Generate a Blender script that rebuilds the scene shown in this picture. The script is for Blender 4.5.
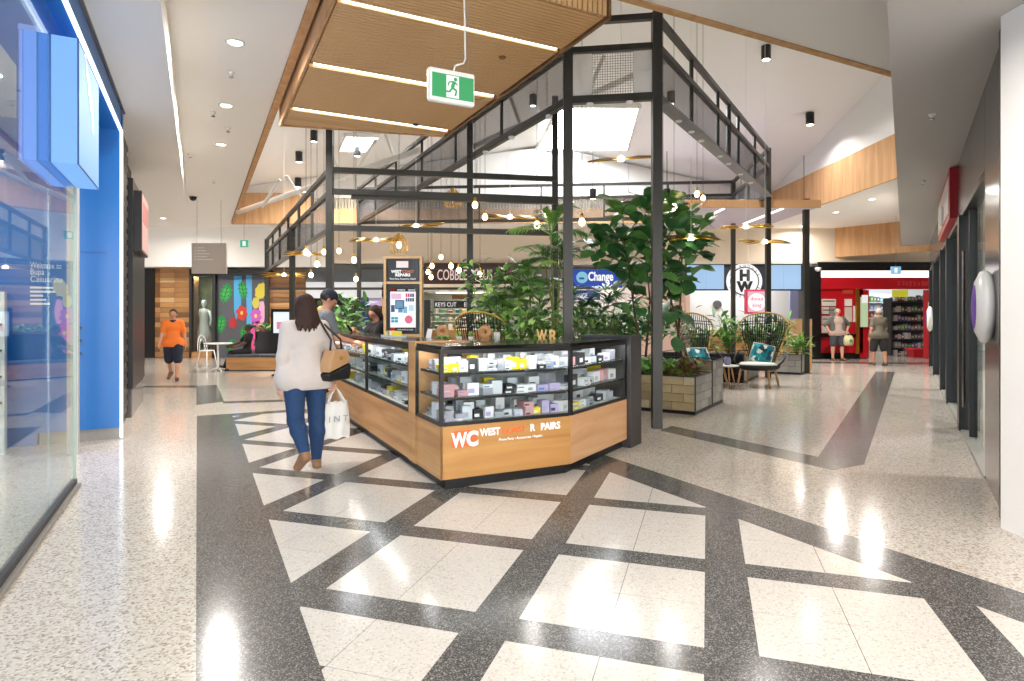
import bpy, bmesh, math, random
import numpy as np
from mathutils import Vector, Matrix, geometry

for _o in list(bpy.data.objects):
    bpy.data.objects.remove(_o)
SC = bpy.context.scene
COL = SC.collection
random.seed(7)
PI = math.pi

# ------------------------------------------------------------------ camera, world, exposure
EYE, FPX, HOR = 1.5, 615.0, 315.0          # eye height, focal length in pixels, horizon row (1024 x 681 frame)
_cd = bpy.data.cameras.new('camera')
_cd.sensor_width = 36.0
_cd.sensor_fit = 'HORIZONTAL'
_cd.lens = FPX / 1024 * 36.0
_cd.shift_y = (HOR - 340.5) / 1024.0
_cd.clip_start = 0.05
_cd.clip_end = 200
CAM = bpy.data.objects.new('camera', _cd)
CAM.location = (0, 0, EYE)
CAM.rotation_euler = (PI / 2, 0, 0)
COL.objects.link(CAM)
SC.camera = CAM
SC.view_settings.view_transform = 'Standard'
SC.view_settings.look = 'None'
SC.view_settings.gamma = 1.0
SC.view_settings.use_curve_mapping = False
SC.view_settings.exposure = 0.29
W = bpy.data.worlds.new('world')
SC.world = W
W.use_nodes = True
W.node_tree.nodes['Background'].inputs[0].default_value = (1.0, 0.985, 0.965, 1)
W.node_tree.nodes['Background'].inputs[1].default_value = 6.3
SC.cycles.max_bounces = 8
SC.cycles.diffuse_bounces = 4
SC.cycles.glossy_bounces = 4
SC.cycles.transparent_max_bounces = 16
SC.cycles.transmission_bounces = 4
SC.cycles.sample_clamp_indirect = 6.0
SC.cycles.caustics_reflective = False
SC.cycles.caustics_refractive = False

LAMP = 58.0          # watts of one ceiling downlight
SKYL = 30.0           # radiance of the skylight diffusers


def area_light(name, loc, size, power, col=(1, .95, .89), rot=(0, 0, 0), size_y=None, parent=None, spread=PI):
    ld = bpy.data.lights.new(name, 'AREA')
    ld.energy = power
    ld.color = col
    ld.size = size
    ld.spread = spread
    if size_y:
        ld.shape = 'RECTANGLE'
        ld.size_y = size_y
    else:
        ld.shape = 'DISK'
    o = bpy.data.objects.new(name, ld)
    o.location = loc
    o.rotation_euler = rot
    COL.objects.link(o)
    if parent is not None:
        o.parent = parent
        o.matrix_parent_inverse = WM(parent).inverted()
    return o


# ------------------------------------------------------------------ places
def at(u, v, Y):
    """world point seen at pixel (u, v), Y metres down the mall"""
    return Vector(((u - 512) / FPX * Y, Y, EYE + (HOR - v) / FPX * Y))


def gnd(u, v, z=0.0):
    """world point of height z seen at pixel (u, v)"""
    Y = (EYE - z) * FPX / (v - HOR)
    return Vector(((u - 512) / FPX * Y, Y, z))


V2 = lambda x, y: Vector((x, y))
D1 = Vector((-.507, 1, 0)).normalized()       # the left walkway
N1 = Vector((D1.y, -D1.x, 0))                 # to its right
D2 = Vector((.639, 1, 0)).normalized()        # the right walkway
N2 = Vector((D2.y, -D2.x, 0))
UP = Vector((0, 0, 1))
A1 = math.atan2(D1.y, D1.x)
A2 = math.atan2(D2.y, D2.x)

# ------------------------------------------------------------------ materials


def lin(h):
    h = h.lstrip('#')
    out = []
    for i in (0, 2, 4):
        c = int(h[i:i + 2], 16) / 255
        out.append(c / 12.92 if c <= .04045 else ((c + .055) / 1.055) ** 2.4)
    return (*out, 1)


MATS = {}


def mat(name, col='#808080', rough=.5, metal=0.0, emit=None, strength=1.0, spec=.5, vary=0.0, scale=8.0, bump=0.0, coat=0.0):
    if name in MATS:
        return MATS[name]
    m = bpy.data.materials.new(name)
    m.use_nodes = True
    nt = m.node_tree
    b = nt.nodes['Principled BSDF']
    c = lin(col) if isinstance(col, str) else (*col, 1)
    b.inputs['Base Color'].default_value = c
    b.inputs['Roughness'].default_value = rough
    b.inputs['Metallic'].default_value = metal
    b.inputs['Specular IOR Level'].default_value = spec
    b.inputs['Coat Weight'].default_value = coat
    if emit:
        b.inputs['Emission Color'].default_value = lin(emit)
        b.inputs['Emission Strength'].default_value = strength
    if vary or bump:
        tc = nt.nodes.new('ShaderNodeTexCoord')
        nz = nt.nodes.new('ShaderNodeTexNoise')
        nz.inputs['Scale'].default_value = scale
        nz.inputs['Detail'].default_value = 4
        nt.links.new(tc.outputs['Object'], nz.inputs['Vector'])
        if vary:
            mx = nt.nodes.new('ShaderNodeMix')
            mx.data_type = 'RGBA'
            mx.inputs[6].default_value = tuple(x * (1 - vary) for x in c[:3]) + (1,)
            mx.inputs[7].default_value = tuple(min(1, x * (1 + vary)) for x in c[:3]) + (1,)
            nt.links.new(nz.outputs['Fac'], mx.inputs[0])
            nt.links.new(mx.outputs[2], b.inputs['Base Color'])
        if bump:
            bp = nt.nodes.new('ShaderNodeBump')
            bp.inputs['Strength'].default_value = bump
            bp.inputs['Distance'].default_value = .01
            nt.links.new(nz.outputs['Fac'], bp.inputs['Height'])
            nt.links.new(bp.outputs['Normal'], b.inputs['Normal'])
    MATS[name] = m
    return m


def terrazzo(name, base, chips, scale, rough, amount=.5):
    """polished stone: voronoi chips of several tones in a base"""
    m = bpy.data.materials.new(name)
    m.use_nodes = True
    nt = m.node_tree
    b = nt.nodes['Principled BSDF']
    tc = nt.nodes.new('ShaderNodeTexCoord')
    vo = nt.nodes.new('ShaderNodeTexVoronoi')
    vo.inputs['Scale'].default_value = scale
    vo.inputs['Randomness'].default_value = 1.0
    nt.links.new(tc.outputs['Object'], vo.inputs['Vector'])
    sp = nt.nodes.new('ShaderNodeSeparateColor')
    nt.links.new(vo.outputs['Color'], sp.inputs[0])
    rp = nt.nodes.new('ShaderNodeValToRGB')
    rp.color_ramp.interpolation = 'CONSTANT'
    els = rp.color_ramp.elements
    n = len(chips)
    els[0].position = 0
    els[0].color = lin(base)
    els[1].position = 1 - amount
    els[1].color = lin(chips[0])
    for i in range(1, n):
        e = els.new(1 - amount + amount * i / n)
        e.color = lin(chips[i])
    nt.links.new(sp.outputs[0], rp.inputs[0])
    # chips fade out at their rims
    nz = nt.nodes.new('ShaderNodeTexNoise')
    nz.inputs['Scale'].default_value = 1.3
    nz.inputs['Detail'].default_value = 3
    nt.links.new(tc.outputs['Object'], nz.inputs['Vector'])
    mx = nt.nodes.new('ShaderNodeMix')
    mx.data_type = 'RGBA'
    mx.blend_type = 'MULTIPLY'
    mx.inputs[0].default_value = 1
    r2 = nt.nodes.new('ShaderNodeValToRGB')
    r2.color_ramp.elements[0].color = (.9, .9, .9, 1)
    r2.color_ramp.elements[1].color = (1, 1, 1, 1)
    nt.links.new(nz.outputs['Fac'], r2.inputs[0])
    nt.links.new(rp.outputs[0], mx.inputs[6])
    nt.links.new(r2.outputs[0], mx.inputs[7])
    nt.links.new(mx.outputs[2], b.inputs['Base Color'])
    b.inputs['Roughness'].default_value = rough
    b.inputs['Specular IOR Level'].default_value = .38
    MATS[name] = m
    return m


def wood(name, c1, c2, rough=.45, axis=0, ring=14.0, angle=0.0):
    """grain stretched along one object axis (turned by angle about z)"""
    m = bpy.data.materials.new(name)
    m.use_nodes = True
    nt = m.node_tree
    b = nt.nodes['Principled BSDF']
    tc = nt.nodes.new('ShaderNodeTexCoord')
    mp = nt.nodes.new('ShaderNodeMapping')
    mp.vector_type = 'TEXTURE'
    mp.inputs['Rotation'].default_value = (0, 0, angle)
    sc = [1, 1, 1]
    sc[axis] = 12
    mp.inputs['Scale'].default_value = sc
    nt.links.new(tc.outputs['Object'], mp.inputs['Vector'])
    nz = nt.nodes.new('ShaderNodeTexNoise')
    nz.inputs['Scale'].default_value = ring
    nz.inputs['Detail'].default_value = 6
    nz.inputs['Distortion'].default_value = .6
    nt.links.new(mp.outputs[0], nz.inputs['Vector'])
    rp = nt.nodes.new('ShaderNodeValToRGB')
    rp.color_ramp.elements[0].position = .3
    rp.color_ramp.elements[0].color = lin(c1)
    rp.color_ramp.elements[1].position = .7
    rp.color_ramp.elements[1].color = lin(c2)
    nt.links.new(nz.outputs['Fac'], rp.inputs[0])
    nt.links.new(rp.outputs[0], b.inputs['Base Color'])
    b.inputs['Roughness'].default_value = rough
    MATS[name] = m
    return m


def glass(name, tint='#ffffff', gloss=.12, rough=.0, haze=0.0, hazecol='#303336'):
    """thin pane: clear, with a mirror reflection that grows at grazing angles; haze = share of solid body colour"""
    m = bpy.data.materials.new(name)
    m.use_nodes = True
    nt = m.node_tree
    nt.nodes.remove(nt.nodes['Principled BSDF'])
    out = nt.nodes['Material Output']
    tr = nt.nodes.new('ShaderNodeBsdfTransparent')
    tr.inputs[0].default_value = lin(tint)
    gl = nt.nodes.new('ShaderNodeBsdfGlossy')
    gl.inputs['Roughness'].default_value = rough
    lw = nt.nodes.new('ShaderNodeLayerWeight')
    lw.inputs[0].default_value = .5
    pw = nt.nodes.new('ShaderNodeMath')
    pw.operation = 'POWER'
    pw.inputs[1].default_value = 4.0
    nt.links.new(lw.outputs['Facing'], pw.inputs[0])
    fr = nt.nodes.new('ShaderNodeMath')
    fr.operation = 'MULTIPLY_ADD'
    fr.inputs[1].default_value = gloss * 6
    fr.inputs[2].default_value = gloss * .5
    fr.use_clamp = True
    nt.links.new(pw.outputs[0], fr.inputs[0])
    mx = nt.nodes.new('ShaderNodeMixShader')
    nt.links.new(fr.outputs[0], mx.inputs[0])
    nt.links.new(tr.outputs[0], mx.inputs[1])
    nt.links.new(gl.outputs[0], mx.inputs[2])
    last = mx
    if haze:
        df = nt.nodes.new('ShaderNodeBsdfDiffuse')
        df.inputs[0].default_value = lin(hazecol)
        m2 = nt.nodes.new('ShaderNodeMixShader')
        m2.inputs[0].default_value = haze
        nt.links.new(mx.outputs[0], m2.inputs[1])
        nt.links.new(df.outputs[0], m2.inputs[2])
        last = m2
    nt.links.new(last.outputs[0], out.inputs[0])
    MATS[name] = m
    return m


def glow(name, col, strength):
    m = mat(name, col, .6, emit=col, strength=strength * .74)
    m.node_tree.nodes['Principled BSDF'].inputs['Base Color'].default_value = tuple(c * .15 for c in lin(col)[:3]) + (1,)
    return m


terrazzo('floor_stone', '#cac2b8', ['#d4cdc4', '#c0b5a9', '#afa295', '#c7beb3', '#9c9083'], 90, .13, .6)
terrazzo('band_stone', '#504e4c', ['#3f3d3c', '#64625f', '#7d7a76', '#484644', '#8f8c88'], 190, .16, .55)
terrazzo('tile_stone', '#d0c9c1', ['#d8d2ca', '#c5beb5', '#ccc5bc', '#b8b0a6'], 110, .14, .35)
wood('oak', '#b07c49', '#cf9f68', .42, 0, 9, 0)
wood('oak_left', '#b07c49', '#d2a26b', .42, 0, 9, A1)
wood('oak_front', '#a9763f', '#c59356', .42, 0, 9, A1 - PI / 2)  # front oak darkened to offset the stronger light on that face
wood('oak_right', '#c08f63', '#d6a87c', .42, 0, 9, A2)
wood('slat_oak', '#d0a06a', '#e8c190', .5, 0, 6, A1 - PI / 2)
wood('fascia_oak', '#bf9163', '#d6ab7e', .8, 2, 8)
wood('oak_dark', '#6d4a2c', '#8d6640', .5, 0, 9)
wood('oak_mid', '#94683d', '#b98a57', .5, 0, 9)
wood('oak_pale', '#c99f6c', '#dfbb8b', .5, 0, 9)
mat('steel', '#34332f', .42, spec=.4)
mat('black', '#0d0d0e', .35)
mat('black_gloss', '#101012', .12)
mat('charcoal', '#2b2b2d', .5)
mat('ceiling_paint', '#f8f5f1', .9, spec=.2)
mat('roof_paint', '#f8f8f7', .9, spec=.2)
mat('soffit_grey', '#bdbbb9', .85, spec=.2)
mat('white_paint', '#eeece8', .8, spec=.2)
mat('cream_paint', '#efe2d0', .85, spec=.2)
mat('white_gloss', '#f2f2f0', .25)
mat('white_plastic', '#ececea', .4)
mat('grey_panel', '#6e6c6b', .18, .3)
mat('grey_stone', '#8d8983', .4, vary=.15, scale=20)
mat('blue_panel', '#0a68b4', .35)
mat('blue_dark', '#0a529a', .4)
mat('red_panel', '#c0101f', .35)
mat('brass', '#c99b3f', .3, .9)
mat('chrome', '#c8c8ca', .15, 1.0)
mat('leaf_mid', '#68a052', .45, vary=.35, scale=6)
mat('leaf_dark', '#447644', .4, vary=.35, scale=6)
mat('leaf_light', '#9cc866', .45, vary=.3, scale=6)
mat('leaf_olive', '#6f7a35', .5, vary=.3, scale=6)
mat('bark', '#5b4534', .8, vary=.3, scale=30)
mat('soil', '#3a2c22', .95, vary=.3, scale=30)
mat('skin', '#c99277', .55)
mat('skin_pale', '#d9a78d', .55)
mat('skin_dark', '#5a3a2b', .55)
mat('hair_brown', '#38211a', .75, vary=.3, scale=60)
mat('hair_black', '#17120f', .5)
mat('hair_grey', '#b9b2a8', .7)
mat('hair_blond', '#b99256', .55, vary=.3, scale=60)
mat('eye_dark', '#15100e', .3)
mat('lip', '#a8584c', .5)
glass('pane', '#f4fbfa', .08)
glass('case_glass', '#fbfdfd', .03)
glass('bulb_glass', '#fff6e6', .1)
glass('mesh_screen', '#ffffff', .02, haze=.42, hazecol='#6a6a6c')
glass('skylit_screen', '#ffffff', .02, haze=.5, hazecol='#e4e2de')  # white haze stands for skylight glowing through the mesh
glow('lamp_white', '#fff4e4', 14)
glow('led_white', '#fff3e0', 7)
glow('led_blue_white', '#e2f2ff', 3)
glow('bulb_warm', '#ffdfa8', 16)
glow('skylight', '#f6faff', SKYL)
glow('sign_white', '#ffffff', 1.0)

# ------------------------------------------------------------------ objects
_WM = {}


def WM(o):
    return _WM.get(o.name, Matrix.Identity(4))


def tag(o, label=None, cat=None, group=None, kind=None):
    if label:
        o['label'] = label
    if cat:
        o['category'] = cat
    if group:
        o['group'] = group
    if kind:
        o['kind'] = kind
    return o


def thing(name, label, cat, loc=(0, 0, 0), rz=0.0, group=None, scale=1.0, kind=None):
    o = bpy.data.objects.new(name, None)
    o.empty_display_size = .1
    o.location = loc
    o.rotation_euler = (0, 0, rz)
    o.scale = (scale,) * 3
    COL.objects.link(o)
    _WM[o.name] = Matrix.Translation(loc) @ Matrix.Rotation(rz, 4, 'Z') @ Matrix.Scale(scale, 4)
    return tag(o, label, cat, group, kind)


def link(name, me, parent=None, local=True, loc=None, rot=None, scale=None):
    """put mesh me in the scene; under a parent either in the parent's own space (local) or given in world space"""
    o = bpy.data.objects.new(name, me)
    M = Matrix.Identity(4)
    if loc is not None:
        o.location = loc
        M = Matrix.Translation(loc)
    if rot is not None:
        o.rotation_euler = rot
    if scale is not None:
        o.scale = scale if hasattr(scale, '__len__') else (scale,) * 3
    COL.objects.link(o)
    if parent is not None:
        o.parent = parent
        if not local:
            o.matrix_parent_inverse = WM(parent).inverted()
            _WM[o.name] = M
        else:
            _WM[o.name] = WM(parent) @ M
    else:
        _WM[o.name] = M
    return o


class MB:
    """collects simple shapes into one mesh"""

    def __init__(self):
        self.v = []
        self.f = []

    def add(self, vs, fs):
        n = len(self.v)
        self.v += [tuple(p) for p in vs]
        self.f += [tuple(i + n for i in f) for f in fs]
        return self

    def obox(self, c, ax, ay, az):
        """box about c with half-extent vectors"""
        c, ax, ay, az = Vector(c), Vector(ax), Vector(ay), Vector(az)
        vs = [c + sx * ax + sy * ay + sz * az for sz in (-1, 1) for sy in (-1, 1) for sx in (-1, 1)]
        return self.add(vs, [(0, 2, 3, 1), (4, 5, 7, 6), (0, 1, 5, 4), (2, 6, 7, 3), (0, 4, 6, 2), (1, 3, 7, 5)])

    def box(self, c, s, rz=0.0):
        ca, sa = math.cos(rz), math.sin(rz)
        return self.obox(c, Vector((ca, sa, 0)) * s[0] / 2, Vector((-sa, ca, 0)) * s[1] / 2, (0, 0, s[2] / 2))

    def bb(self, x0, x1, y0, y1, z0, z1):
        return self.box(((x0 + x1) / 2, (y0 + y1) / 2, (z0 + z1) / 2), (x1 - x0, y1 - y0, z1 - z0))

    def beam(self, p, q, w, h):
        """square bar from p to q, w wide (level) and h high"""
        p, q = Vector(p), Vector(q)
        d = q - p
        n = d.normalized()
        s = n.cross(UP)
        s = Vector((1, 0, 0)) if s.length < 1e-4 else s.normalized()
        t = s.cross(n)
        return self.obox((p + q) / 2, d / 2, s * w / 2, t * h / 2)

    def wall(self, p, q, th, z0, z1):
        """upright slab on the line p-q (plan), th thick to the right of p->q when positive"""
        p, q = Vector((p[0], p[1], 0)), Vector((q[0], q[1], 0))
        d = (q - p).normalized()
        n = Vector((d.y, -d.x, 0)) * th
        return self.prism([p, q, q + n, p + n], z0, z1)

    def prism(self, poly, z0, z1):
        a = sum(poly[i][0] * poly[(i + 1) % len(poly)][1] - poly[(i + 1) % len(poly)][0] * poly[i][1] for i in range(len(poly)))
        if a < 0:
            poly = poly[::-1]
        n = len(poly)
        vs = [(p[0], p[1], z0) for p in poly] + [(p[0], p[1], z1) for p in poly]
        fs = [tuple(range(n - 1, -1, -1)), tuple(range(n, 2 * n))]
        fs += [(i, (i + 1) % n, n + (i + 1) % n, n + i) for i in range(n)]
        return self.add(vs, fs)

    def tube(self, pts, r, n=8, cap=True):
        pts = [Vector(p) for p in pts]
        rs = r if hasattr(r, '__len__') else [r] * len(pts)
        rings = []
        ref = None
        for i, p in enumerate(pts):
            d = (pts[min(i + 1, len(pts) - 1)] - pts[max(i - 1, 0)]).normalized()
            if ref is None:
                ref = Vector((0, 0, 1)) if abs(d.z) < .9 else Vector((1, 0, 0))
            a = (ref - d * ref.dot(d)).normalized()
            ref = a
            b = d.cross(a)
            rings.append([p + (a * math.cos(2 * PI * k / n) + b * math.sin(2 * PI * k / n)) * rs[i] for k in range(n)])
        vs = [q for rg in rings for q in rg]
        fs = []
        for i in range(len(pts) - 1):
            for k in range(n):
                fs.append((i * n + k, i * n + (k + 1) % n, (i + 1) * n + (k + 1) % n, (i + 1) * n + k))
        if cap:
            fs.append(tuple(range(n - 1, -1, -1)))
            fs.append(tuple((len(pts) - 1) * n + k for k in range(n)))
        return self.add(vs, fs)

    def lathe(self, prof, c=(0, 0, 0), n=16, axis=None):
        """prof = [(radius, height)] turned about z (or axis) through c"""
        ax = Vector(axis).normalized() if axis is not None else UP
        s = Vector((1, 0, 0)) if abs(ax.x) < .9 else Vector((0, 1, 0))
        s = (s - ax * s.dot(ax)).normalized()
        t = ax.cross(s)
        c = Vector(c)
        vs, fs = [], []
        for r, h in prof:
            for k in range(n):
                a = 2 * PI * k / n
                vs.append(c + ax * h + (s * math.cos(a) + t * math.sin(a)) * r)
        m = len(prof)
        for i in range(m - 1):
            for k in range(n):
                fs.append((i * n + k, i * n + (k + 1) % n, (i + 1) * n + (k + 1) % n, (i + 1) * n + k))
        fs.append(tuple(range(n - 1, -1, -1)))
        fs.append(tuple((m - 1) * n + k for k in range(n)))
        return self.add(vs, fs)

    def plate(self, poly, o, ex, ey, th):
        """flat outline poly (2D) laid out at o along ex, ey, th thick towards ex x ey"""
        o, ex, ey = Vector(o), Vector(ex), Vector(ey)
        nz = ex.cross(ey).normalized() * th
        n = len(poly)
        vs = [o + ex * p[0] + ey * p[1] for p in poly] + [o + ex * p[0] + ey * p[1] + nz for p in poly]
        fs = [tuple(range(n - 1, -1, -1)), tuple(range(n, 2 * n))]
        fs += [(i, (i + 1) % n, n + (i + 1) % n, n + i) for i in range(n)]
        return self.add(vs, fs)

    def mesh(self, name, m, smooth=False):
        me = bpy.data.meshes.new(name)
        me.from_pydata(self.v, [], self.f)
        me.materials.append(MATS[m] if isinstance(m, str) else m)
        if smooth:
            me.polygons.foreach_set('use_smooth', [True] * len(me.polygons))
        me.update()
        return me

    def build(self, name, m, parent=None, local=True, smooth=False, bevel=0.0):
        o = link(name, self.mesh(name, m, smooth), parent, local)
        if bevel:
            md = o.modifiers.new('bevel', 'BEVEL')
            md.width = bevel
            md.segments = 2
            md.limit_method = 'ANGLE'
        return o


def struct(name, mb, m, label=None, **k):
    return tag(mb.build(name, m, **k), label, None, None, 'structure')


_shared = {}


def shared(key, fn):
    if key not in _shared:
        _shared[key] = fn()
    return _shared[key]


def clip(poly, p, n):
    """keep the part of the convex polygon with (q-p).n <= 0"""
    out = []
    for i in range(len(poly)):
        a, b = poly[i], poly[(i + 1) % len(poly)]
        da = (a[0] - p[0]) * n[0] + (a[1] - p[1]) * n[1]
        db = (b[0] - p[0]) * n[0] + (b[1] - p[1]) * n[1]
        if da <= 0:
            out.append(a)
        if (da < 0 < db) or (db < 0 < da):
            t = da / (da - db)
            out.append((a[0] + (b[0] - a[0]) * t, a[1] + (b[1] - a[1]) * t))
    return out


def text_mesh(s, size, depth=.004, align='LEFT', bold=0.0, spacing=1.0):
    cu = bpy.data.curves.new('lettering', 'FONT')
    cu.body = s
    cu.size = size
    cu.extrude = depth
    cu.offset = bold
    cu.align_x = align
    cu.space_character = spacing
    cu.resolution_u = 3
    o = bpy.data.objects.new('lettering', cu)
    COL.objects.link(o)
    bpy.context.view_layer.update()
    dg = bpy.context.evaluated_depsgraph_get()
    me = bpy.data.meshes.new_from_object(o.evaluated_get(dg))
    bpy.data.objects.remove(o)
    bpy.data.curves.remove(cu)
    return me


def lettering(s, size, o, ex, ey, m, parent, name='lettering', depth=.004, align='LEFT', bold=0.0, fit=None, spacing=1.0, italic=0.0):
    """flat letters at world point o, running along ex, upright along ey; fit = wanted total width"""
    me = text_mesh(s, size, depth, align, bold, spacing)
    ex, ey = Vector(ex).normalized(), Vector(ey).normalized()
    nz = ex.cross(ey)
    sx = 1.0
    if fit:
        xs = [v.co.x for v in me.vertices]
        w = max(xs) - min(xs)
        sx = fit / w if w > 0 else 1
    o = Vector(o)
    for v in me.vertices:
        c = v.co.copy()
        v.co = o + ex * (c.x * sx + c.y * italic) + ey * c.y + nz * c.z
    me.materials.clear()
    me.materials.append(MATS[m] if isinstance(m, str) else m)
    return link(name, me, parent, local=False)
# ================================================================== floor
CEIL = 4.5
mb = MB()
mb.bb(-18, 20, -7, 27, -.2, 0)
FLOOR = struct('floor', mb, 'floor_stone', 'polished beige terrazzo floor with dark bands and white tiles')

S1 = .512


def lband(x0, y):      # left dark band, edge through x0 at Y=2.52
    return x0 - S1 * (y - 2.52)


def rband(x0, y0, y):
    return x0 - .541 * (y - y0)


dark = []
yF = 9.13
# one field of dark stone under the white tiles, with both wide bands
pL0, pL1 = (lband(-1.295, -1), -1), (lband(-1.295, 9.13), 9.13)
pR0, pR1 = (rband(1.14, 6.30, -1), -1), (rband(1.14, 6.30, 6.62), 6.62)
far = [pL1, (-3.3, 9.84), (-.9, 8.3), pR1]
mb = MB().prism([pL0, pR0, pR1, far[2], far[1], pL1], -.01, .002)
mb.build('dark_stone_field', 'band_stone', FLOOR)
# white tiles, two by two in every field of the grid, cut by the bands
eB = V2(195, 615).normalized()
eA = V2(eB.y, -eB.x)
lp, ln = (lband(-.766, 0), 0), (-1, -S1)
rp, rn = (rband(.94, 5.85, 0), 0), (1, .541)
fp, fn = (-4.56, 8.9), (D1.x, D1.y)
cnt = 0
for i in range(-8, 4):
    for j in range(-2, 9):
        for a in (0, 1):
            for b in (0, 1):
                a0 = -.885 + 1.103 * i + a * .4375
                b0 = 2.9 + (1.055 if j > 0 else 1.07) * j + b * .4275
                q = [(a0 + .0015, b0 + .0015), (a0 + .4355, b0 + .0015), (a0 + .4355, b0 + .4255), (a0 + .0015, b0 + .4255)]
                q = [tuple(eA * s + eB * t) for s, t in q]
                for p, n in ((lp, ln), (rp, rn), (fp, fn), ((0, .2), (0, -1))):
                    q = clip(q, p, n) if len(q) > 2 else q
                if len(q) < 3:
                    continue
                ar = abs(sum(q[k][0] * q[(k + 1) % len(q)][1] - q[(k + 1) % len(q)][0] * q[k][1] for k in range(len(q)))) / 2
                if ar < .004:
                    continue
                MB().prism(q, 0, .0035).build('tile', 'tile_stone', FLOOR)
                cnt += 1


def band(pts, name='dark_band'):
    MB().prism([(p[0], p[1]) for p in pts], -.01, .002).build(name, 'band_stone', FLOOR)


band([gnd(672, 426), gnd(660, 430.5), gnd(826, 468.5), gnd(818, 457)])
band([gnd(818, 457), gnd(826, 468.5), gnd(834, 470), gnd(864, 464.5), gnd(895, 372), gnd(876, 371.5)])
band([gnd(196.6, 405), gnd(224, 401.5), gnd(217, 385), gnd(196.6, 386)])
band([gnd(120, 386), gnd(120, 387.5), gnd(196.6, 387.5), gnd(196.6, 385.5)])
band([gnd(223, 403.5), gnd(340, 400), gnd(340, 398), gnd(223, 401.5)])
band([gnd(790, 361.5), gnd(790, 363), gnd(930, 364.5), gnd(930, 362.5)])

# ================================================================== ceiling with its raised void
NC, NR, FR, FL = V2(-1.3, 4.6), V2(8.35, 9.45), V2(8.35, 20.0), V2(-9.1, 19.9)
o0, o1, o2, o3 = V2(-18, -7), V2(20, -7), V2(20, 27), V2(-18, 27)
mb = MB()
for q in ((o0, o1, NR, NC), (o1, o2, FR, NR), (o2, o3, FL, FR), (o3, o0, NC, FL)):
    mb.prism(list(q), CEIL, CEIL + .12)
struct('ceiling', mb, 'ceiling_paint', 'cream plaster ceiling around the raised atrium void')

RC = Vector((0, 13, 8.2))
RP = [Vector(p) for p in ((-1.3, 4.6, 8.0), (8.35, 9.45, 7.9), (8.35, 13.5, 6.95), (8.35, 20, 5.4), (1.2, 20, 7.0), (-9.1, 19.9, 5.6), (-5.2, 12.3, 7.3))]
rv = [tuple(RC)] + [tuple(p) for p in RP]
mb = MB().add(rv + [(x, y, z + .1) for x, y, z in rv],
              [(0, 1 + (k + 1) % 7, 1 + k) for k in range(7)] + [(8, 9 + k, 9 + (k + 1) % 7) for k in range(7)])
struct('ceiling_void', mb, 'roof_paint', 'white faceted roof lining high over the steel frame')


def roof_hit(u, v):
    d = at(u, v, 1.0) - Vector((0, 0, EYE))
    for k in range(7):
        h = geometry.intersect_ray_tri(RP[k], RP[(k + 1) % 7], RC, d, Vector((0, 0, EYE)), False) or geometry.intersect_ray_tri(RP[k], RP[(k + 1) % 7], RC, d, Vector((0, 0, EYE)))
        if h is not None:
            t = geometry.intersect_ray_tri(RP[k], RP[(k + 1) % 7], RC, d, Vector((0, 0, EYE)), True)
            if t is not None:
                return t
    return None


def upright(name, pts, m, th, label=None):
    """wall with a sloping top: pts = [(x, y, z0, z1)]"""
    mb = MB()
    for a, b in zip(pts, pts[1:]):
        d = Vector((b[0] - a[0], b[1] - a[1], 0)).normalized()
        n = Vector((d.y, -d.x, 0)) * th
        vs = [Vector((a[0], a[1], a[2])), Vector((b[0], b[1], b[2])), Vector((b[0], b[1], b[3])), Vector((a[0], a[1], a[3]))]
        vs += [p + n for p in vs]
        mb.add(vs, [(0, 1, 2, 3), (7, 6, 5, 4), (0, 4, 5, 1), (1, 5, 6, 2), (2, 6, 7, 3), (3, 7, 4, 0)])
    return struct(name, mb, m, label)


WR = upright('wall_void_right', [(8.35, 20, 4.62, 5.5), (8.35, 13.5, 4.62, 7.05), (8.35, 9.45, 4.62, 8.0)], 'roof_paint', -.1, 'white upper wall of the void over the timber fascia')
WF = upright('wall_void_far', [(-9.1, 19.9, 4.62, 5.7), (1.2, 20, 4.62, 7.1), (8.35, 20, 4.62, 5.5)], 'roof_paint', -.1, 'white panelled far wall of the void')
WL = upright('wall_void_left', [(-1.3, 4.6, 4.62, 8.1), (-5.2, 12.3, 4.62, 7.4), (-9.1, 19.9, 4.62, 5.7)], 'roof_paint', -.1, 'white left wall of the void')
upright('wall_void_near', [(8.35, 9.45, 4.62, 8), (-1.3, 4.6, 4.62, 8.1)], 'roof_paint', -.1, 'white near wall of the void')
# panels on the far wall, each proud of the joints
x = -8.0
while x < 7.6:
    w = .98
    zt = lambda xx: (5.55 + (xx + 9.1) / 10.3 * 1.4) if xx < 1.2 else (6.95 - (xx - 1.2) / 7.15 * 1.6)
    a, b = x + .012, x + w - .012
    vs = [(a, 19.86, 5.28), (b, 19.86, 5.28), (b, 19.86, zt(b)), (a, 19.86, zt(a)), (a, 19.9, 5.28), (b, 19.9, 5.28), (b, 19.9, zt(b)), (a, 19.9, zt(a))]
    MB().add(vs, [(0, 1, 2, 3), (7, 6, 5, 4), (0, 4, 5, 1), (1, 5, 6, 2), (2, 6, 7, 3), (3, 7, 4, 0)]).build('panel', 'white_paint', WF)
    x += w
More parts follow.
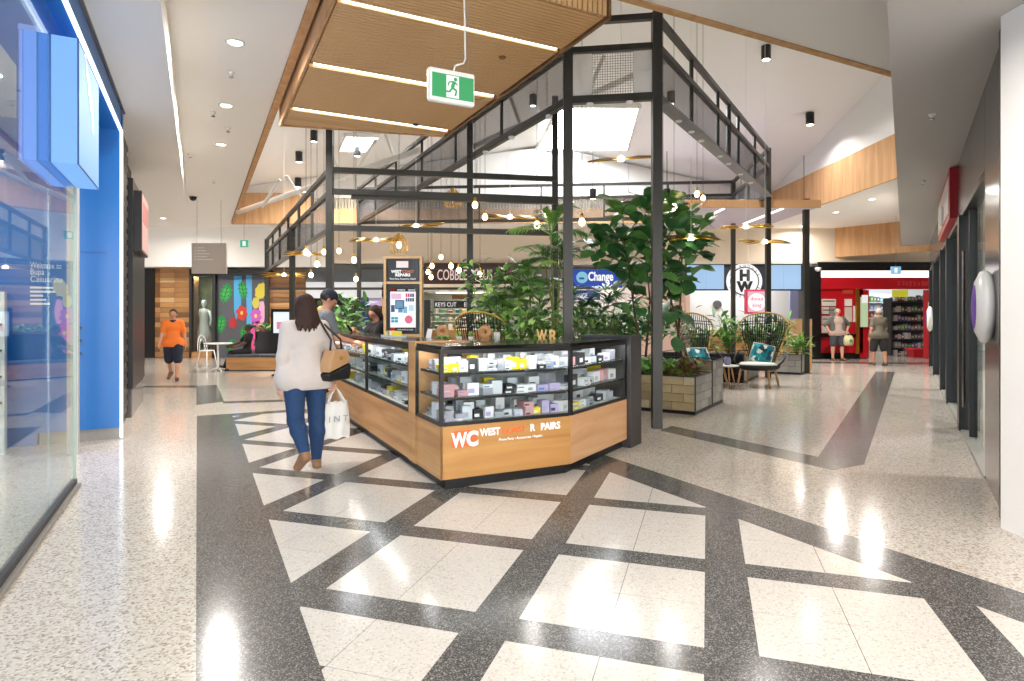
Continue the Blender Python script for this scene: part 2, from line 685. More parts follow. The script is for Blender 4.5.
# grey battens and timber fascia round the void
mb = MB()
n = 170
for k in range(n):
    xx = -8.9 + 17.1 * k / n
    mb.bb(xx, xx + .06, 19.8, 19.86, 4.92, 5.26)
tag(mb.build('batten', mat('batten_grey', '#b5a892', .7), WF), kind='stuff')
T = MB().bb(-9.0, 8.3, 19.78, 19.9, 4.45, 4.92)
struct('trim_1', T, 'fascia_oak', 'timber fascia along the far edge of the void')
T = MB().wall((8.33, 20), (8.33, 9.45), .06, 4.45, 5.42)
struct('trim_2', T, 'fascia_oak', 'tall timber fascia on the right edge of the void')
T = MB().prism([(-9.0, 19.9), (-9.0 - .05, 19.85), (-8.0, 17.9), (-7.95, 17.95)], 4.45, 5.4)
T = MB().wall((-9.05, 19.85), (-1.3, 4.6), -.09, 4.47, 4.6)
struct('trim_3', T, 'fascia_oak', 'slim timber edge along the left side of the void')
T = MB().wall((-1.3, 4.58), (8.35, 9.42), -.09, 4.485, 4.6)
struct('trim_4', T, 'fascia_oak', 'slim timber edge along the near side of the void')
T = MB().prism([(-9.06, 19.9), (-9.0, 19.72), (-6.4, 19.75), (-6.4, 19.88)], 4.43, 5.42)
struct('trim_5', T, 'fascia_oak', 'taller timber panel at the far left corner of the void')

# skylights: framed diffusers just under the roof lining
FM = RP[4]


def skylight(corners, label):
    t = thing('skylight', label, 'skylight', corners[0])
    cs = [Vector(c) - Vector((0, 0, .06)) for c in corners]
    nrm = (cs[1] - cs[0]).cross(cs[3] - cs[0]).normalized()
    if nrm.z > 0:
        nrm = -nrm
    vs = cs + [c - nrm * .03 for c in cs]
    MB().add(vs, [(0, 1, 2, 3), (7, 6, 5, 4), (0, 4, 5, 1), (1, 5, 6, 2), (2, 6, 7, 3), (3, 7, 4, 0)]).build('diffuser', 'skylight', t, local=False)
    fr = MB()
    for k in range(4):
        fr.beam(cs[k], cs[(k + 1) % 4], .08, .1)
    fr.build('frame', 'white_paint', t, local=False)
    return t


def roofpt(u, v):
    p = roof_hit(u, v)
    return p


for px, lb in ((((536, 147), (628, 147), (640, 104), (560, 104)), 'wide bright skylight above the front of the steel frame'),
               (((470, 182), (500, 178), (505, 146), (478, 140)), 'narrow bright skylight behind the second post'),
               (((338, 148), (366, 149), (380, 134), (345, 133)), 'small bright skylight seen below the far edge of the timber raft')):
    cs = [roofpt(*p) for p in px]
    if all(c is not None for c in cs):
        skylight(cs, lb)
    else:
        print('skylight missed', lb, cs)

# white roof truss on the left of the void
t = thing('roof_truss', 'white tubular roof truss crossing the left of the void', 'truss', (-6, 16, 5))
a, b = at(238, 212, 17.5), at(420, 150, 14)
MB().tube([a, b], .07, 10).build('chord', 'white_paint', t, local=False, smooth=True)
for (u0, v0), (u1, v1) in (((262, 207), (280, 180)), ((300, 196), (286, 176)), ((345, 180), (328, 150)), ((355, 172), (376, 140)), ((395, 160), (385, 132))):
    MB().tube([at(u0, v0, 16.5), at(u1, v1, 16)], .045, 8).build('brace', 'white_paint', t, local=False, smooth=True)
t = thing('roof_truss', 'white tubular roof truss behind the upper mesh screens', 'truss', (1, 13, 6))
MB().tube([at(470, 148, 12.5), at(668, 60, 12)], .06, 10).build('chord', 'white_paint', t, local=False, smooth=True)
for (u0, v0), (u1, v1) in (((585, 95), (578, 62)), ((588, 94), (604, 55)), ((520, 124), (508, 90))):
    MB().tube([at(u0, v0, 12.4), at(u1, v1, 12.2)], .04, 8).build('brace', 'white_paint', t, local=False, smooth=True)

# ================================================================== soffits and bulkheads
F0 = Vector((-3.81, 5.36, 0))            # end of the left shop glass
R0 = Vector((3.61, 4.5, 0))              # start of the right shop front
ff = lambda t, s=0, z=0: F0 + D1 * t + N1 * s + UP * z      # left front: t along, s out into the mall
rf = lambda t, s=0, z=0: R0 + D2 * t - N2 * s + UP * z      # right front: s out into the mall
T = MB().prism([ff(-8, .69), ff(9.6, .69), ff(9.6, -.5), ff(-8, -.5)], 4.0, 4.5)
struct('ceiling_left_soffit', T, 'ceiling_paint', 'lower plaster soffit over the left shop fronts')
T = MB().prism([rf(-6, .72), rf(16.5, .72), rf(16.5, -1.5), rf(-6, -1.5)], 3.6, 4.5)
struct('ceiling_right_soffit', T, 'soffit_grey', 'lower grey soffit over the right shop fronts')
T = MB().prism([(-18, 21), (-6.4, 21), (-6.4, 22.6), (-18, 22.6)], 3.15, 4.5)
struct('trim_6', T, 'white_paint', 'white bulkhead over the far left shops')
T = MB().prism([(-6.4, 21.3), (1.6, 21.3), (1.6, 22.8), (-6.4, 22.8)], 3.3, 4.5)
struct('trim_7', T, 'cream_paint', 'cream bulkhead over the repair shop at the back')
T = MB().prism([(1.6, 21.3), (16, 21.3), (16, 22.8), (1.6, 22.8)], 3.36, 4.5)
struct('trim_8', T, 'cream_paint', 'cream bulkhead over the far right shops')
T = MB().prism([(1.6, 21.05), (16, 21.05), (16, 21.3), (1.6, 21.3)], 3.26, 3.36)
struct('trim_9', T, 'cream_paint', 'cream cove ledge over the far right shops')
q0_, q1_ = at(835, 250, 21.25), at(938, 250, 18.95)
T = MB().wall(q0_, q1_, -.15, 3.5, 4.5)
struct('trim_10', T, 'fascia_oak', 'timber bulkhead panel above the red shop')
# walls that close the hall
for nm, a, b in (('wall_far', (-18, 27), (20, 27)), ('wall_left', (-18, -7), (-18, 27)), ('wall_right', (20, 27), (20, -7))):
    struct(nm, MB().wall(a, b, -.2, 0, 4.6), 'white_paint', 'plain pale wall closing the hall')

# downlights
DLB = MB().lathe([(.10, 0), (.10, -.012), (.085, -.018), (.075, -.006)], n=20)


def downlight(x, y, z, label, group, on=True, r=1.0, power=None, aim=True):
    t = thing('downlight', label, 'downlight', (x, y, z), 0, group, scale=r)
    rg = link('ring', shared('dl_ring', lambda: DLB.mesh('ring', 'white_gloss', True)), t)
    link('lens', shared('dl_lens', lambda: MB().lathe([(.078, -.004), (.07, -.012), (.02, -.014)], n=20).mesh('lens', 'lamp_white')), t)
    if on:
        area_light('downlight_lamp', (x, y, z - .03), .16, power or LAMP, (1, .95, .89), parent=t, spread=2.9)
    return t


for u, v, lb in ((235, 42, 'bright round downlight nearest in the cream ceiling over the left walkway'), (226, 105, 'second bright round downlight in the cream ceiling over the left walkway'),
                 (221, 144, 'third bright round downlight in the cream ceiling over the left walkway'), (163, 218, 'round downlight in the cream ceiling beside the end of the left soffit'),
                 (216, 230, 'round downlight in the far ceiling above the hanging grey directory'), (250, 228, 'round downlight in the far ceiling beside the green exit sign'),
                 (872, 199, 'nearest round downlight in the ceiling right of the timber fascia'), (836, 212, 'second round downlight in the ceiling right of the timber fascia'),
                 (802, 226, 'third round downlight in the ceiling right of the timber fascia')):
    Y = (CEIL - EYE) * FPX / (HOR - v)
    downlight((u - 512) / FPX * Y, Y, CEIL, lb, 'ceiling downlights', power=LAMP * (.6 if u == 802 else (1.9 if Y > 8 else 1)))
for x, y in ((-2.3, 2.6), (-.5, -1.5), (2.2, 3.2), (1.2, .4), (-1.5, -4.5), (3.0, -3.5), (11.4, 12.8), (-8.6, 15.2)):  # out-of-view downlights added for the light they give
    if not (y > 5 and x < 9):
        downlight(x, y, CEIL, 'unseen round downlight added in the ceiling behind the viewpoint' if y < 5 else 'unseen round downlight added above the right walkway', 'ceiling downlights out of view', power=LAMP * (.35 if y < 5 else 2))
for t_ in (-5.5, -3.5, -1.6):  # lamps added out of view to light the white column
    p = rf(t_, .35)
    downlight(p.x, p.y, 3.6, 'unseen small downlight added in the grey right soffit behind the viewpoint', 'added unseen soffit downlights', power=40, r=.7)
for u, v in ((932, 114), (923, 181)):
    Y = 2.1 * FPX / (HOR - v)
    t = thing('sprinkler_head', 'small sprinkler head on the grey right soffit', 'sprinkler', ((u - 512) / FPX * Y, Y, 3.6), 0, 'right soffit sprinklers')
    MB().lathe([(.04, 0), (.035, -.02), (.012, -.03), (.012, -.05)], n=12).build('rose', 'white_gloss', t, smooth=True)
    MB().lathe([(.025, -.05), (.025, -.056), (.01, -.06)], n=12).build('deflector', 'chrome', t, smooth=True)
# small fittings on the left ceiling: sprinklers, detectors, camera dome
for u, v in ((231, 72), (213, 112), (190, 154), (214, 180), (228, 128)):
    Y = (CEIL - EYE) * FPX / (HOR - v)
    t = thing('sprinkler_head', 'small pale sprinkler head on the cream ceiling over the left walkway', 'sprinkler', ((u - 512) / FPX * Y, Y, CEIL), 0, 'ceiling sprinklers')
    link('rose', shared('sp_a', lambda: MB().lathe([(.04, 0), (.035, -.02), (.012, -.03), (.012, -.06)], n=12).mesh('rose', 'white_gloss', True)), t)
    link('deflector', shared('sp_b', lambda: MB().lathe([(.03, -.06), (.03, -.066), (.01, -.07)], n=12).mesh('deflector', 'chrome', True)), t)
Y = (CEIL - EYE) * FPX / (HOR - 196)
t = thing('camera_dome', 'small black security camera dome on the cream ceiling', 'camera', ((193 - 512) / FPX * Y, Y, CEIL))
MB().lathe([(.09, 0), (.09, -.03), (.07, -.09), (.03, -.12)], n=16).build('dome', 'black_gloss', t, smooth=True)
MB().lathe([(.11, 0), (.11, -.015), (.09, -.02)], n=16).build('base_ring', 'white_gloss', t)

# ================================================================== timber raft
RZ = 4.3
Q = Vector((-1.19, 4.72, RZ))
rq = lambda s, t_, z=0: Q + N1 * s + D1 * t_ + UP * z
RWID = 2.34
RAFT = thing('timber_raft', 'hanging timber slat ceiling raft with three recessed light lines', 'ceiling raft', Q)
tmax = lambda s: 4.87 - .55 * s / RWID
MB().prism([rq(0, 0), rq(RWID, 0), rq(RWID, tmax(RWID)), rq(0, tmax(0))], RZ + .035, RZ + .3).build('backing', mat('raft_back', '#4a3522', .8), RAFT, local=False)
slits = (.83, 2.40, 4.06)
slat = MB().obox((0, 0, .02), N1 * (RWID / 2 - .02), D1 * .021, UP * .02).mesh('slat', 'slat_oak')
k = 0
tt = .06
while tt < 4.84:
    if min(abs(tt - s) for s in slits) > .05:
        if tt < 4.28:
            link('slat', slat, RAFT, False, loc=rq(RWID / 2, tt))
        else:
            sm = min(RWID, (4.87 - tt) / .55 * RWID)
            if sm > .1:
                MB().obox(rq(sm / 2, tt, .02), N1 * (sm / 2 - .02), D1 * .021, UP * .02).build('slat', 'slat_oak', RAFT, False)
    tt += .055
for s in slits:
    sm = RWID - .06 if s < 4.2 else RWID
    o = MB().obox(rq(RWID / 2, s, .02), N1 * (RWID / 2 - .06), D1 * .024, UP * .012).build('light_line', 'led_white', RAFT, False)
MB().wall(rq(0, -.02), rq(0, 4.9), -.03, RZ - .02, RZ + .33).build('edge_board', 'fascia_oak', RAFT, False)
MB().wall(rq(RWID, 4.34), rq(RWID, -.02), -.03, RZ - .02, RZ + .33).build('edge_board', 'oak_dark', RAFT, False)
MB().wall(rq(0, 4.88), rq(RWID, 4.33), -.03, RZ - .01, RZ + .33).build('edge_board', 'fascia_oak', RAFT, False)
up = MB().obox((0, 0, .16), N1 * .02, D1 * .015, UP * .17).mesh('fascia_slat', 'slat_oak')
s = .03
while s < RWID:
    link('fascia_slat', up, RAFT, False, loc=rq(s, -.02))
    s += .055
for s, t_ in ((.3, .5), (2.0, .5), (.3, 4.2), (2.0, 3.9)):
    MB().tube([rq(s, t_, .3), rq(s, t_, 2.6)], .008, 6).build('hanger_rod', 'steel', RAFT, False)
MB().lathe([(.05, 0), (.05, -.01), (.03, -.02)], rq(1.75, 3.95, .0), 14).build('sensor', 'black', RAFT, False)
MB().lathe([(.04, 0), (.04, -.01), (.03, -.02)], rq(1.85, 1.25, .0), 14).build('sensor', 'oak_dark', RAFT, False)

# ================================================================== steel frame
FRAME = thing('steel_pergola', 'tall charcoal steel frame with mesh screens around the planting', 'steel frame', (1.92, 8.16, 0))
P657, P568, P470 = V2(1.92, 8.16), V2(.757, 8.33), V2(-.77, 11.3)
P768, P733, P362 = V2(6.16, 14.8), V2(6.58, 18.3), V2(-4.8, 19.3)
P556 = V2(.79, 11.3)
TOPZ, MIDZ, LOWZ = 5.46, 5.07, 4.40


def post(p, h, w=.1, parent=FRAME, rz=0, z0=0.0):
    return MB().box((p.x, p.y, (z0 + h) / 2), (w, w, h - z0), rz).build('post', 'steel', parent, False)


def rail(a, b, z, w=.07, h=.07, parent=FRAME, z2=None):
    return MB().beam((a.x, a.y, z), (b.x, b.y, z if z2 is None else z2), w, h).build('rail', 'steel', parent, False)


for p in (P657, P568, P470, P768, P733, P362, P556):
    post(p, TOPZ + .05, .125 if p in (P657, P568) else .11)
post(V2(4.04, 11.48), TOPZ, .07, z0=LOWZ)
for a, b, n in ((P568, P362, 6), (P657, P768, 5), (P768, P733, 2), (P733, P362, 6), (P568, P657, 1)):
    for z in (TOPZ, MIDZ, LOWZ):
        rail(a, b, z, .08, .1 if z == LOWZ else .08)
    d = b - a
    for k in range(n):
        q0, q1 = a + d * (k / n), a + d * ((k + 1) / n)
        if k:
            MB().box((q0.x, q0.y, (LOWZ + TOPZ) / 2), (.05, .05, TOPZ - LOWZ)).build('stanchion', 'steel', FRAME, False)
        if n > 1:
            e = (q1 - q0).normalized() * .03
            MB().wall(q0 + e, q1 - e, .008, LOWZ + .06, MIDZ - .05).build('mesh_screen', 'mesh_screen', FRAME, False)
# front screen: square grid between two mesh panels, skylight behind painted as white haze
d = P657 - P568
for f0, f1 in ((.06, .28), (.74, .95)):
    MB().wall(P568 + d * f0, P568 + d * f1, .01, LOWZ + .06, MIDZ - .05).build('skylit_panel', 'skylit_screen', FRAME, False)
g = MB()
for k in range(17):
    p = P568 + d * (.28 + .46 * k / 16)
    g.tube([(p.x, p.y, LOWZ + .05), (p.x, p.y, MIDZ - .04)], .0032, 5)
for k in range(18):
    z = LOWZ + .06 + k * .034
    a, b = P568 + d * .28, P568 + d * .74
    g.tube([(a.x, a.y, z), (b.x, b.y, z)], .0032, 5)
tag(g.build('grid_screen', mat('grid_grey', '#77777a', .5), FRAME, False), kind='stuff')
# little spots under the low rail
for a, b, fs in ((P568, P657, (.25, .7)), (P657, P768, (.12, .2, .27, .42, .5, .63, .75)), (P568, P470, (.15, .5, .8))):
    for f_ in fs:
        p = a + (b - a) * f_
        MB().lathe([(.05, 0), (.05, -.03), (.04, -.04)], (p.x, p.y, LOWZ - .05), 12).build('rail_spot', 'white_gloss', FRAME, False)
# blue-grey underside boards of the right-hand screens
MB().beam((P657.x + .1, P657.y + .1, LOWZ - .06), (P768.x, P768.y, LOWZ - .06), .2, .02).build('under_board', mat('under_board', '#8b8890', .6), FRAME, False)

# lower frame on the left, over the kiosk
LOWF = thing('low_steel_pergola', 'lower charcoal steel frame with mesh screens along the left side of the kiosk', 'steel frame', (-3.05, 10.3, 0))
P330, P292, P267 = V2(-3.05, 10.3), V2(-5.18, 14.5), V2(-7.93, 19.9)
P330b = V2(-.72, 10.66)
for p, h in ((P330, 5.4), (P292, 3.55), (P267, 3.95)):
    post(p, h, .11, LOWF)
for z in (3.93, 3.55, 2.93):
    rail(P330, P267, z, .07, .08, LOWF)
d = P267 - P330
for k in range(6):
    q0, q1 = P330 + d * (k / 6), P330 + d * ((k + 1) / 6)
    e = (q1 - q0).normalized() * .03
    if k:
        MB().box((q0.x, q0.y, 3.43), (.05, .05, 1.0)).build('stanchion', 'steel', LOWF, False)
    MB().wall(q0 + e, q1 - e, .008, 2.97, 3.52).build('mesh_screen', 'mesh_screen', LOWF, False)
for z in (3.93, 3.57, 2.96):
    rail(P330, V2(.79, 11.0), z, .08, .09, LOWF)
rail(V2(-2.72, 10.42), V2(.79, 10.95), 3.50, .1, .06, LOWF)
rail(V2(-2.0, 10.9), V2(.6, 11.2), 3.02, .08, .05, LOWF)
rail(P267, V2(3.2, 19.6), 3.0, .07, .08, LOWF)
rail(P267, V2(3.2, 19.6), 2.35, .07, .08, LOWF)
# far raft over the seats
FRF = thing('far_raft', 'far timber edged raft, purple light coloured into its underside, light lines over the seating', 'ceiling raft', (6, 16, 4.2))
MB().bb(4.35, 7.75, 15.45, 19.3, 4.22, 4.33).build('soffit_board', mat('purple_lit_board', '#cbc2d2', .7), FRF, False)  # lilac colour stands for purple light on the underside
up2 = MB().bb(-.02, .02, -.02, .02, 0, .2).mesh('edge_slat', 'fascia_oak')
xx = 4.37
while xx < 7.75:
    link('edge_slat', up2, FRF, False, loc=(xx, 15.43, 4.19))
    xx += .05
for xa in (5.4, 6.9):
    MB().bb(xa - .03, xa + .03, 15.7, 18.3, 4.205, 4.222).build('light_line', 'led_white', FRF, False)
for xa, ya in ((4.6, 15.8), (7.5, 15.8), (4.6, 19.0), (7.5, 19.0)):
    MB().tube([(xa, ya, 4.33), (xa, ya, 5.6)], .008, 6).build('hanger_rod', 'steel', FRF, False)
# slim posts on the right, free-standing
t = thing('steel_post', 'slim free standing black post beside the beige counter', 'post', (7.6, 15.9, 0))
MB().box((7.6, 15.9, 2.25), (.13, .13, 4.5)).build('shaft', 'steel', t, False)
MB().box((7.6, 15.9, .01), (.2, .2, .02)).build('base_plate', 'steel', t, False)
# ================================================================== left shop: blue health-fund front
LS = thing('blue_shop_front', 'bright blue shop portal with a white light line around glass front', 'shop front', ff(2.3))
MB().prism([ff(-8, .12), ff(2.26, .12), ff(2.26, -.5), ff(-8, -.5)], 3.74, 3.98).build('header', 'blue_panel', LS, False)
MB().prism([ff(2.27, .13), ff(2.42, .13), ff(2.42, -.7), ff(2.27, -.7)], .14, 3.98).build('pier', 'blue_panel', LS, False)
MB().prism([ff(2.29, .12), ff(2.41, .12), ff(2.41, -.68), ff(2.29, -.68)], 0, .14).build('pier_base', 'grey_stone', LS, False)
MB().wall(ff(2.262, -.02), ff(2.262, -.69), .012, 2.24, 2.25).build('joint', 'blue_dark', LS, False)
MB().prism([ff(-8, .135), ff(2.25, .135), ff(2.25, .105), ff(-8, .105)], 3.715, 3.74).build('light_line', 'led_blue_white', LS, False)
MB().prism([ff(2.25, .14), ff(2.275, .14), ff(2.275, .11), ff(2.25, .11)], .02, 3.74).build('light_line', 'led_blue_white', LS, False)
MB().prism([ff(-8, .15), ff(2.44, .15), ff(2.44, .1), ff(-8, .1)], 3.98, 4.0).build('trim', 'grey_panel', LS, False)
# glass
t0 = -8.0
for a, b in ((-8, -4.3), (-4.29, -1.02), (-1.01, 0)):
    MB().wall(ff(a), ff(b), -.012, .06, 3.72).build('glass_pane', 'pane', LS, False)
MB().wall(ff(-8, .04), ff(.03, .04), -.1, 0, .03).build('sill', 'grey_stone', LS, False)
MB().wall(ff(-8, .015), ff(.02, .015), -.045, .03, .07).build('channel', 'charcoal', LS, False)
MB().box(tuple(ff(0, 0, 1.9)), (.02, .02, 3.7), A1).build('glass_edge', mat('glass_green', '#a9c0b6', .2), LS, False)
MB().prism([ff(1.52, -.2), ff(1.62, -.2), ff(1.62, -.3), ff(1.52, -.3)], 0, 3.72).build('door_jamb', mat('jamb', '#b9b4ad', .4), LS, False)
MB().prism([ff(1.64, -.22), ff(1.68, -.22), ff(1.68, -.28), ff(1.64, -.28)], 0, 3.72).build('door_jamb', 'charcoal', LS, False)
for z in (1.05, 1.2, 1.35):
    MB().box(tuple(ff(2.25, -.3, z)), (.03, .05, .03), A1).build('lock_plate', 'black', LS, False)
mat('letter_white_', '#e8f0f6', .5)
# words on the side wall behind the glass
def side_s(u, t_):
    """how far in (s) the plane t = t_ is seen at column u"""
    b_ = F0 + D1 * t_
    k_ = (u - 512) / FPX
    return (k_ * b_.y - b_.x) / (N1.x - k_ * N1.y)


sa, sb = side_s(30, 2.26), side_s(62, 2.26)
for s, v, f_ in (('Welcome to', 269, .98), ('Bupa', 275.5, .42), ('Casuarina', 282.5, 1.0)):
    lettering(s, .1, ff(2.262, sa, EYE + (HOR - v) / FPX * 7.2), N1, UP, 'letter_white_', LS, depth=.001, fit=(sb - sa) * f_)
for k in range(5):
    z_ = EYE + (HOR - 289 - 4 * k) / FPX * 7.2
    MB().wall(ff(2.266, sa), ff(2.266, sa + (sb - sa) * (.72, .78, .4, .5, .62)[k]), .003, z_, z_ + .022).build('print_line', 'letter_white_', LS, False)
# the room behind the glass
RM = []
struct('wall_blue_shop', MB().wall(ff(-9, -3.2), ff(6, -3.2), .1, 0, 3.9), 'blue_panel', 'blue back wall inside the left shop')
struct('wall_blue_shop_side', MB().wall(ff(2.28, -.7), ff(2.28, -3.2), .1, 0, 3.74), 'blue_panel', 'blue side wall inside the left shop')
struct('ceiling_blue_shop', MB().prism([ff(-9, -.5), ff(6, -.5), ff(6, -3.2), ff(-9, -3.2)], 3.74, 3.85), 'white_paint', 'white ceiling inside the left shop')
for t_ in (-5, -2.4, .4):
    p = ff(t_, -1.8)
    downlight(p.x, p.y, 3.74, 'round downlight inside the blue shop', 'blue shop downlights', power=55)
t = thing('service_desk', 'white service desk with blue front inside the left shop', 'desk', ff(1.0, -2.2))
MB().prism([ff(.4, -1.7), ff(2.2, -1.7), ff(2.2, -2.4), ff(.4, -2.4)], .06, .95).build('body', 'blue_dark', t, False)
MB().prism([ff(.35, -1.65), ff(2.25, -1.65), ff(2.25, -2.45), ff(.35, -2.45)], .95, 1.0).build('desk_top', 'white_gloss', t, False)
MB().prism([ff(.42, -1.74), ff(2.18, -1.74), ff(2.18, -2.38), ff(.42, -2.38)], 0, .06).build('plinth', 'charcoal', t, False)
t = thing('brochure_rack', 'slim brochure rack with a lit panel behind the shop glass', 'rack', ff(1.9, -1.0))
MB().prism([ff(1.85, -.9), ff(1.95, -.9), ff(1.95, -1.35), ff(1.85, -1.35)], 0, 1.75).build('back_board', 'white_plastic', t, False)
for k in range(4):
    MB().prism([ff(1.75, -.92), ff(1.85, -.92), ff(1.85, -1.33), ff(1.75, -1.33)], .55 + k * .28, .57 + k * .28).build('shelf', 'charcoal', t, False)
    MB().prism([ff(1.79, -.98), ff(1.81, -.98), ff(1.81, -1.27), ff(1.79, -1.27)], .57 + k * .28, .76 + k * .28).build('brochure', mat('brochure%d' % k, ('#d8e6f2', '#48a0d8', '#e8eef2', '#2c6fa8')[k], .5), t, False)
# lightbox sign
SG = thing('lightbox_sign', 'large glowing pale blue double lightbox sign under the blue portal', 'sign', (-3.3, 4.8, 2.6))
sg = lambda s, t_: Vector((-3.23, 4.58, 0)) - N1 * s + D1 * t_
sgb = MB().prism([sg(0, 0), sg(.17, 0), sg(.17, 1.04), sg(0, 1.04)], 2.62, 3.56).build('lightbox', glow('lightbox_a', '#82baff', 1.0), SG, False, bevel=.006)
MB().prism([sg(.185, 0), sg(.24, 0), sg(.24, 1.0), sg(.185, 1.0)], 2.63, 3.58).build('core', glow('lightbox_core', '#1f68e0', 1.0), SG, False)
MB().prism([sg(.245, 0), sg(.36, 0), sg(.36, 1.04), sg(.245, 1.04)], 2.62, 3.6).build('lightbox', glow('lightbox_b', '#829fff', 1.0), SG, False, bevel=.006)
for s in (0, .17, .245, .36):
    for z in (2.625, 3.555):
        MB().beam(sg(s, -.003) + UP * z, sg(s, 1.04) + UP * z, .008, .008).build('edge_trim', 'blue_dark', SG, False)
    MB().beam(sg(s, -.003) + UP * 2.62, sg(s, -.003) + UP * 3.56, .008, .008).build('edge_trim', 'blue_dark', SG, False)
# white mark on its mall side
pl = [(.18, .92), (.34, .90), (.36, .70), (.48, .66), (.50, .50), (.62, .52), (.66, .36), (.80, .34), (.84, .14), (.98, .1), (.96, .34), (.84, .52), (.7, .62), (.6, .74), (.44, .82), (.3, .96)]
MB().plate([(x_ * .6 + .12, y_ * .62 + .28) for x_, y_ in pl], sg(-.002, 0) + UP * 2.68, D1, UP, .004).build('logo_mark', 'sign_white', sgb, False)

# ================================================================== left: dark shop beyond the portal
DS = thing('dark_shop_front', 'black shop front with dark tiled pier beyond the blue portal', 'shop front', ff(5))
MB().prism([ff(2.45, .02), ff(3.9, .02), ff(3.9, -.5), ff(2.45, -.5)], 0, 4.0).build('pier', 'charcoal', DS, False)
tl = MB().box((0, 0, 0), (.44, .012, .075), A1).mesh('tile', mat('dark_tile', '#37322f', .35))
for r_ in range(48):
    for c_ in range(3):
        link('tile', tl, DS, False, loc=ff(2.7 + c_ * .46 + (.2 if r_ % 2 else 0), .03, .15 + r_ * .08))
MB().prism([ff(4.0, .1), ff(6.1, .1), ff(6.1, -.6), ff(4.0, -.6)], .42, 3.5).build('black_cladding', 'black', DS, False)
MB().prism([ff(4.05, .08), ff(6.1, .08), ff(6.1, -.6), ff(4.05, -.6)], 0, .42).build('base_panel', 'grey_panel', DS, False)
MB().prism([ff(2.45, -.5), ff(6.1, -.5), ff(6.1, -2), ff(2.45, -2)], 0, 4.0).build('return_wall', 'charcoal', DS, False)
MB().prism([ff(3.9, -.1), ff(6.1, -.1), ff(6.1, -.6), ff(3.9, -.6)], 3.5, 4.0).build('head_panel', 'charcoal', DS, False)
t = thing('wall_screen', 'pink and orange lit advertising screen on the black shop front', 'screen', ff(4.4, .2, 2.6))
MB().prism([ff(4.15, .2), ff(5.35, .2), ff(5.35, .1), ff(4.15, .1)], 2.45, 3.35).build('case', 'black', t, False)
MB().prism([ff(4.18, .206), ff(5.32, .206), ff(5.32, .2), ff(4.18, .2)], 2.48, 3.32).build('display', glow('pink_screen', '#e8b7aa', .8), t, False)
MB().prism([ff(4.3, .21), ff(5.2, .21), ff(5.2, .206), ff(4.3, .206)], 2.9, 3.2).build('picture', glow('pink_screen2', '#d9857a', .8), t, False)

# ================================================================== right shop fronts
RSF = thing('glossy_shop_front', 'glossy grey panelled shop front with black posts on the right walkway', 'shop front', rf(1))
MB().wall(rf(.06, 0), rf(1.36, 0), .06, .0, 3.6).build('panel', 'grey_panel', RSF, False)
for a, b in ((1.38, 2.9), (2.92, 4.6), (4.62, 6.6), (6.62, 9.0), (9.02, 12), (12.02, 16)):
    MB().wall(rf(a), rf(b), .06, 2.85, 3.6).build('fascia_panel', 'grey_panel', RSF, False)
MB().wall(rf(1.36, .0), rf(16), .12, 2.78, 2.85).build('header', 'black', RSF, False)
for t_, w in ((0, .07), (4.1, .3), (7.0, .25), (9.2, .25), (12.8, .25), (15.8, .25)):
    MB().prism([rf(t_, .03), rf(t_ + w, .03), rf(t_ + w, -.15), rf(t_, -.15)], 0, 3.6 if t_ == 0 else 2.8).build('post', 'black', RSF, False)
for a, b in ((4.42, 7.0), (7.27, 9.2), (9.47, 12.8), (13.07, 15.8)):
    MB().wall(rf(a, -.05), rf(b, -.05), .012, .02, 2.78).build('glass_pane', 'pane', RSF, False)
MB().wall(rf(2.6, -.08), rf(3.9, -.08), .012, .02, 2.78).build('door_leaf', 'pane', RSF, False)
MB().tube([rf(3.75, .0, .35), rf(3.75, .0, 2.3)], .02, 8).build('door_handle', 'chrome', RSF, False)
MB().prism([rf(3.55, -.04), rf(3.62, -.04), rf(3.62, -.12), rf(3.55, -.12)], 0, 2.78).build('door_stile', 'black', RSF, False)
MB().prism([rf(1.36, .01), rf(16, .01), rf(16, -.1), rf(1.36, -.1)], 0, .02).build('threshold', 'grey_stone', RSF, False)
struct('wall_right_shop', MB().wall(rf(-3, -3.5), rf(17, -3.5), .1, 0, 3.6), mat('shop_dark', '#4a423c', .8), 'dim back wall inside the right shop')
for k, t_ in enumerate((2.4, 4.9, 7.6)):
    t = thing('shop_shelf', 'dark timber shelf unit standing inside the right shop behind the glass', 'shelf', rf(t_, -2.6), group='shelf units in the right shop')
    MB().prism([rf(t_, -2.2), rf(t_ + 1.8, -2.2), rf(t_ + 1.8, -2.6), rf(t_, -2.6)], 0, .12).build('plinth', 'charcoal', t, False)
    for z in (.12, .6, 1.1, 1.6, 2.1):
        MB().prism([rf(t_, -2.2), rf(t_ + 1.8, -2.2), rf(t_ + 1.8, -2.6), rf(t_, -2.6)], z, z + .03).build('shelf', 'oak_mid', t, False)
    for e in (t_, t_ + 1.77):
        MB().prism([rf(e, -2.2), rf(e + .03, -2.2), rf(e + .03, -2.6), rf(e, -2.6)], .12, 2.13).build('side', 'oak_dark', t, False)
for t_ in (2, 6, 10):
    p = rf(t_, -1.7)
    downlight(p.x, p.y, 3.58, 'round downlight inside the right shop', 'right shop downlights', power=70)
# white column at the picture's edge
c = Vector((3.44, 4.33, 0))
T = MB().prism([c, c + D2 * .12 , c + D2 * .12 + N2 * 1.4, c + N2 * 1.4 - D2 * 1.2, c - D2 * .0 + N2 * .0], 0, 4.5)
T = MB().prism([c, c + N2 * .9, c + N2 * .9 - D2 * .9, c + N2 * .0 - D2 * .9 + N2 * .62], .0, 4.5)
struct('wall_column', T, 'white_paint', 'white rendered column at the right edge of the view')
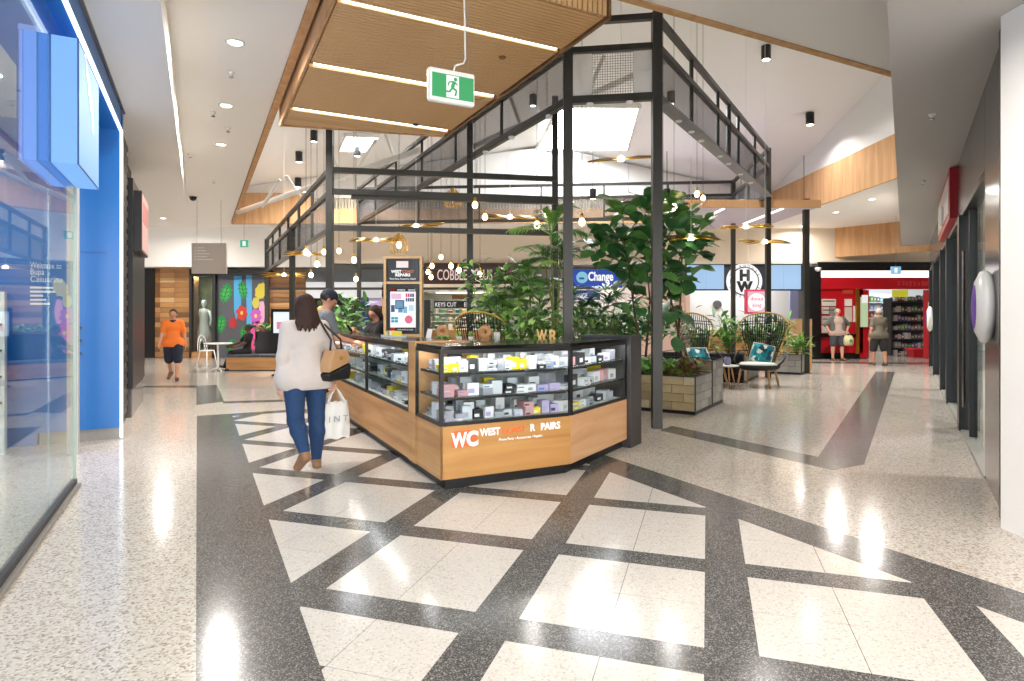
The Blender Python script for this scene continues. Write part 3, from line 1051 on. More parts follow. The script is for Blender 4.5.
# domed lens sign
t = thing('domed_sign', 'white domed lens sign with purple face on the glossy grey panel', 'sign', rf(.85, 0, 1.57))
pr = [(.27, 0), (.30, .02), (.32, .05), (.30, .08), (.22, .115), (.12, .13)]
MB().lathe(pr, rf(.85, 0, 1.57), 28, -N2).build('shell', 'white_gloss', t, False, smooth=True)
MB().lathe([(.21, .115), (.16, .127), (.08, .136), (.02, .138)], rf(.85, 0, 1.57), 24, -N2).build('printed_face', glow('purple_face', '#7a3fb8', .4), t, False, smooth=True)
t = thing('domed_sign', 'far white domed lens sign on the shop post next to the red shop', 'sign', rf(12.9, .04, 1.4))
MB().lathe(pr, rf(12.9, .04, 1.4), 24, -N2).build('shell', 'white_gloss', t, False, smooth=True)
MB().lathe([(.21, .115), (.16, .127), (.02, .138)], rf(12.9, .04, 1.4), 20, -N2).build('printed_face', glow('purple_face', '#7a3fb8', .4), t, False, smooth=True)
# red fascia lightbox
t = thing('red_fascia_sign', 'red fascia sign box with white face on the right shop front', 'sign', rf(4.8, .1, 2.9))
MB().prism([rf(4.9, .09), rf(8.2, .09), rf(8.2, 0), rf(4.9, 0)], 2.86, 3.58).build('box', 'red_panel', t, False)
MB().prism([rf(5.0, .1), rf(8.1, .1), rf(8.1, .09), rf(5.0, .09)], 2.96, 3.48).build('face', mat('sign_face_pale', '#e9dcd6', .4), t, False)
MB().lathe([(.16, 0), (.16, .03), (.12, .05)], rf(6.4, .1, 3.1), 20, -N2).build('disc_logo', 'white_gloss', t, False)

# ================================================================== far shops
YF = 21.5


def fx(u, Y=YF):
    return (u - 512) / FPX * Y


def fz(v, Y=YF):
    return EYE + (HOR - v) / FPX * Y


def fbox(u0, u1, v0, v1, y0, y1):
    """slab facing the viewer between pixel columns u0..u1 and rows v0..v1 at Y=y0, back to y1"""
    return MB().bb(fx(u0, y0), fx(u1, y0), y0, y1, max(0, fz(v1, y0)), fz(v0, y0))


# timber plank wall at far left
TW = tag(fbox(146, 190, 266, 360, 21.7, 22.3).build('plank_wall', 'oak_dark'), 'wall of mixed timber planks left of the shop window', None, None, 'structure')
x0, x1 = fx(146, 21.7), fx(190, 21.7)
pm = [MB().bb(0, (x1 - x0) / 3 - .01, 0, .04, 0, .165).mesh('plank', m) for m in ('oak_dark', 'oak_mid', 'oak', 'oak_pale', 'oak_mid')]
for c_ in range(3):
    for r_ in range(19):
        link('plank', random.choice(pm[:3] if c_ != 1 else pm[1:]), TW, False, loc=(x0 + c_ * (x1 - x0) / 3, 21.66, .02 + r_ * .175))
tag(fbox(140, 154, 262, 360, 21.6, 22.4).build('wall_dark_return', 'black'), 'dark return beside the timber plank wall', None, None, 'structure')
# fashion window
SW = thing('shop_window', 'dark framed fashion shop window with a dressed mannequin behind glass', 'shop front', (fx(200), YF, 0))
fbox(190, 214, 269, 276, 21.4, 22.4).build('header', 'black', SW, False)
for a, b in ((189, 191.5), (212, 215)):
    fbox(a, b, 269, 360, 21.4, 21.55).build('mullion', 'charcoal', SW, False)
fbox(190, 214, 276, 357, 21.46, 21.48).build('glass_pane', 'pane', SW, False)
fbox(190, 214, 352, 360, 21.4, 23.2).build('plinth', 'oak_mid', SW, False)
bk = mat('window_print', '#8d9068', .8, vary=.8, scale=2.2)
fbox(187, 216, 272, 356, 23.3, 23.4).build('back_print', bk, SW, False)
area_light('window_fill_light', (fx(202, 22), 22.1, 3.0), 1.0, 150, (1, .95, .88), size_y=.4)  # unseen light added to brighten the window display
MQ = thing('mannequin', 'mannequin in a pale dress behind the fashion window', 'mannequin', (fx(204, 22.4), 22.4, .25))
MB().lathe([(.30, .25), (.26, .6), (.17, .95), (.15, 1.05), (.19, 1.3), (.16, 1.45), (.05, 1.5)], n=16).build('dress', mat('dress', '#d9d4cc', .8), MQ, smooth=True)
MB().lathe([(.05, 1.48), (.05, 1.56), (.08, 1.62), (.09, 1.7), (.07, 1.78), (.02, 1.8)], n=14).build('head', 'white_plastic', MQ, smooth=True)
MB().lathe([(.18, 0), (.18, .02), (.02, .03), (.02, .3)], n=14).build('stand', 'chrome', MQ)
for s in (-1, 1):
    MB().tube([(s * .19, 0, 1.4), (s * .26, .02, 1.1), (s * .24, -.06, .85)], [.045, .038, .03], 8).build('arm', 'white_plastic', MQ, smooth=True)
# mural
MU = thing('mural', 'grey wall mural of tropical leaves and flowers behind the bench', 'mural', (fx(240), YF, 0))
fbox(215, 268, 274, 360, 21.6, 21.8).build('painted_wall', mat('mural_grey', '#5d5f66', .8), MU, False)
MB().bb(fx(213), fx(270), 21.3, 21.9, fz(274), fz(270)).build('cornice', 'black', MU, False)


def paint(poly, col, layer, name):
    pts = [(fx(u, 21.6), fz(v, 21.6)) for u, v in poly]
    MB().plate(pts, (0, 21.6 - .004 * layer, 0), (1, 0, 0), (0, 0, 1), .003).build(name, mat('paint' + col, col, .7), MU, False)


paint([(234, 276), (242, 276), (241, 310), (236, 320), (234, 310)], '#4fa8e0', 1, 'painted_stripe')
paint([(246, 275), (252, 275), (252, 345), (247, 345)], '#5aa9dd', 1, 'painted_stripe')


def blob(cu, cv, ru, rv, n=9, notch=.0, tilt=0.0):
    out = []
    for k in range(n * 2):
        a = PI * k / n
        r = 1 - (notch if k % 2 else 0)
        x, y = ru * r * math.cos(a), rv * r * math.sin(a)
        out.append((cu + x * math.cos(tilt) - y * math.sin(tilt), cv + x * math.sin(tilt) + y * math.cos(tilt)))
    return out


def petals(cu, cv, r, n, col, layer=3, stretch=1.6):
    for k in range(n):
        a = 2 * PI * k / n + .3
        paint(blob(cu + r * .55 * math.cos(a), cv + r * .55 * math.sin(a) * stretch, r * .55, r * .32 * stretch, 6, .04, a), col, layer + (k % 2), 'painted_petal')


def vein(u0, v0, u1, v1, col='#1d6a34', w=.35, layer=4):
    du, dv = u1 - u0, v1 - v0
    L = math.hypot(du, dv)
    nu, nv = -dv / L * w, du / L * w
    paint([(u0 - nu, v0 - nv), (u1 - nu, v1 - nv), (u1 + nu, v1 + nv), (u0 + nu, v0 + nv)], col, layer, 'painted_vein')


for cu, cv, ru, rv, tl_ in ((226, 293, 6.5, 11, .3), (243, 290, 5, 10, -.2), (221, 324, 5.5, 10, .2), (244, 333, 4.5, 8, 0), (231, 345, 5, 7, .5)):
    paint(blob(cu, cv, ru, rv, 13, .3, tl_), '#2f9a4a', 2, 'painted_leaf')
    paint(blob(cu, cv, ru * .55, rv * .6, 9, .05, tl_), '#49b35c', 3, 'painted_leaf')
    vein(cu + rv * .8 * math.sin(tl_), cv - rv * .8 * math.cos(tl_), cu - rv * .8 * math.sin(tl_), cv + rv * .8 * math.cos(tl_))
    for f_ in (-.4, 0, .4):
        m0 = (cu - rv * f_ * math.sin(tl_), cv + rv * f_ * math.cos(tl_))
        vein(m0[0], m0[1], m0[0] + ru * .7, m0[1] - rv * .2, w=.25)
        vein(m0[0], m0[1], m0[0] - ru * .7, m0[1] - rv * .2, w=.25)
petals(242, 313, 5.5, 6, '#d9463c')
petals(233, 323, 4, 6, '#b8323a')
petals(258, 331, 7, 7, '#d94f9c')
petals(256, 316, 5.5, 6, '#c65fc0')
petals(262, 344, 6, 6, '#b03a8a')
petals(249, 346, 6, 6, '#e0588a')
paint(blob(262, 312, 3.5, 12, 6, .1, 0), '#f0a8c8', 2, 'painted_leaf')
paint(blob(261, 291, 6, 9, 8, .14, .3), '#d6c84a', 3, 'painted_leaf')
paint(blob(256, 303, 4, 6, 6, .1, 0), '#c9c25a', 3, 'painted_leaf')
for u, v in ((242, 313), (258, 331), (256, 316), (249, 346), (262, 344)):
    paint(blob(u, v, 1.3, 2, 6, .0, 0), '#f2d24a', 6, 'painted_flower_heart')
# timber wall with a lit screen, behind the woman
fbox(268, 306, 274, 362, 21.8, 22.3).build('plank_wall_back', 'oak_mid')
tag(bpy.data.objects['plank_wall_back'], 'timber clad wall between the mural and the steel posts', None, None, 'structure')
for r_ in range(18):
    MB().bb(fx(268, 21.8), fx(306, 21.8), 21.75, 21.8, .03 + r_ * .175, .19 + r_ * .175).build('plank', ('oak_mid', 'oak', 'oak_dark')[r_ % 3], bpy.data.objects['plank_wall_back'], False)
t = thing('lit_screen', 'white lit screen on a dark stand behind the woman with the handbag', 'screen', (fx(281, 15.2), 15.2, 0))
MB().bb(fx(271, 15.2), fx(293, 15.2), 15.2, 15.3, fz(335, 15.2), fz(309, 15.2)).build('case', 'black', t, False)
MB().bb(fx(273.5, 15.2), fx(291, 15.2), 15.19, 15.2, fz(333, 15.2), fz(312, 15.2)).build('display', glow('screen_pale', '#dfe6f4', 1.2), t, False)
MB().bb(fx(277, 15.2), fx(287, 15.2), 15.183, 15.19, fz(329, 15.2), fz(322, 15.2)).build('picture', glow('screen_pink', '#e08aa0', 1.0), t, False)
MB().bb(fx(278, 15.2), fx(286, 15.2), 15.22, 15.28, 0, fz(335, 15.2)).build('stand', 'charcoal', t, False)
MB().bb(fx(273, 15.2), fx(291, 15.2), 15.1, 15.4, 0, .04).build('foot', 'charcoal', t, False)

# dim shop behind the man in the cap
DK = thing('dim_shop_front', 'dim brown shop front with pale bulkhead behind the counter staff', 'shop front', (fx(350), YF, 0))
fbox(306, 385, 282, 298, 21.4, 21.7).build('bulkhead', mat('pale_blue_wall', '#cdd2d8', .8), DK, False)
fbox(306, 388, 298, 360, 22.4, 22.5).build('back_panel', mat('brown_dark', '#3b2c20', .7), DK, False)
fbox(306, 384, 262, 282, 21.6, 21.8).build('upper_glass', mat('smoke_panel', '#5f6468', .25), DK, False)
fbox(328, 345, 318, 334, 21.9, 22.3).build('dark_counter', 'black', DK, False)
fbox(362, 368, 297, 345, 21.35, 21.5).build('blue_post', mat('navy', '#1d2f6b', .5), DK, False)
fbox(368, 383, 297, 306, 21.45, 21.6).build('lilac_sign', mat('lilac', '#b9a9d8', .5), DK, False)
fbox(382, 386, 285, 360, 21.4, 21.6).build('jamb', 'fascia_oak', DK, False)

# key cutting shop
CB = thing('repair_shop_front', 'shoe and key repair shop front with brown sign and white letters', 'shop front', (fx(470), YF, 0))
sbd = fbox(424, 520, 263, 284, 21.2, 21.4).build('sign_board', mat('brown_sign', '#4a3329', .5), CB, False)
lettering('COBBLER PLUS', .52, (fx(437, 21.2), 21.17, fz(280, 21.2)), (1, 0, 0), UP, glow('letter_warm', '#f4d9cf', .9), sbd, fit=fx(492, 21.2) - fx(437, 21.2), depth=.02)
fbox(422, 520, 284, 289, 21.1, 21.6).build('ledge', 'cream_paint', CB, False)
fbox(422, 520, 289, 291, 21.3, 25).build('soffit', 'white_paint', CB, False)
fbox(436, 492, 291.8, 293, 22.4, 22.55).build('strip_light', 'led_white', CB, False)
fbox(452, 474, 295, 299, 21.6, 21.65).build('small_sign', 'oak_dark', CB, False)
fbox(420, 540, 291, 362, 24.6, 24.7).build('back_wall', mat('pale_green_wall', '#c7cfc4', .8), CB, False)
fbox(424, 430, 300, 362, 21.5, 21.7).build('jamb', 'charcoal', CB, False)
t_ = fbox(434, 520, 301, 308, 22.0, 22.1).build('hanging_board', 'charcoal', CB, False)
lettering('KEYS CUT', .21, (fx(435, 22), 21.98, fz(306.5, 22)), (1, 0, 0), UP, 'sign_white', t_, fit=fx(456, 22) - fx(435, 22))
lettering('ENGRAVING', .21, (fx(464, 22), 21.98, fz(306.5, 22)), (1, 0, 0), UP, 'sign_white', t_, fit=fx(490, 22) - fx(464, 22))
fbox(426, 512, 330, 360, 21.9, 22.5).build('service_counter', 'oak_mid', CB, False)
for k, v in enumerate((313, 321, 329)):
    fbox(428, 512, v, v + .7, 24.2, 24.5).build('wall_shelf', 'white_paint', CB, False)
for k in range(36):
    r_, c_ = divmod(k, 12)
    xx = fx(430 + c_ * 6.8, 24.2)
    z = fz((313, 321, 329)[r_], 24.2)
    w, h = .12 + .06 * random.random(), .16 + .08 * random.random()
    col = random.choice(('#3f8a5a', '#2f6d58', '#6aa86a', '#d9d2b8', '#8c5a3a', '#c9b04a'))
    t = thing('stock_box', 'small stock packet on the %s wall shelf of the repair shop' % ('top', 'middle', 'lowest')[r_], 'packet', (xx, 24.3, z), group='stock on repair shop shelf ' + ('top', 'middle', 'lowest')[r_])
    MB().bb(-w / 2, w / 2, -.05, .05, 0, h).build('carton', mat('stock' + col, col, .6), t)
    MB().bb(-w / 2, w / 2, -.052, -.05, h * .55, h * .8).build('print_strip', 'white_plastic', t)
area_light('repair_shop_lamp', (fx(470, 22.4), 22.45, fz(293.6, 22.4)), 2.0, 60, (1, .97, .92), size_y=.12)

# money changer
CH = thing('currency_shop_front', 'currency exchange shop front with royal blue lit sign behind the plants', 'shop front', (fx(590), YF, 0))
sbx = fbox(571, 622, 267, 287.5, 21.2, 21.4).build('sign_box', glow('royal_blue', '#2a49a6', 1.0), CH, False)
lettering('Change', .42, (fx(588, 21.2), 21.18, fz(280.5, 21.2)), (1, 0, 0), UP, 'sign_white', sbx, fit=fx(613, 21.2) - fx(588, 21.2), bold=.012)
MB().lathe([(.2, 0), (.2, .02), (.15, .03)], (fx(582, 21.2), 21.19, fz(277.5, 21.2)), 20, (0, -1, 0)).build('round_logo', glow('aqua', '#8fd3e8', .8), sbx, False)
MB().bb(fx(579, 21.2), fx(584, 21.2), 21.15, 21.17, fz(279.5, 21.2), fz(277.5, 21.2)).build('logo_bar', glow('royal_blue', '#2a49a6', 1.0), sbx, False)
hsg = fbox(566, 600, 290, 300, 20.4, 20.5).build('hanging_sign', mat('navy_sign', '#28407f', .5), CH, False)
lettering('CHANGE', .22, (fx(569, 20.4), 20.38, fz(298, 20.4)), (1, 0, 0), UP, 'sign_white', hsg, fit=fx(587, 20.4) - fx(569, 20.4))
for u in (568, 598):
    MB().tube([(fx(u, 20.45), 20.45, fz(290, 20.45)), (fx(u, 20.45), 20.45, 4.5)], .008, 6).build('hanger', 'chrome', CH, False)
fbox(560, 640, 287.5, 362, 23.4, 23.5).build('back_wall', mat('pale_peach', '#eadfd8', .8), CH, False)
fbox(563, 569, 285, 360, 21.3, 21.5).build('blue_jamb', mat('jamb_blue', '#7f8fd0', .5), CH, False)
fbox(566, 640, 332, 360, 21.6, 22.2).build('counter', 'white_plastic', CH, False)
area_light('currency_shop_lamp', (fx(600, 22.6), 22.6, 3.3), 1.6, 50, (1, .97, .94), size_y=.6)
fbox(520, 566, 284, 362, 22.2, 22.4).build('wall_shop_pier', 'cream_paint')
tag(bpy.data.objects['wall_shop_pier'], 'cream pier wall between the back shops', None, None, 'structure')
fbox(636, 690, 285, 362, 21.8, 22.2).build('wall_pink_pier', mat('peach_wall', '#e3c3b4', .8))
tag(bpy.data.objects['wall_pink_pier'], 'peach pier wall behind the fig tree', None, None, 'structure')

# donut kiosk shop
DN = thing('donut_shop_front', 'donut shop front with pale blue lit panels and round black and white badge', 'shop front', (fx(745), YF, 0))
for a, b in ((688, 705), (706, 724), (767, 783), (784, 801)):
    fbox(a, b, 265, 289, 21.15, 21.3).build('lit_panel', glow('pale_blue_lit', '#a9cdf2', .9), DN, False)
fbox(686, 803, 263.5, 290.5, 21.3, 21.5).build('fascia', mat('navy_dark', '#1b1f33', .4), DN, False)
MB().lathe([(.62, 0), (.62, .03), (.58, .05)], (fx(746, 21.1), 21.28, fz(281, 21.1)), 32, (0, -1, 0)).build('badge_disc', 'sign_white', DN, False)
bdg = bpy.data.objects['badge_disc']
MB().lathe([(.50, .05), (.50, .056), (.47, .056), (.47, .05)], (fx(746, 21.1), 21.28, fz(281, 21.1)), 32, (0, -1, 0)).build('badge_ring', 'black', bdg, False)
MB().lathe([(.46, .052), (.46, .058)], (fx(746, 21.1), 21.28, fz(281, 21.1)), 32, (0, -1, 0)).build('badge_field', 'sign_white', bdg, False)
lettering('H', .5, (fx(746, 21.1), 21.215, fz(280, 21.1)), (1, 0, 0), UP, 'black', bdg, align='CENTER', bold=.03)
lettering('W', .46, (fx(746, 21.1), 21.215, fz(291, 21.1)), (1, 0, 0), UP, 'black', bdg, align='CENTER', bold=.03)
for s, a0, a1, sg_ in (('HAIRHOUSE', 155, 25, 1), ('WAREHOUSE', 205, 335, -1)):
    for k, ch in enumerate(s):
        a = math.radians(a0 + (a1 - a0) * k / (len(s) - 1))
        c = Vector((fx(746, 21.1) + .53 * math.cos(a), 21.222, fz(281, 21.1) + .53 * math.sin(a)))
        ey = Vector((math.cos(a), 0, math.sin(a))) * sg_
        ex = Vector((ey.z, 0, -ey.x))
        lettering(ch, .11, c - ey * .04, ex, ey, 'black', bdg, name='letter', align='CENTER')
fbox(686, 803, 290.5, 334, 24.0, 24.1).build('back_wall', mat('bright_wall', '#eeeeea', .7), DN, False)
fbox(686, 690, 263, 362, 21.4, 21.6).build('jamb', mat('peach_wall', '#e3c3b4', .8), DN, False)
fbox(690, 786, 330, 362, 21.5, 22.2).build('service_counter', 'oak_mid', DN, False)
fbox(688, 788, 328, 330, 21.4, 22.3).build('counter_top', 'white_gloss', DN, False)
fbox(784, 812, 319, 372, 16.6, 17.1).build('beige_counter_end', 'fascia_oak')
tag(bpy.data.objects['beige_counter_end'], 'beige timber counter end beside the slim black post', 'counter')
fbox(790, 801, 290, 330, 23.0, 23.1).build('menu_board', mat('menu_blue', '#9fb0d8', .5), DN, False)
MB().lathe([(.17, 0), (.17, .04), (.14, .05)], (fx(717.5, 23.9), 23.95, fz(304.5, 23.9)), 20, (0, -1, 0)).build('wall_clock', 'grey_panel', DN, False)
t = thing('square_sign', 'square pink and white donut sign in a red frame above the counter', 'sign', (fx(756, 21), 21, 2))
fbox(745, 768, 289.5, 314, 20.9, 20.97).build('frame', mat('pinkred', '#d8345c', .5), t, False)
sqf = fbox(748, 766, 291.5, 312, 20.88, 20.9).build('face', glow('pink_face', '#f5c3d2', .8), t, False)
MB().lathe([(.30, 0), (.30, .01)], (fx(756.5, 20.9), 20.88, fz(302, 20.9)), 24, (0, -1, 0)).build('white_disc', 'sign_white', sqf, False)
lettering('donut', .19, (fx(756.5, 20.9), 20.86, fz(300.5, 20.9)), (1, 0, 0), UP, mat('hotpink', '#d83c86', .5), sqf, align='CENTER')
lettering('king', .19, (fx(756.5, 20.9), 20.86, fz(307, 20.9)), (1, 0, 0), UP, mat('hotpink', '#d83c86', .5), sqf, align='CENTER')
for k in range(2):
    MB().tube([(fx(748 + k * 17, 20.93), 20.93, fz(290, 20.93)), (fx(748 + k * 17, 20.93), 20.93, 4.5)], .008, 6).build('hanger', 'chrome', t, False)
area_light('donut_shop_lamp', (fx(740, 22.8), 22.8, 3.3), 3, 80, (.97, .98, 1), size_y=.8)

# black column and red shop
T = MB().bb(fx(808, 20.9), fx(821, 20.9), 20.9, 21.6, 0, 3.15)
struct('wall_black_column', T, 'black', 'black pier between the donut shop and the red shop')
t = thing('camera_dome', 'small white camera dome on the black pier beside the red shop', 'camera', (fx(818, 20.8), 20.8, 3.0))
MB().lathe([(.1, .1), (.1, .06), (.08, 0), (.03, -.03)], n=14).build('dome', 'white_gloss', t, smooth=True)
MB().bb(-.04, .04, 0, .1, .08, .12).build('bracket', 'white_gloss', t)
RS = thing('red_shop_front', 'red variety shop front with white light strip and posters', 'shop front', (fx(870), YF, 0))
fbox(818, 940, 262, 270.5, 21.0, 21.4).build('black_band', 'black', RS, False)
fbox(821, 940, 270.5, 277.5, 21.1, 21.3).build('light_strip', glow('strip_white', '#fff6f2', 2.0), RS, False)
fbox(821, 940, 277.5, 289, 21.0, 21.3).build('fascia', 'red_panel', RS, False)
for k in range(8):
    fbox(898 + k * 3.9, 900.6 + k * 3.9, 281 + (k % 3) * .5, 286, 20.98, 21.0).build('letter_mark', mat('red_bright', '#e03040', .4), RS, False)
fbox(821, 863, 289, 353, 21.1, 21.3).build('side_panel', 'red_panel', RS, False)
fbox(821, 868, 353, 360, 21.15, 21.35).build('skirting', 'black', RS, False)
fbox(860, 869, 290, 358, 21.1, 21.35).build('jamb', 'red_panel', RS, False)
fbox(928, 936, 290, 358, 21.1, 21.35).build('jamb', 'red_panel', RS, False)
fbox(821, 858, 334, 337, 21.0, 21.1).build('dado_rail', 'black', RS, False)
fbox(856.5, 859, 288, 354, 20.98, 21.05).build('door_handle_rail', 'brass', RS, False)
for a, b, c_, d_, col in ((822, 836, 299, 306, '#d9d2c4'), (822, 829, 307, 314, '#c9c4ba'), (830, 836, 307, 316, '#8f8a86'), (822, 836, 316, 324, '#b8b4ae'), (822, 828, 325, 333, '#cfcac0'), (845, 852, 299, 306, '#e8e4da'), (845, 852, 307, 322, '#d8c8b8'), (853.5, 856, 306, 322, '#efe9e0'), (843, 853, 289.5, 294, '#c9482c')):
    fbox(a, b, c_, d_, 21.06, 21.1).build('poster', mat('poster' + col, col, .5), RS, False)
for r_ in range(3):
    fbox(823, 835, 300.5 + r_ * 9, 301.6 + r_ * 9, 21.05, 21.06).build('poster_print', mat('print_dark', '#5a5550', .6), RS, False)
fbox(862, 868, 297, 327, 21.0, 21.1).build('lit_poster', glow('poster_green', '#cfe8b8', .7), RS, False)
fbox(862, 868, 295, 303, 20.98, 21.0).build('lit_poster', glow('poster_white', '#f4f4f0', .9), RS, False)
fbox(893, 908, 290, 297, 21.2, 21.25).build('yellow_ticket', glow('ticket_yellow', '#e6e03a', .6), RS, False)
fbox(866, 934, 288, 362, 25.6, 25.7).build('back_wall', mat('shop_pale', '#dfe3e8', .7), RS, False)
fbox(930, 934, 302, 330, 20.95, 21.05).build('sale_card', 'white_plastic', RS, False)
RSH = thing('gondola_shelving', 'black shelving packed with stock inside the red shop doorway', 'shelving', (fx(910, 23), 23, 0))
for v in (301, 312, 321, 330, 339, 348, 356):
    fbox(893, 931, v, v + .9, 22.6, 23.1).build('shelf', 'charcoal', RSH, False)
fbox(892, 932, 298, 358, 23.1, 23.15).build('back_panel', 'black', RSH, False)
fbox(891.3, 892.6, 298, 358, 22.6, 23.1).build('end_panel', 'charcoal', RSH, False)
RSH2 = thing('wall_shelving', 'pale wall shelving with coloured stock at the back of the red shop', 'shelving', (fx(878, 25), 25, 0))
for v in (302, 310, 318, 326, 334):
    fbox(869, 891, v, v + .8, 24.6, 25.1).build('shelf', 'white_plastic', RSH2, False)
fbox(868.5, 891.5, 294, 358, 25.1, 25.15).build('back_panel', 'white_plastic', RSH2, False)
cols = ('#3aa7b8', '#d65a8a', '#5a4a7a', '#e8e8ea', '#4a8a4a', '#c8a03a', '#7aa8d8', '#2c3a5a', '#b03a3a', '#c8c8cc')
for si, (vs_, ua, ub, Y0, step, dark_) in enumerate((((301, 312, 321, 330, 339, 348, 356), 893.5, 930, 22.75, 3.3, True), ((302, 310, 318, 326, 334), 869.5, 890, 24.75, 3.2, False))):
    for ri, v in enumerate(vs_):
        u = ua
        while u < ub:
            w = (step - .5) / FPX * Y0
            h = random.uniform(.14, .24)
            col = random.choice(('#3a3a44', '#66666e', '#8a8a90', '#b8bcc4', '#d8dce2', '#3f8d5a', '#4a5aa0', '#8a5a4a') if dark_ else cols)
            t = thing('stock_packet', ('packet on row %s of the black gondola in the red shop' if dark_ else 'coloured packet on shelf row %s at the back of the red shop') % ('one', 'two', 'three', 'four', 'five', 'six', 'seven')[ri], 'packet', (fx(u + step / 2, Y0), Y0, fz(v, Y0)), group='packets on %s row %d' % ('gondola' if dark_ else 'wall shelving', ri + 1))
            MB().bb(-w / 2, w / 2, -.06, .06, 0, h).build('carton', mat('pk' + col, col, .5), t)
            MB().bb(-w * .35, w * .35, -.064, -.06, h * .3, h * .75).build('label_print', mat('pkl' + col, random.choice(('#e8e4dc', '#d8d8dc', '#c8b8a8')), .5), t)
            u += step
area_light('red_shop_lamp', (fx(900, 23.6), 23.8, 3.3), 3.5, 90, (.95, .98, 1), size_y=1.5)
t = thing('red_basket_stand', 'low red basket stand at the red shop doorway', 'stand', (fx(922, 21.6), 21.9, 0))
fbox(914, 930, 350, 357, 21.7, 22.1).build('body', 'red_panel', t, False)
fbox(913, 931, 348.5, 350, 21.65, 22.15).build('rim', mat('red_bright', '#e03040', .4), t, False)
# far exit sign over the red shop
t = thing('hanging_sign', 'small blue and white hanging sign before the red shop', 'sign', (fx(895, 18.5), 18.5, 2.9))
fbox(891.5, 901, 266.5, 274, 18.5, 18.55).build('panel', glow('sky_sign', '#8fc6ea', .9), t, False)
fbox(895, 897.5, 268, 272.5, 18.48, 18.5).build('symbol', 'sign_white', t, False)
MB().tube([(fx(896, 18.52), 18.52, fz(266.5, 18.5)), (fx(896, 18.52), 18.52, 4.5)], .006, 6).build('hanger', 'chrome', t, False)

mat('letter_pale', '#d8d4ce', .6)
# grey directory hanging at left
t = thing('hanging_directory', 'grey hanging directory board over the far left walkway', 'sign', (fx(208, 16), 16, 2.6))
dbd = fbox(191.5, 226, 243, 273.5, 16, 16.08).build('board', mat('taupe', '#b9b0a8', .6), t, False)
for k, w in enumerate((7, 9, 12, 10, 16)):
    fbox(197, 197 + w, 247.4 + k * 2.9, 248.3 + k * 2.9, 15.99, 16).build('print_line', 'letter_pale', dbd, False)
    fbox(194.3, 195.8, 247.4 + k * 2.9, 248.3 + k * 2.9, 15.99, 16).build('print_arrow', 'letter_pale', dbd, False)
for u in (197, 221):
    MB().tube([(fx(u, 16.04), 16.04, fz(243, 16)), (fx(u, 16.04), 16.04, 4.5)], .006, 6).build('hanger', 'chrome', t, False)
t = thing('exit_sign', 'small green exit sign on the far left ceiling beside the directory', 'sign', (fx(244, 18.5), 18.5, 3.7))
fbox(240, 248, 240, 247, 18.5, 18.54).build('panel', glow('exit_green_far', '#3fae8a', 1.0), t, False)
fbox(242.5, 245.5, 241.2, 245.8, 18.49, 18.5).build('symbol', 'sign_white', t, False)
MB().tube([(fx(244, 18.52), 18.52, fz(240, 18.5)), (fx(244, 18.52), 18.52, 4.5)], .006, 6).build('hanger', 'chrome', t, False)
# ================================================================== kiosk
C1 = Vector((-.60, 5.20, 0))
C2 = C1 + N1 * 1.29
C3 = C2 + D2 * 1.385
C4 = C3 + D2 * .33
KQ = C1 + D1 * .67                        # timber post between corner case and long cases
KQ2 = KQ + D1 * .2
KM = KQ2 + D1 * 1.75
KE = KM + D1 * 2.7
DEP = .55
IC2 = C2 + (D1 - N2).normalized() * .62   # inner corner behind C2
IQ, IQ2, IM, IE = KQ + N1 * DEP, KQ2 + N1 * DEP, KM + N1 * DEP, KE + N1 * DEP
IC3 = C3 - N2 * DEP
IC4 = C4 - N2 * DEP
ZW0, ZW1, ZG, ZT = .10, .555, 1.2, 1.245
SHZ = (.575, .775, .99)


def inset(poly, d):
    c = sum((Vector(p) for p in poly), Vector((0, 0, 0))) / len(poly)
    out = []
    for p in poly:
        v = c - Vector(p)
        out.append(Vector(p) + v.normalized() * d)
    return out


def setback(plan, sides, e):
    poly = [(p[0], p[1]) for p in plan]
    for p, q in sides:
        d = (q - p).normalized()
        n = Vector((-d.y, d.x, 0))
        poly = clip(poly, p + n * e, -n)
    return poly


def case(name, label, plan, glazed, mats, seams=()):
    """display case: plan polygon, glazed = list of (p, q, material of the timber apron below)"""
    t = thing(name, label, 'display case', plan[0])
    back = lambda e: setback(plan, [(p, q) for p, q, m in glazed], e)
    MB().prism(back(.06), 0, ZW0).build('plinth', 'black', t, False)
    MB().prism(back(.02), ZW0, ZW1 - .01).build('carcass', 'oak', t, False)
    for p, q, m in glazed:
        MB().wall(p, q, -.018, ZW0, ZW1).build('apron', m, t, False)
        d = (q - p).normalized()
        n = Vector((-d.y, d.x, 0))
        MB().beam(p + d * .02 + UP * (ZW1 + .012) + n * .012, q - d * .02 + UP * (ZW1 + .012) + n * .012, .03, .03).build('bottom_rail', 'black', t, False)
        MB().beam(p + UP * (ZG - .015) + n * .012, q + UP * (ZG - .015) + n * .012, .03, .035).build('top_rail', 'black', t, False)
        MB().wall(p + n * .016 + d * .015, q + n * .016 - d * .015, -.006, ZW1 + .02, ZG - .03).build('glass_pane', 'case_glass', t, False)
        for z in SHZ[1:]:
            MB().beam(p + d * .03 + UP * z + n * .04, q - d * .03 + UP * z + n * .04, .015, .022).build('shelf_edge', 'black', t, False)
        MB().beam(p + d * .05 + UP * (ZG - .014) + n * .06, q - d * .05 + UP * (ZG - .014) + n * .06, .03, .012).build('led_strip', 'led_case', t, False)
    for z in SHZ[1:]:
        MB().prism(back(.05), z - .004, z + .008).build('shelf', 'shelf_glass', t, False)
    MB().prism(back(.03), ZW1 - .01, ZW1 + .012).build('case_floor', 'white_plastic', t, False)
    return t


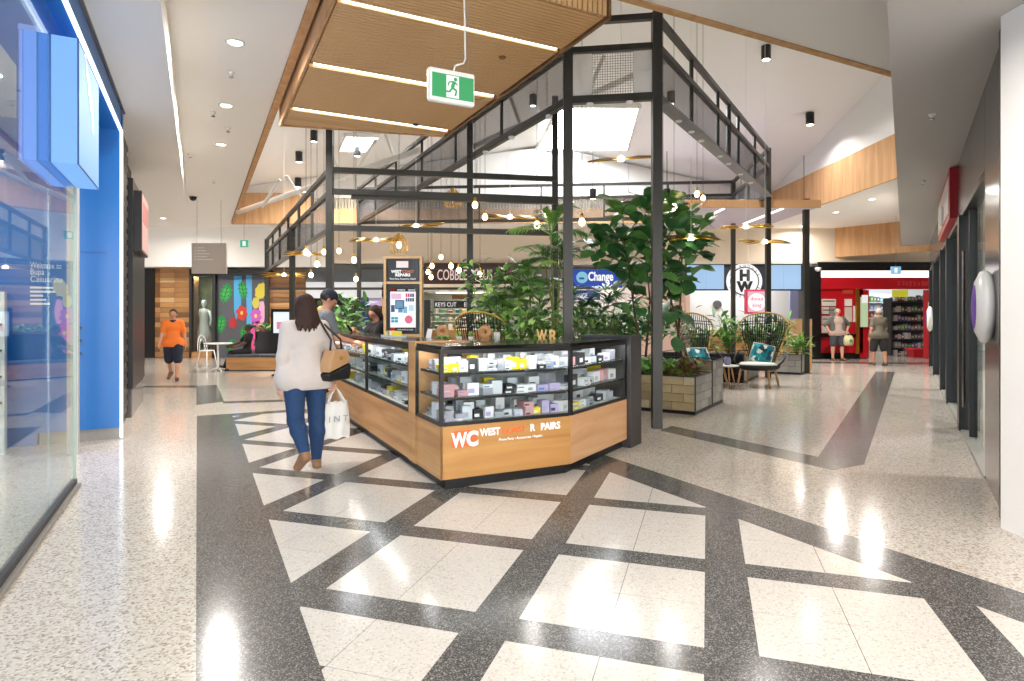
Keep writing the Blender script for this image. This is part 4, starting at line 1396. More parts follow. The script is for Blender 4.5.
glow('led_case', '#ffffff', 30)
glass('shelf_glass', '#e6efec', .05, haze=.25, hazecol='#b9c4c2')
fc = case('display_case', 'front corner display case carrying the white and orange shop name', [KQ, C1, C2, IC2, IQ], [(C1, C2, 'oak_front'), (KQ, C1, 'oak_left')], None)
rc = case('display_case', 'display case of boxed stock next to the dark grey end panel', [C2, C3, IC3, IC2], [(C2, C3, 'oak_right')], None)
la = case('display_case', 'long side display case between the timber post and the seam', [KM, KQ2, IQ2, IM], [(KM, KQ2, 'oak_left')], None)
lb_ = case('display_case', 'far end side display case beside the man in the cap', [KE, KM, IM, IE], [(KE, KM, 'oak_left')], None)
for t, ps in ((fc, (C1, C2, KQ)), (rc, (C3,)), (la, (KQ2, KM)), (lb_, (KE,))):
    for p in ps:
        n = Vector((0, 0, 0))
        MB().box((p.x + (.0), p.y + .018, (ZW1 + ZG) / 2), (.034, .034, ZG - ZW1), A1).build('corner_post', 'black', t, False)
# backs of the cases: dark boards so the stock shows against them
mat('case_back', '#b9bcc0', .6)
MB().wall(IQ, IC2, -.012, ZW1, ZG).build('back_panel', 'case_back', fc, False)
MB().wall(IC2, IC3, -.012, ZW1, ZG).build('back_panel', 'case_back', rc, False)
MB().wall(IM, IQ2, -.012, ZW1, ZG).build('back_panel', 'case_back', la, False)
MB().wall(IE, IM, -.012, ZW1, ZG).build('back_panel', 'case_back', lb_, False)
# seams in the timber
# timber post and end panel
t = thing('kiosk_post', 'oak upright between the corner case and the long side case', 'post', KQ)
MB().prism([KQ - N1 * .012, KQ2 - N1 * .012, IQ2, IQ], ZW0, ZT).build('oak_board', 'oak_left', t, False)
MB().prism([KQ + N1 * .06, KQ2 + N1 * .06, IQ2, IQ], 0, ZW0).build('plinth', 'black', t, False)
t = thing('end_panel', 'dark grey brushed end panel closing the right of the kiosk', 'panel', C3)
MB().prism([C3 + N2 * .05, C4 + N2 * .05, IC4, IC3], 0, ZT + .01).build('clad_block', mat('brushed_dark', '#4d4a4a', .35, .6, vary=.2, scale=4), t, False, bevel=.004)
MB().prism([C3 + N2 * .045 + D2 * .004, C4 + N2 * .045, IC4, IC3], ZT + .01, ZT + .02).build('cap', 'charcoal', t, False)
# worktop
t = thing('kiosk_worktop', 'dark glossy glass worktop running over the display cases', 'worktop', C1)
MB().prism([C1, C2, IC2, IQ, KQ], ZG, ZT - .01).build('slab', 'black_gloss', t, False, bevel=.004)
MB().prism([C2, C3, IC3, IC2], ZG, ZT - .01).build('slab', 'black_gloss', t, False, bevel=.004)
MB().prism([KE, KQ2, IQ2, IE], ZG, ZT - .01).build('slab', 'black_gloss', t, False, bevel=.004)

# sign on the front
FN = -D1
LG = thing('kiosk_sign', 'white and orange shop lettering with square logo on the oak front', 'sign', C1 + N1 * .1 + UP * .3)
fo = lambda s, z, d=.004: C1 + N1 * s + FN * (d + .0) + UP * z
mat('logo_orange', '#ee6a34', .5)
mat('letter_white', '#ffffff', .4)
MB().obox(fo(.215, .437, .003), N1 * .115, FN * .002, UP * .07).build('logo_square', 'logo_orange', LG, False)
lettering('W', .17, fo(.095, .372, .008), N1, UP, 'letter_white', LG, bold=.006, fit=.145)
lettering('C', .17, fo(.23, .374, .008), N1, UP, 'letter_white', LG, bold=.009, fit=.11)
lettering('WEST', .088, fo(.36, .445), N1, UP, 'letter_white', LG, fit=.195, bold=.003)
lettering('COAST', .078, fo(.565, .447), N1, UP, 'logo_orange', LG, fit=.235, italic=.2)
lettering('R', .088, fo(.855, .447), N1, UP, 'letter_white', LG, bold=.003, fit=.05)
lettering('PAIRS', .088, fo(.965, .447), N1, UP, 'letter_white', LG, fit=.205, bold=.003)
lettering('Phone Parts \u2022 Accessories \u2022 Repairs', .034, fo(.54, .385), N1, UP, 'letter_white', LG, fit=.44)

# ------------------------------------------------------------------ stock in the cases
mat('pk_white', '#e9e9ec', .45)
mat('pk_grey', '#a9abb2', .45)
mat('pk_dark', '#26262b', .45)
mat('pk_yellow', '#ecd21c', .45)
mat('pk_clear', '#c9d0d8', .2)
mat('pk_rose', '#cf9a9e', .5)
mat('pk_brown', '#7a5a48', .5)
mat('pk_blue', '#4f86c6', .45)
mat('pk_lilac', '#b3a6cf', .45)
mat('print_grey', '#a0a3ad', .5)
rnd = random.Random(11)
NTH = ('lowest', 'middle', 'top')


def pack(x, y, z, rz, w, d, h, m, label, group):
    t = thing('accessory_pack', label, 'package', (x, y, z), rz, group)
    k = (round(w, 2), round(d, 2), round(h, 2), m)
    ct_ = link('carton', shared(('ct',) + k, lambda: MB().bb(-k[0] / 2, k[0] / 2, -k[1] / 2, k[1] / 2, 0, k[2]).mesh('carton', m)), t)
    pm_ = 'pk_white' if m in ('pk_dark', 'pk_brown', 'pk_blue', 'pk_yellow') else rnd.choice(('pk_dark', 'print_grey', 'print_grey', 'print_grey', 'pk_blue', 'pk_clear', 'pk_clear', 'pk_lilac'))
    k2 = k + (pm_,)
    link('label_print', shared(('lb',) + k2, lambda: MB().bb(-k[0] * .42, k[0] * .1, -k[1] / 2 - .002, -k[1] / 2, k[2] * .2, k[2] * .55).mesh('label_print', pm_)), t)
    return t


CN = {'pk_white': 'white', 'pk_grey': 'grey', 'pk_dark': 'black', 'pk_yellow': 'yellow', 'pk_clear': 'clear', 'pk_rose': 'pink', 'pk_brown': 'brown', 'pk_blue': 'blue', 'pk_lilac': 'lilac'}


def stock(p, q, where, plan, rows, seed):
    """rows[shelf] = list of colour names from p to q"""
    d = (q - p).normalized()
    n = Vector((d.y, -d.x, 0))             # out of the case
    L = (q - p).length
    rz = math.atan2(d.y, d.x)
    r = random.Random(seed)
    for si, row in enumerate(rows):
        step = (L - .10) / len(row)
        z0 = SHZ[si] + (.011 if si else 0)
        for i, m in enumerate(row):
            s = .05 + step * (i + .5)
            flat = r.random() < (.75 if m in ('pk_rose', 'pk_grey', 'pk_blue') else .3)
            w = round(min(step * r.uniform(.8, .97), .17), 2)
            dp = .16 if flat else round(r.uniform(.06, .12), 2)
            c = p + d * s - n * (.15 + r.uniform(0, .03))
            z = z0
            for lay in range(r.choice((2, 2, 3)) if flat else 1):
                h = round(r.uniform(.02, .04), 2) if flat else round(r.uniform(.06, .12), 2)
                ml = m if r.random() < .7 else r.choice(('pk_white', 'pk_clear', 'pk_grey'))
                if z + h > z0 + .165:
                    break
                pack(c.x + r.uniform(-.008, .008), c.y, z, rz + r.uniform(-.14, .14), w, dp, h, ml,
                     '%s pack on the %s shelf of the %s' % (CN[ml], NTH[si], where), '%s packs, %s shelf, %s' % (CN[ml], NTH[si], where))
                z += h + .001
            m2 = r.choice(('pk_white', 'pk_white', 'pk_white', 'pk_grey', 'pk_clear', 'pk_yellow', 'pk_dark'))
            c = p + d * s - n * .34
            if i % 2 or 'far end' in where:
                continue
            pack(c.x, c.y, z0, rz + r.uniform(-.1, .1), w, .10, round(r.uniform(.10, .15), 2), m2,
                 '%s pack, rear row, %s shelf, %s' % (CN[m2], NTH[si], where), '%s rear packs, %s shelf, %s' % (CN[m2], NTH[si], where))


W_, G_, K_, Y_, L_, P_, B_, U_, V_ = 'pk_white', 'pk_grey', 'pk_dark', 'pk_yellow', 'pk_clear', 'pk_rose', 'pk_brown', 'pk_blue', 'pk_lilac'
stock(C1, C2, 'front corner case', None, [[G_, G_, L_, K_, W_, G_, K_, U_, P_, Y_, V_, V_], [P_, P_, W_, G_, W_, K_, G_, W_, V_, V_], [Y_, Y_, W_, K_, W_, W_, L_, W_, Y_, Y_, W_, K_, G_, W_]], 3)
stock(KQ, C1 + D1 * .14, 'short return of the corner case', None, [[G_, G_, Y_], [P_, W_, P_], [W_, Y_, W_]], 4)
stock(C2, C3, 'case beside the end panel', None, [[L_, Y_, W_, G_, L_, K_, W_, L_], [W_, K_, W_, L_, W_, P_, W_], [L_, P_, K_, W_, L_, K_, W_, G_]], 5)
stock(KM, KQ2, 'long side case', None, [[G_, K_, L_, Y_, G_, W_, Y_, K_, L_, W_], [K_, Y_, K_, W_, L_, Y_, W_, L_, W_], [W_, K_, Y_, K_, L_, W_, W_, L_, B_]], 6)
stock(KE, KM, 'far end side case', None, [[G_, W_, Y_, L_, W_, G_], [L_, K_, W_, L_, W_, K_], [Y_, W_, L_, K_, W_, Y_, W_]], 8)

# ------------------------------------------------------------------ inner bench and what stands on it
t = thing('back_bench', 'black service bench inside the kiosk behind the display cases', 'bench', (-.2, 7.75, 0))
MB().prism([(-1.42, 7.55), (.98, 7.35), (1.0, 7.85), (-1.4, 8.05)], .05, 1.14).build('body', 'charcoal', t, False)
MB().prism([(-1.45, 7.52), (1.0, 7.31), (1.03, 7.88), (-1.42, 8.08)], 1.14, 1.18).build('bench_top', 'black', t, False)
MB().prism([(-1.38, 7.6), (.95, 7.4), (.97, 7.8), (-1.37, 8.0)], 0, .05).build('plinth', 'black', t, False)
BZ = 1.18

# screen tower
TWR = thing('screen_tower', 'oak framed twin screen tower standing on the kiosk counter', 'screen', at(403, 333, 7.75))
ty = 7.75
tb = lambda u0, u1, v0, v1, y0, y1: MB().bb(fx(u0, ty), fx(u1, ty), y0, y1, fz(v1, ty), fz(v0, ty))
for u0, u1, v0, v1 in ((383.5, 386, 256, 338), (419.5, 422, 256, 338), (386, 419.5, 256, 258.5), (386, 419.5, 281.5, 284), (386, 419.5, 334, 338)):
    tb(u0, u1, v0, v1, ty, ty + .12).build('oak_frame', 'oak_pale', TWR, False)
tb(386, 419.5, 258, 338, ty + .09, ty + .11).build('back_board', 'charcoal', TWR, False)
ups = tb(387, 418.5, 258.5, 281, ty + .02, ty + .09).build('upper_screen', mat('slate_screen', '#2f2c33', .3), TWR, False)
tb(387, 418.5, 284.5, 333.5, ty + .02, ty + .09).build('lower_bezel', 'black', TWR, False)
sc_ = tb(390, 415.5, 288, 331.5, ty + .015, ty + .02).build('lower_display', glow('display_white', '#eef2f8', 1.15), TWR, False)


def spr(u0, u1, v0, v1, col, e=1.0, nm='screen_print'):
    tb(u0, u1, v0, v1, ty + .011, ty + .015).build(nm, glow('spr' + col, col, e), sc_, False)


tb(396, 408, 261, 267.5, ty + .015, ty + .02).build('logo_block', glow('pale_block', '#f4e4e0', 1.0), ups, False)
spr(390, 415.5, 288, 291.5, '#16151a', .1)
spr(390.5, 395, 288.3, 291.2, '#d8362c')
spr(397, 405, 289.2, 290.6, '#e8e8ea')
spr(408, 415, 289.2, 290.6, '#e8e8ea')
spr(390, 415.5, 327.5, 331.5, '#16151a', .1)
spr(390.5, 395, 327.8, 331.2, '#d8362c')
spr(397, 413, 329, 330.4, '#e8e8ea')
spr(391, 401, 293.5, 299, '#e7b9d6')
for k, c_ in enumerate(('#e0365c', '#c82a6a', '#6a2a8a', '#2a2a3a')):
    spr(405.5 + k * 2.2, 407.2 + k * 2.2, 293.5, 297, c_)
    spr(405.5 + k * 2.2, 407.2 + k * 2.2, 298, 301.5, ('#3a5a9a', '#2a3a7a', '#3a3a4a', '#1a1a24')[k])
spr(395, 404, 300, 309, '#2f4a66', .9)
spr(396, 403, 301, 308, '#8fc0dd')
spr(390.8, 394.5, 305, 312, '#3a5a7a', .9)
spr(398, 402.5, 307, 312.5, '#4f8fb8')
spr(403, 407, 306.5, 313, '#7fb0d0')
spr(408.5, 413.5, 305, 311, '#b8d8ea')
for k in range(4):
    spr(391 + (k % 2) * 3.6, 394.2 + (k % 2) * 3.6, 317 + (k // 2) * 3, 319.5 + (k // 2) * 3, '#2a9ab8')
pts = [(3.9 * math.cos(a) * ty / FPX, 4.1 * math.sin(a) * ty / FPX) for a in [2 * PI * k / 24 for k in range(24)]]
MB().plate(pts, (fx(408.5, ty), ty + .015, fz(319.5, ty)), (1, 0, 0), UP, .004).build('screen_badge', glow('badge_pink', '#e06a86', 1.0), sc_, False)
lettering('WEST', .05, (fx(391, ty), ty + .012, fz(272.8, ty)), (1, 0, 0), UP, 'sign_white', ups, fit=fx(401.5, ty) - fx(391, ty), depth=.002, bold=.002)
lettering('COAST', .05, (fx(402, ty), ty + .012, fz(272.8, ty)), (1, 0, 0), UP, glow('orange_lit', '#f08a5a', 1.0), ups, fit=fx(413.5, ty) - fx(402, ty), depth=.002)
lettering('REPAIRS', .05, (fx(395, ty), ty + .012, fz(276.2, ty)), (1, 0, 0), UP, 'sign_white', ups, fit=fx(410, ty) - fx(395, ty), depth=.002, bold=.002)
lettering('Phone Parts, Accessories, Repairs', .03, (fx(389.5, ty), ty + .012, fz(279.5, ty)), (1, 0, 0), UP, 'sign_white', ups, fit=fx(415.5, ty) - fx(389.5, ty), depth=.002)
MB().bb(fx(384, ty), fx(421.5, ty), ty - .02, ty + .16, fz(338, ty) - .03 if False else BZ, fz(338, ty)).build('foot', 'oak_pale', TWR, False) if fz(338, ty) > BZ else None

# gold letters, wooden rings, card, cup and pot plants along the bench
by = lambda x: 7.6 - .083 * (x + .2)
t = thing('gold_letters', 'gold standing letters W and R on the black bench', 'letters', (fx(547, 7.5), 7.5, BZ))
for ch, u in (('W', 537), ('R', 548.5)):
    lettering(ch, .2, (fx(u, 7.5), 7.48, BZ), (1, 0, 0), UP, mat('gold_paint', '#dfb160', .4), t, name='letter', depth=.02, bold=.006, fit=.125 if ch == 'W' else .1)
tor = []


def ring(u, v, Y, r, rr, label):
    t = thing('wooden_ring', label, 'ornament', (fx(u, Y), Y, BZ))
    mbx = MB()
    N_, M_ = 28, 10
    vs, fs = [], []
    for i in range(N_):
        a = 2 * PI * i / N_
        for j in range(M_):
            b = 2 * PI * j / M_
            rad = r + rr * math.cos(b)
            vs.append((rad * math.cos(a), rr * .7 * math.sin(b), r + rr + .02 + rad * math.sin(a)))
    for i in range(N_):
        for j in range(M_):
            fs.append((i * M_ + j, ((i + 1) % N_) * M_ + j, ((i + 1) % N_) * M_ + (j + 1) % M_, i * M_ + (j + 1) % M_))
    mbx.add(vs, fs).build('ring', 'oak', t, smooth=True)
    MB().bb(-.05, .05, -.04, .04, 0, .04).build('foot', 'oak_mid', t)


ring(442.5, 322, 7.62, .052, .035, 'wooden ring ornament on the bench beside the screen tower')
ring(485, 322, 7.55, .052, .035, 'wooden ring ornament on the bench between the pot plants and rattan chair')
t = thing('price_card', 'leaning white price card on the bench beside the screen tower', 'card', (fx(427.5, 7.55), 7.55, BZ))
MB().plate([(-.03, 0), (.035, 0), (.06, .14), (.0, .15)], (0, 0, .005), (1, 0, 0), Vector((0, .15, 1)).normalized(), .004).build('card', 'white_plastic', t)
MB().bb(-.03, .03, .0, .05, 0, .006).build('easel_foot', 'white_plastic', t)
t = thing('white_cup', 'small white lidded cup standing on the worktop edge', 'cup', at(497, 346, 6.7).xy.to_3d() + UP * BZ)
t.location = (fx(497, 7.4), 7.4, BZ)
MB().lathe([(.03, 0), (.038, .09), (.04, .1)], n=16).build('cup', 'white_plastic', t, smooth=True)
MB().lathe([(.042, .1), (.042, .108), (.03, .115)], n=16).build('lid', mat('lid_grey', '#cfc9c4', .5), t)
for i, (u, lb) in enumerate(((459, 'small grey potted succulent on the bench, left of the pair'), (471, 'small grey potted succulent on the bench, right of the pair'))):
    t = thing('pot_plant', lb, 'plant', (fx(u, 7.55), 7.55, BZ))
    MB().lathe([(.028, 0), (.036, .05), (.036, .055), (.03, .055)], n=14).build('pot', 'white_plastic', t, smooth=True)
    r = random.Random(i)
    for k in range(26):
        a, e = r.uniform(0, 2 * PI), r.uniform(.35, 1.4)
        L = r.uniform(.05, .085)
        tip = Vector((math.cos(a) * math.cos(e), math.sin(a) * math.cos(e), math.sin(e))) * L
        MB().tube([(0, 0, .05), tip * .5 + Vector((0, 0, .055)), tip + Vector((0, 0, .05))], [.004, .009, .001], 5).build('leaf', 'leaf_light' if k % 3 else 'leaf_olive', t, smooth=True)
t = thing('low_trough_plant', 'low green plant in a dark trough beside the wooden ring', 'plant', (fx(443, 7.5), 7.42, BZ))
MB().bb(-.1, .1, -.03, .03, 0, .03).build('trough', 'charcoal', t)
for k in range(30):
    a = random.uniform(0, 2 * PI)
    x = random.uniform(-.09, .09)
    MB().tube([(x, 0, .03), (x + .02 * math.cos(a), .02 * math.sin(a), .06), (x + .05 * math.cos(a), .04 * math.sin(a), .07)], [.003, .007, .001], 5).build('leaf', 'leaf_mid' if k % 2 else 'leaf_light', t, smooth=True)
# things on the long counter
t = thing('counter_tray', 'clear tray of small accessories on the side counter before the staff member', 'tray', KM + N1 * .25 + UP * (ZT - .01))
p = KM - D1 * .2 + N1 * .28
MB().box((p.x, p.y, ZT), (.4, .2, .02), A1).build('tray', 'pk_clear', t, False)
for k in range(5):
    q = p + D1 * (-.14 + k * .07)
    MB().box((q.x, q.y, ZT + .035), (.05, .12, .05), A1 + .1 * (k - 2)).build('packet', ('pk_yellow', 'pk_white', 'brass', 'pk_grey', 'pk_yellow')[k], t, False)

# hanging green exit sign
ES = thing('hanging_exit_sign', 'green and white running man exit sign hanging under the timber raft', 'sign', (-.45, 4.6, 3.06))
ec = Vector((-.456, 4.6, 3.2))
eo = lambda s, z, d: ec + N1 * s - D1 * d + UP * z
sl = Vector((N1.x, N1.y, 0))
MB().obox(eo(0, 0, 0), N1 * .185, D1 * .03, UP * .125).build('housing', 'white_gloss', ES, False, bevel=.02)
egf = MB().obox(eo(0.005, -.005, .031), N1 * .165, D1 * .002, UP * .088).build('green_face', glow('exit_green', '#3da866', 1.0), ES, False)
MB().obox(eo(.0, -.005, .0335), N1 * .05, D1 * .001, UP * .082).build('white_door', 'sign_white', egf, False)
gm = 'exit_green'
eb = lambda a, b, w: MB().beam(eo(a[0], a[1], .036), eo(b[0], b[1], .036), .003, w).build('running_figure', gm, egf, False)
MB().lathe([(.014, 0), (.014, .002)], eo(.022, .052, .035), 14, -D1).build('running_figure', gm, egf, False)
for a, b, w in (((.012, .036), (-.004, -.015), .026), ((-.004, -.012), (.03, -.03), .014), ((.03, -.03), (.02, -.07), .013), ((-.004, -.015), (-.025, -.045), .014), ((-.025, -.045), (-.055, -.045), .012), ((.012, .034), (.038, .012), .009), ((.008, .034), (-.03, .026), .009), ((-.03, .026), (-.035, .0), .009)):
    eb(a, b, w)
MB().tube([eo(.02, .12, 0), eo(.03, .17, 0), eo(.1, .2, 0), eo(.115, .24, 0), eo(.11, .55, 0), eo(.09, 1.1, 0)], .007, 8).build('cable', 'white_plastic', ES, False, smooth=True)
for s in (-.12, .14):
    MB().tube([eo(s, .12, 0), eo(s, 1.1, 0)], .0015, 5).build('hanging_wire', 'chrome', ES, False)
# ================================================================== planters and planting
def leaf_shape(L, Wd, droop=.25, fold=.15, n=5, round_=.6):
    """leaf along +y from the origin, broadest at round_ of its length; returns verts, faces"""
    vs, fs = [], []
    for i in range(n + 1):
        t = i / n
        w = Wd / 2 * (max(0, math.sin(PI * min(1, t ** (math.log(.5) / math.log(round_))))) ** .75 if 0 < t < 1 else (.06 if t == 0 else .04))
        z = -droop * L * t * t
        y = L * t * (1 - .12 * droop * t)
        for s in (-1, 0, 1):
            vs.append((s * w, y, z + abs(s) * w * fold))
    for i in range(n):
        for s in (0, 1):
            a = i * 3 + s
            fs.append((a, a + 1, a + 4, a + 3))
    return vs, fs


def frame_mat(d, roll=0.0):
    d = Vector(d).normalized()
    s = d.cross(UP)
    s = Vector((1, 0, 0)) if s.length < 1e-3 else s.normalized()
    n = s.cross(d)
    M = Matrix((s, d, n)).transposed()
    return M @ Matrix.Rotation(roll, 3, 'Y')


def put_leaf(mb, base, d, L, Wd, droop=.25, fold=.15, n=4, round_=.5, roll=0.0):
    vs, fs = leaf_shape(L, Wd, droop, fold, n, round_)
    M = frame_mat(d, roll)
    base = Vector(base)
    mb.add([base + M @ Vector(v) for v in vs], fs)


def rdir(r, e0, e1):
    a, e = r.uniform(0, 2 * PI), math.radians(r.uniform(e0, e1))
    return Vector((math.cos(a) * math.cos(e), math.sin(a) * math.cos(e), math.sin(e)))


def block_planter(name, label, c, ex, ey, lx, ly, h, block, blockmat, rows, bl, plinth=.05, soil=.06, cap='charcoal', second=None):
    """box planter clad in blocks: corner c, sides lx along ex and ly along ey"""
    t = thing(name, label, 'planter', c)
    c = Vector(c)
    MB().prism([c, c + ex * lx, c + ex * lx + ey * ly, c + ey * ly], 0, plinth).build('plinth', 'black', t, False)
    MB().prism([c + (ex + ey) * .03, c + ex * (lx - .03) + ey * .03, c + ex * (lx - .03) + ey * (ly - .03), c + ey * (ly - .03) + ex * .03], plinth, h - soil).build('core', 'charcoal', t, False)
    MB().prism([c + (ex + ey) * .05, c + ex * (lx - .05) + ey * .05, c + ex * (lx - .05) + ey * (ly - .05), c + ey * (ly - .05) + ex * .05], h - soil, h - soil + .02).build('soil', 'soil', t, False)
    rh = (h - plinth) / rows
    for (o, d, n, L, bm) in ((c, ex, ey, lx, blockmat[0]), (c, ey, ex, ly, blockmat[1])):
        me = {}
        for r_ in range(rows):
            s = -(bl / 2 if r_ % 2 else 0)
            k = 0
            while s < L - .01:
                a, b = max(s, .012), min(s + bl - .008, L - .012)
                if b - a > .03:
                    m = bm[(r_ * 3 + k * 2) % len(bm)]
                    MB().obox(o + d * (a + b) / 2 + n * .018 + UP * (plinth + rh * (r_ + .5)), d * (b - a) / 2, n * .018, UP * (rh / 2 - .004)).build('block', m, t, False)
                s += bl
                k += 1
    for a, b in ((c, c + ex * lx), (c, c + ey * ly), (c + ex * lx, c + ex * lx + ey * ly), (c + ey * ly, c + ex * lx + ey * ly)):
        MB().beam(a + UP * (h + .006), b + UP * (h + .006), .03, .014).build('edge_trim', cap, t, False)
    MB().beam(c + UP * plinth, c + UP * h, .02, .02).build('corner_trim', cap, t, False)
    return t


for k, (a, b) in enumerate((('#93825f', 'pb0'), ('#a08f6c', 'pb1'), ('#85765c', 'pb2'), ('#a69a7f', 'pb3'))):
    mat(b, a, .55, vary=.15, scale=14)
for k, (a, b) in enumerate((('#96928c', 'pg0'), ('#85817c', 'pg1'), ('#a8a39c', 'pg2'))):
    mat(b, a, .45, vary=.15, scale=14)
PB, PG = ('pb0', 'pb1', 'pb2', 'pb1', 'pb3'), ('pg0', 'pg1', 'pg2', 'pg0', 'pg1')
PC = Vector((2.74, 9.2, 0))
NP = block_planter('block_planter', 'low stone block planter beside the front steel post', PC, -N2, D2, 2.3, .95, .565, None, (PB, PG), 4, .36)
c2_ = PC + D2 * .96
NP2 = block_planter('block_planter', 'taller stone block planter tier behind the low one', c2_, -N2, D2, 2.3, .72, .74, None, (PB, PG), 5, .24)
block_planter('block_planter', 'dark fronted planter behind the two rattan chairs', Vector((5.1, 13.55, 0)), -N2, D2, 1.9, 1.7, .62, None, (('black',), PG), 4, .28)
block_planter('block_planter', 'small grey block planter beside the slim black post', Vector((7.25, 15.4, 0)), -N2, D2, .75, .8, .5, None, (PG, PG), 3, .3)
t = thing('planting_bed', 'dark raised planting bed behind the kiosk', 'planter', (.3, 9.6, 0))
MB().prism([(-1.2, 9.0), (.6, 9.0), (1.05, 10.6), (.4, 12.2), (-1.2, 11.2)], 0, .72).build('box', 'charcoal', t, False)
MB().prism([(-1.15, 9.05), (.57, 9.05), (1.0, 10.6), (.4, 12.1), (-1.15, 11.15)], .72, .75).build('soil', 'soil', t, False)

# fiddle leaf figs: every leaf a part
FIG = [None] * 4


def fig_leaf(k):
    L = (.30, .26, .34, .22)[k]
    mbx = MB()
    vs, fs = leaf_shape(L, L * .74, (.35, .15, .5, .25)[k], .18, 6, .62)
    vs = [(x * (1 + .06 * math.sin(9 * y / L + k)), y, z + .012 * math.sin(11 * y / L + k) * (abs(x) / L)) for x, y, z in vs]
    mbx.add(vs, fs)
    # midrib
    mbx.tube([(0, -.03, .0), (0, 0, -.003), (0, L * .45, -.2 * L * (.35, .15, .5, .25)[k] - .003)], [.004, .004, .002], 5)
    return mbx


fig_meshes = {}
for k in range(4):
    for m in ('leaf_dark', 'leaf_mid', 'fig_light'):
        if m == 'fig_light':
            mat('fig_light', '#6f9a45', .4, vary=.25, scale=6)
        fig_meshes[(k, m)] = fig_leaf(k).mesh('leaf', m, True)


def fig(label, stems, clusters, seed):
    """stems: list of point lists; clusters: (point, number of leaves, reach)"""
    r = random.Random(seed)
    t = thing('fiddle_leaf_fig', label, 'tree', stems[0][0])
    for st in stems:
        n = len(st)
        MB().tube(st, [.022 - .012 * i / max(1, n - 1) for i in range(n)], 8).build('stem', 'bark', t, False, smooth=True)
    for c, n, reach in clusters:
        c = Vector(c)
        near = min((p for st in stems for p in st), key=lambda p: (Vector(p) - c).length)
        br = MB().tube([near, (Vector(near) + c) / 2 + Vector((0, 0, .05)), c], [.012, .009, .006], 6).build('branch', 'bark', t, False, smooth=True)
        n = int(n * 1.5) if n > 4 else n
        a0 = r.uniform(0, 6)
        for k in range(n):
            a = a0 + k * 2.4
            e = math.radians(r.uniform(-25, 60))
            d = Vector((math.cos(a) * math.cos(e), math.sin(a) * math.cos(e), math.sin(e)))
            p = c + Vector((0, 0, r.uniform(-.12, .12))) + d * r.uniform(.03, reach)
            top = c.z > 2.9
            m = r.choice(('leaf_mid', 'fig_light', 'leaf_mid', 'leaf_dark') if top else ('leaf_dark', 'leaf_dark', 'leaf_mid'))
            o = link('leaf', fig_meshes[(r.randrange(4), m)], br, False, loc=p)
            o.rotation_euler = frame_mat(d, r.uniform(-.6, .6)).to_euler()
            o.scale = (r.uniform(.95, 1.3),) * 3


A_ = lambda u, v, Y: tuple(at(u, v, Y))
fig('fiddle leaf fig tree with dense crown left of the front steel post', [
    [A_(638, 365, 9.9), A_(637, 330, 9.9), A_(633, 300, 9.95), A_(628, 265, 10), A_(624, 240, 10)],
    [A_(645, 365, 10.1), A_(648, 330, 10.1), A_(650, 300, 10.1), A_(646, 260, 10.1)]],
    [(A_(622, 210, 10.0), 7, .12), (A_(607, 238, 9.8), 10, .16), (A_(600, 250, 10.2), 8, .16), (A_(620, 240, 9.7), 10, .18), (A_(636, 232, 9.9), 10, .18), (A_(640, 250, 10.2), 9, .18), (A_(628, 262, 9.8), 9, .16),
     (A_(614, 268, 10.1), 7, .14), (A_(634, 285, 10.0), 6, .12), (A_(650, 270, 9.9), 7, .15), (A_(648, 300, 10.1), 4, .1), (A_(634, 312, 9.9), 3, .1), (A_(640, 336, 9.9), 2, .08), (A_(645, 215, 10.1), 8, .15), (A_(650, 238, 9.8), 8, .15)], 21)
fig('fiddle leaf fig tree with dense crown right of the front steel post', [
    [A_(682, 362, 10.1), A_(678, 330, 10.1), A_(671, 300, 10.1), A_(664, 270, 10.1), A_(664, 245, 10.1)],
    [A_(676, 362, 10.3), A_(679, 325, 10.3), A_(681, 290, 10.3), A_(682, 255, 10.3), A_(680, 230, 10.3)]],
    [(A_(668, 218, 10.0), 10, .16), (A_(684, 222, 10.2), 10, .16), (A_(697, 235, 10.3), 9, .15), (A_(672, 240, 9.9), 11, .18), (A_(690, 250, 10.0), 9, .16), (A_(703, 248, 10.4), 6, .12), (A_(662, 258, 10.1), 9, .16),
     (A_(678, 266, 10.3), 8, .16), (A_(690, 275, 10.2), 5, .12), (A_(668, 285, 10.0), 5, .12), (A_(670, 312, 10.1), 5, .11), (A_(681, 300, 10.2), 4, .1), (A_(664, 206, 10.2), 8, .14), (A_(678, 340, 10.1), 2, .08)], 33)


def frond(base, d, L, n=20, leaflet=.28, droop=.5, m='leaf_mid', w=.028, parent=None, seed=0):
    r = random.Random(seed)
    mbx = MB()
    d = Vector(d).normalized()
    pts = []
    for i in range(9):
        t = i / 8
        pts.append(Vector(base) + d * L * t + Vector((0, 0, -droop * L * t * t)))
    mbx.tube(pts, [.009 * (1 - .8 * i / 8) for i in range(9)], 5)
    for i in range(n):
        t = .22 + .78 * i / n
        k = min(7, int(t * 8))
        p = pts[k].lerp(pts[k + 1], t * 8 - k)
        dd = (pts[k + 1] - pts[k]).normalized()
        s = dd.cross(UP)
        s = s.normalized() if s.length > 1e-3 else Vector((1, 0, 0))
        ll = leaflet * (math.sin(PI * (.18 + .78 * (i / n))) ** .6)
        for sg_ in (-1, 1):
            put_leaf(mbx, p, s * sg_ * .8 + dd * .75 + Vector((0, 0, r.uniform(.0, .25))), ll * r.uniform(.85, 1.1), w, .45, .1, 3, .4)
    mbx.build('frond', m, parent, False, smooth=True)


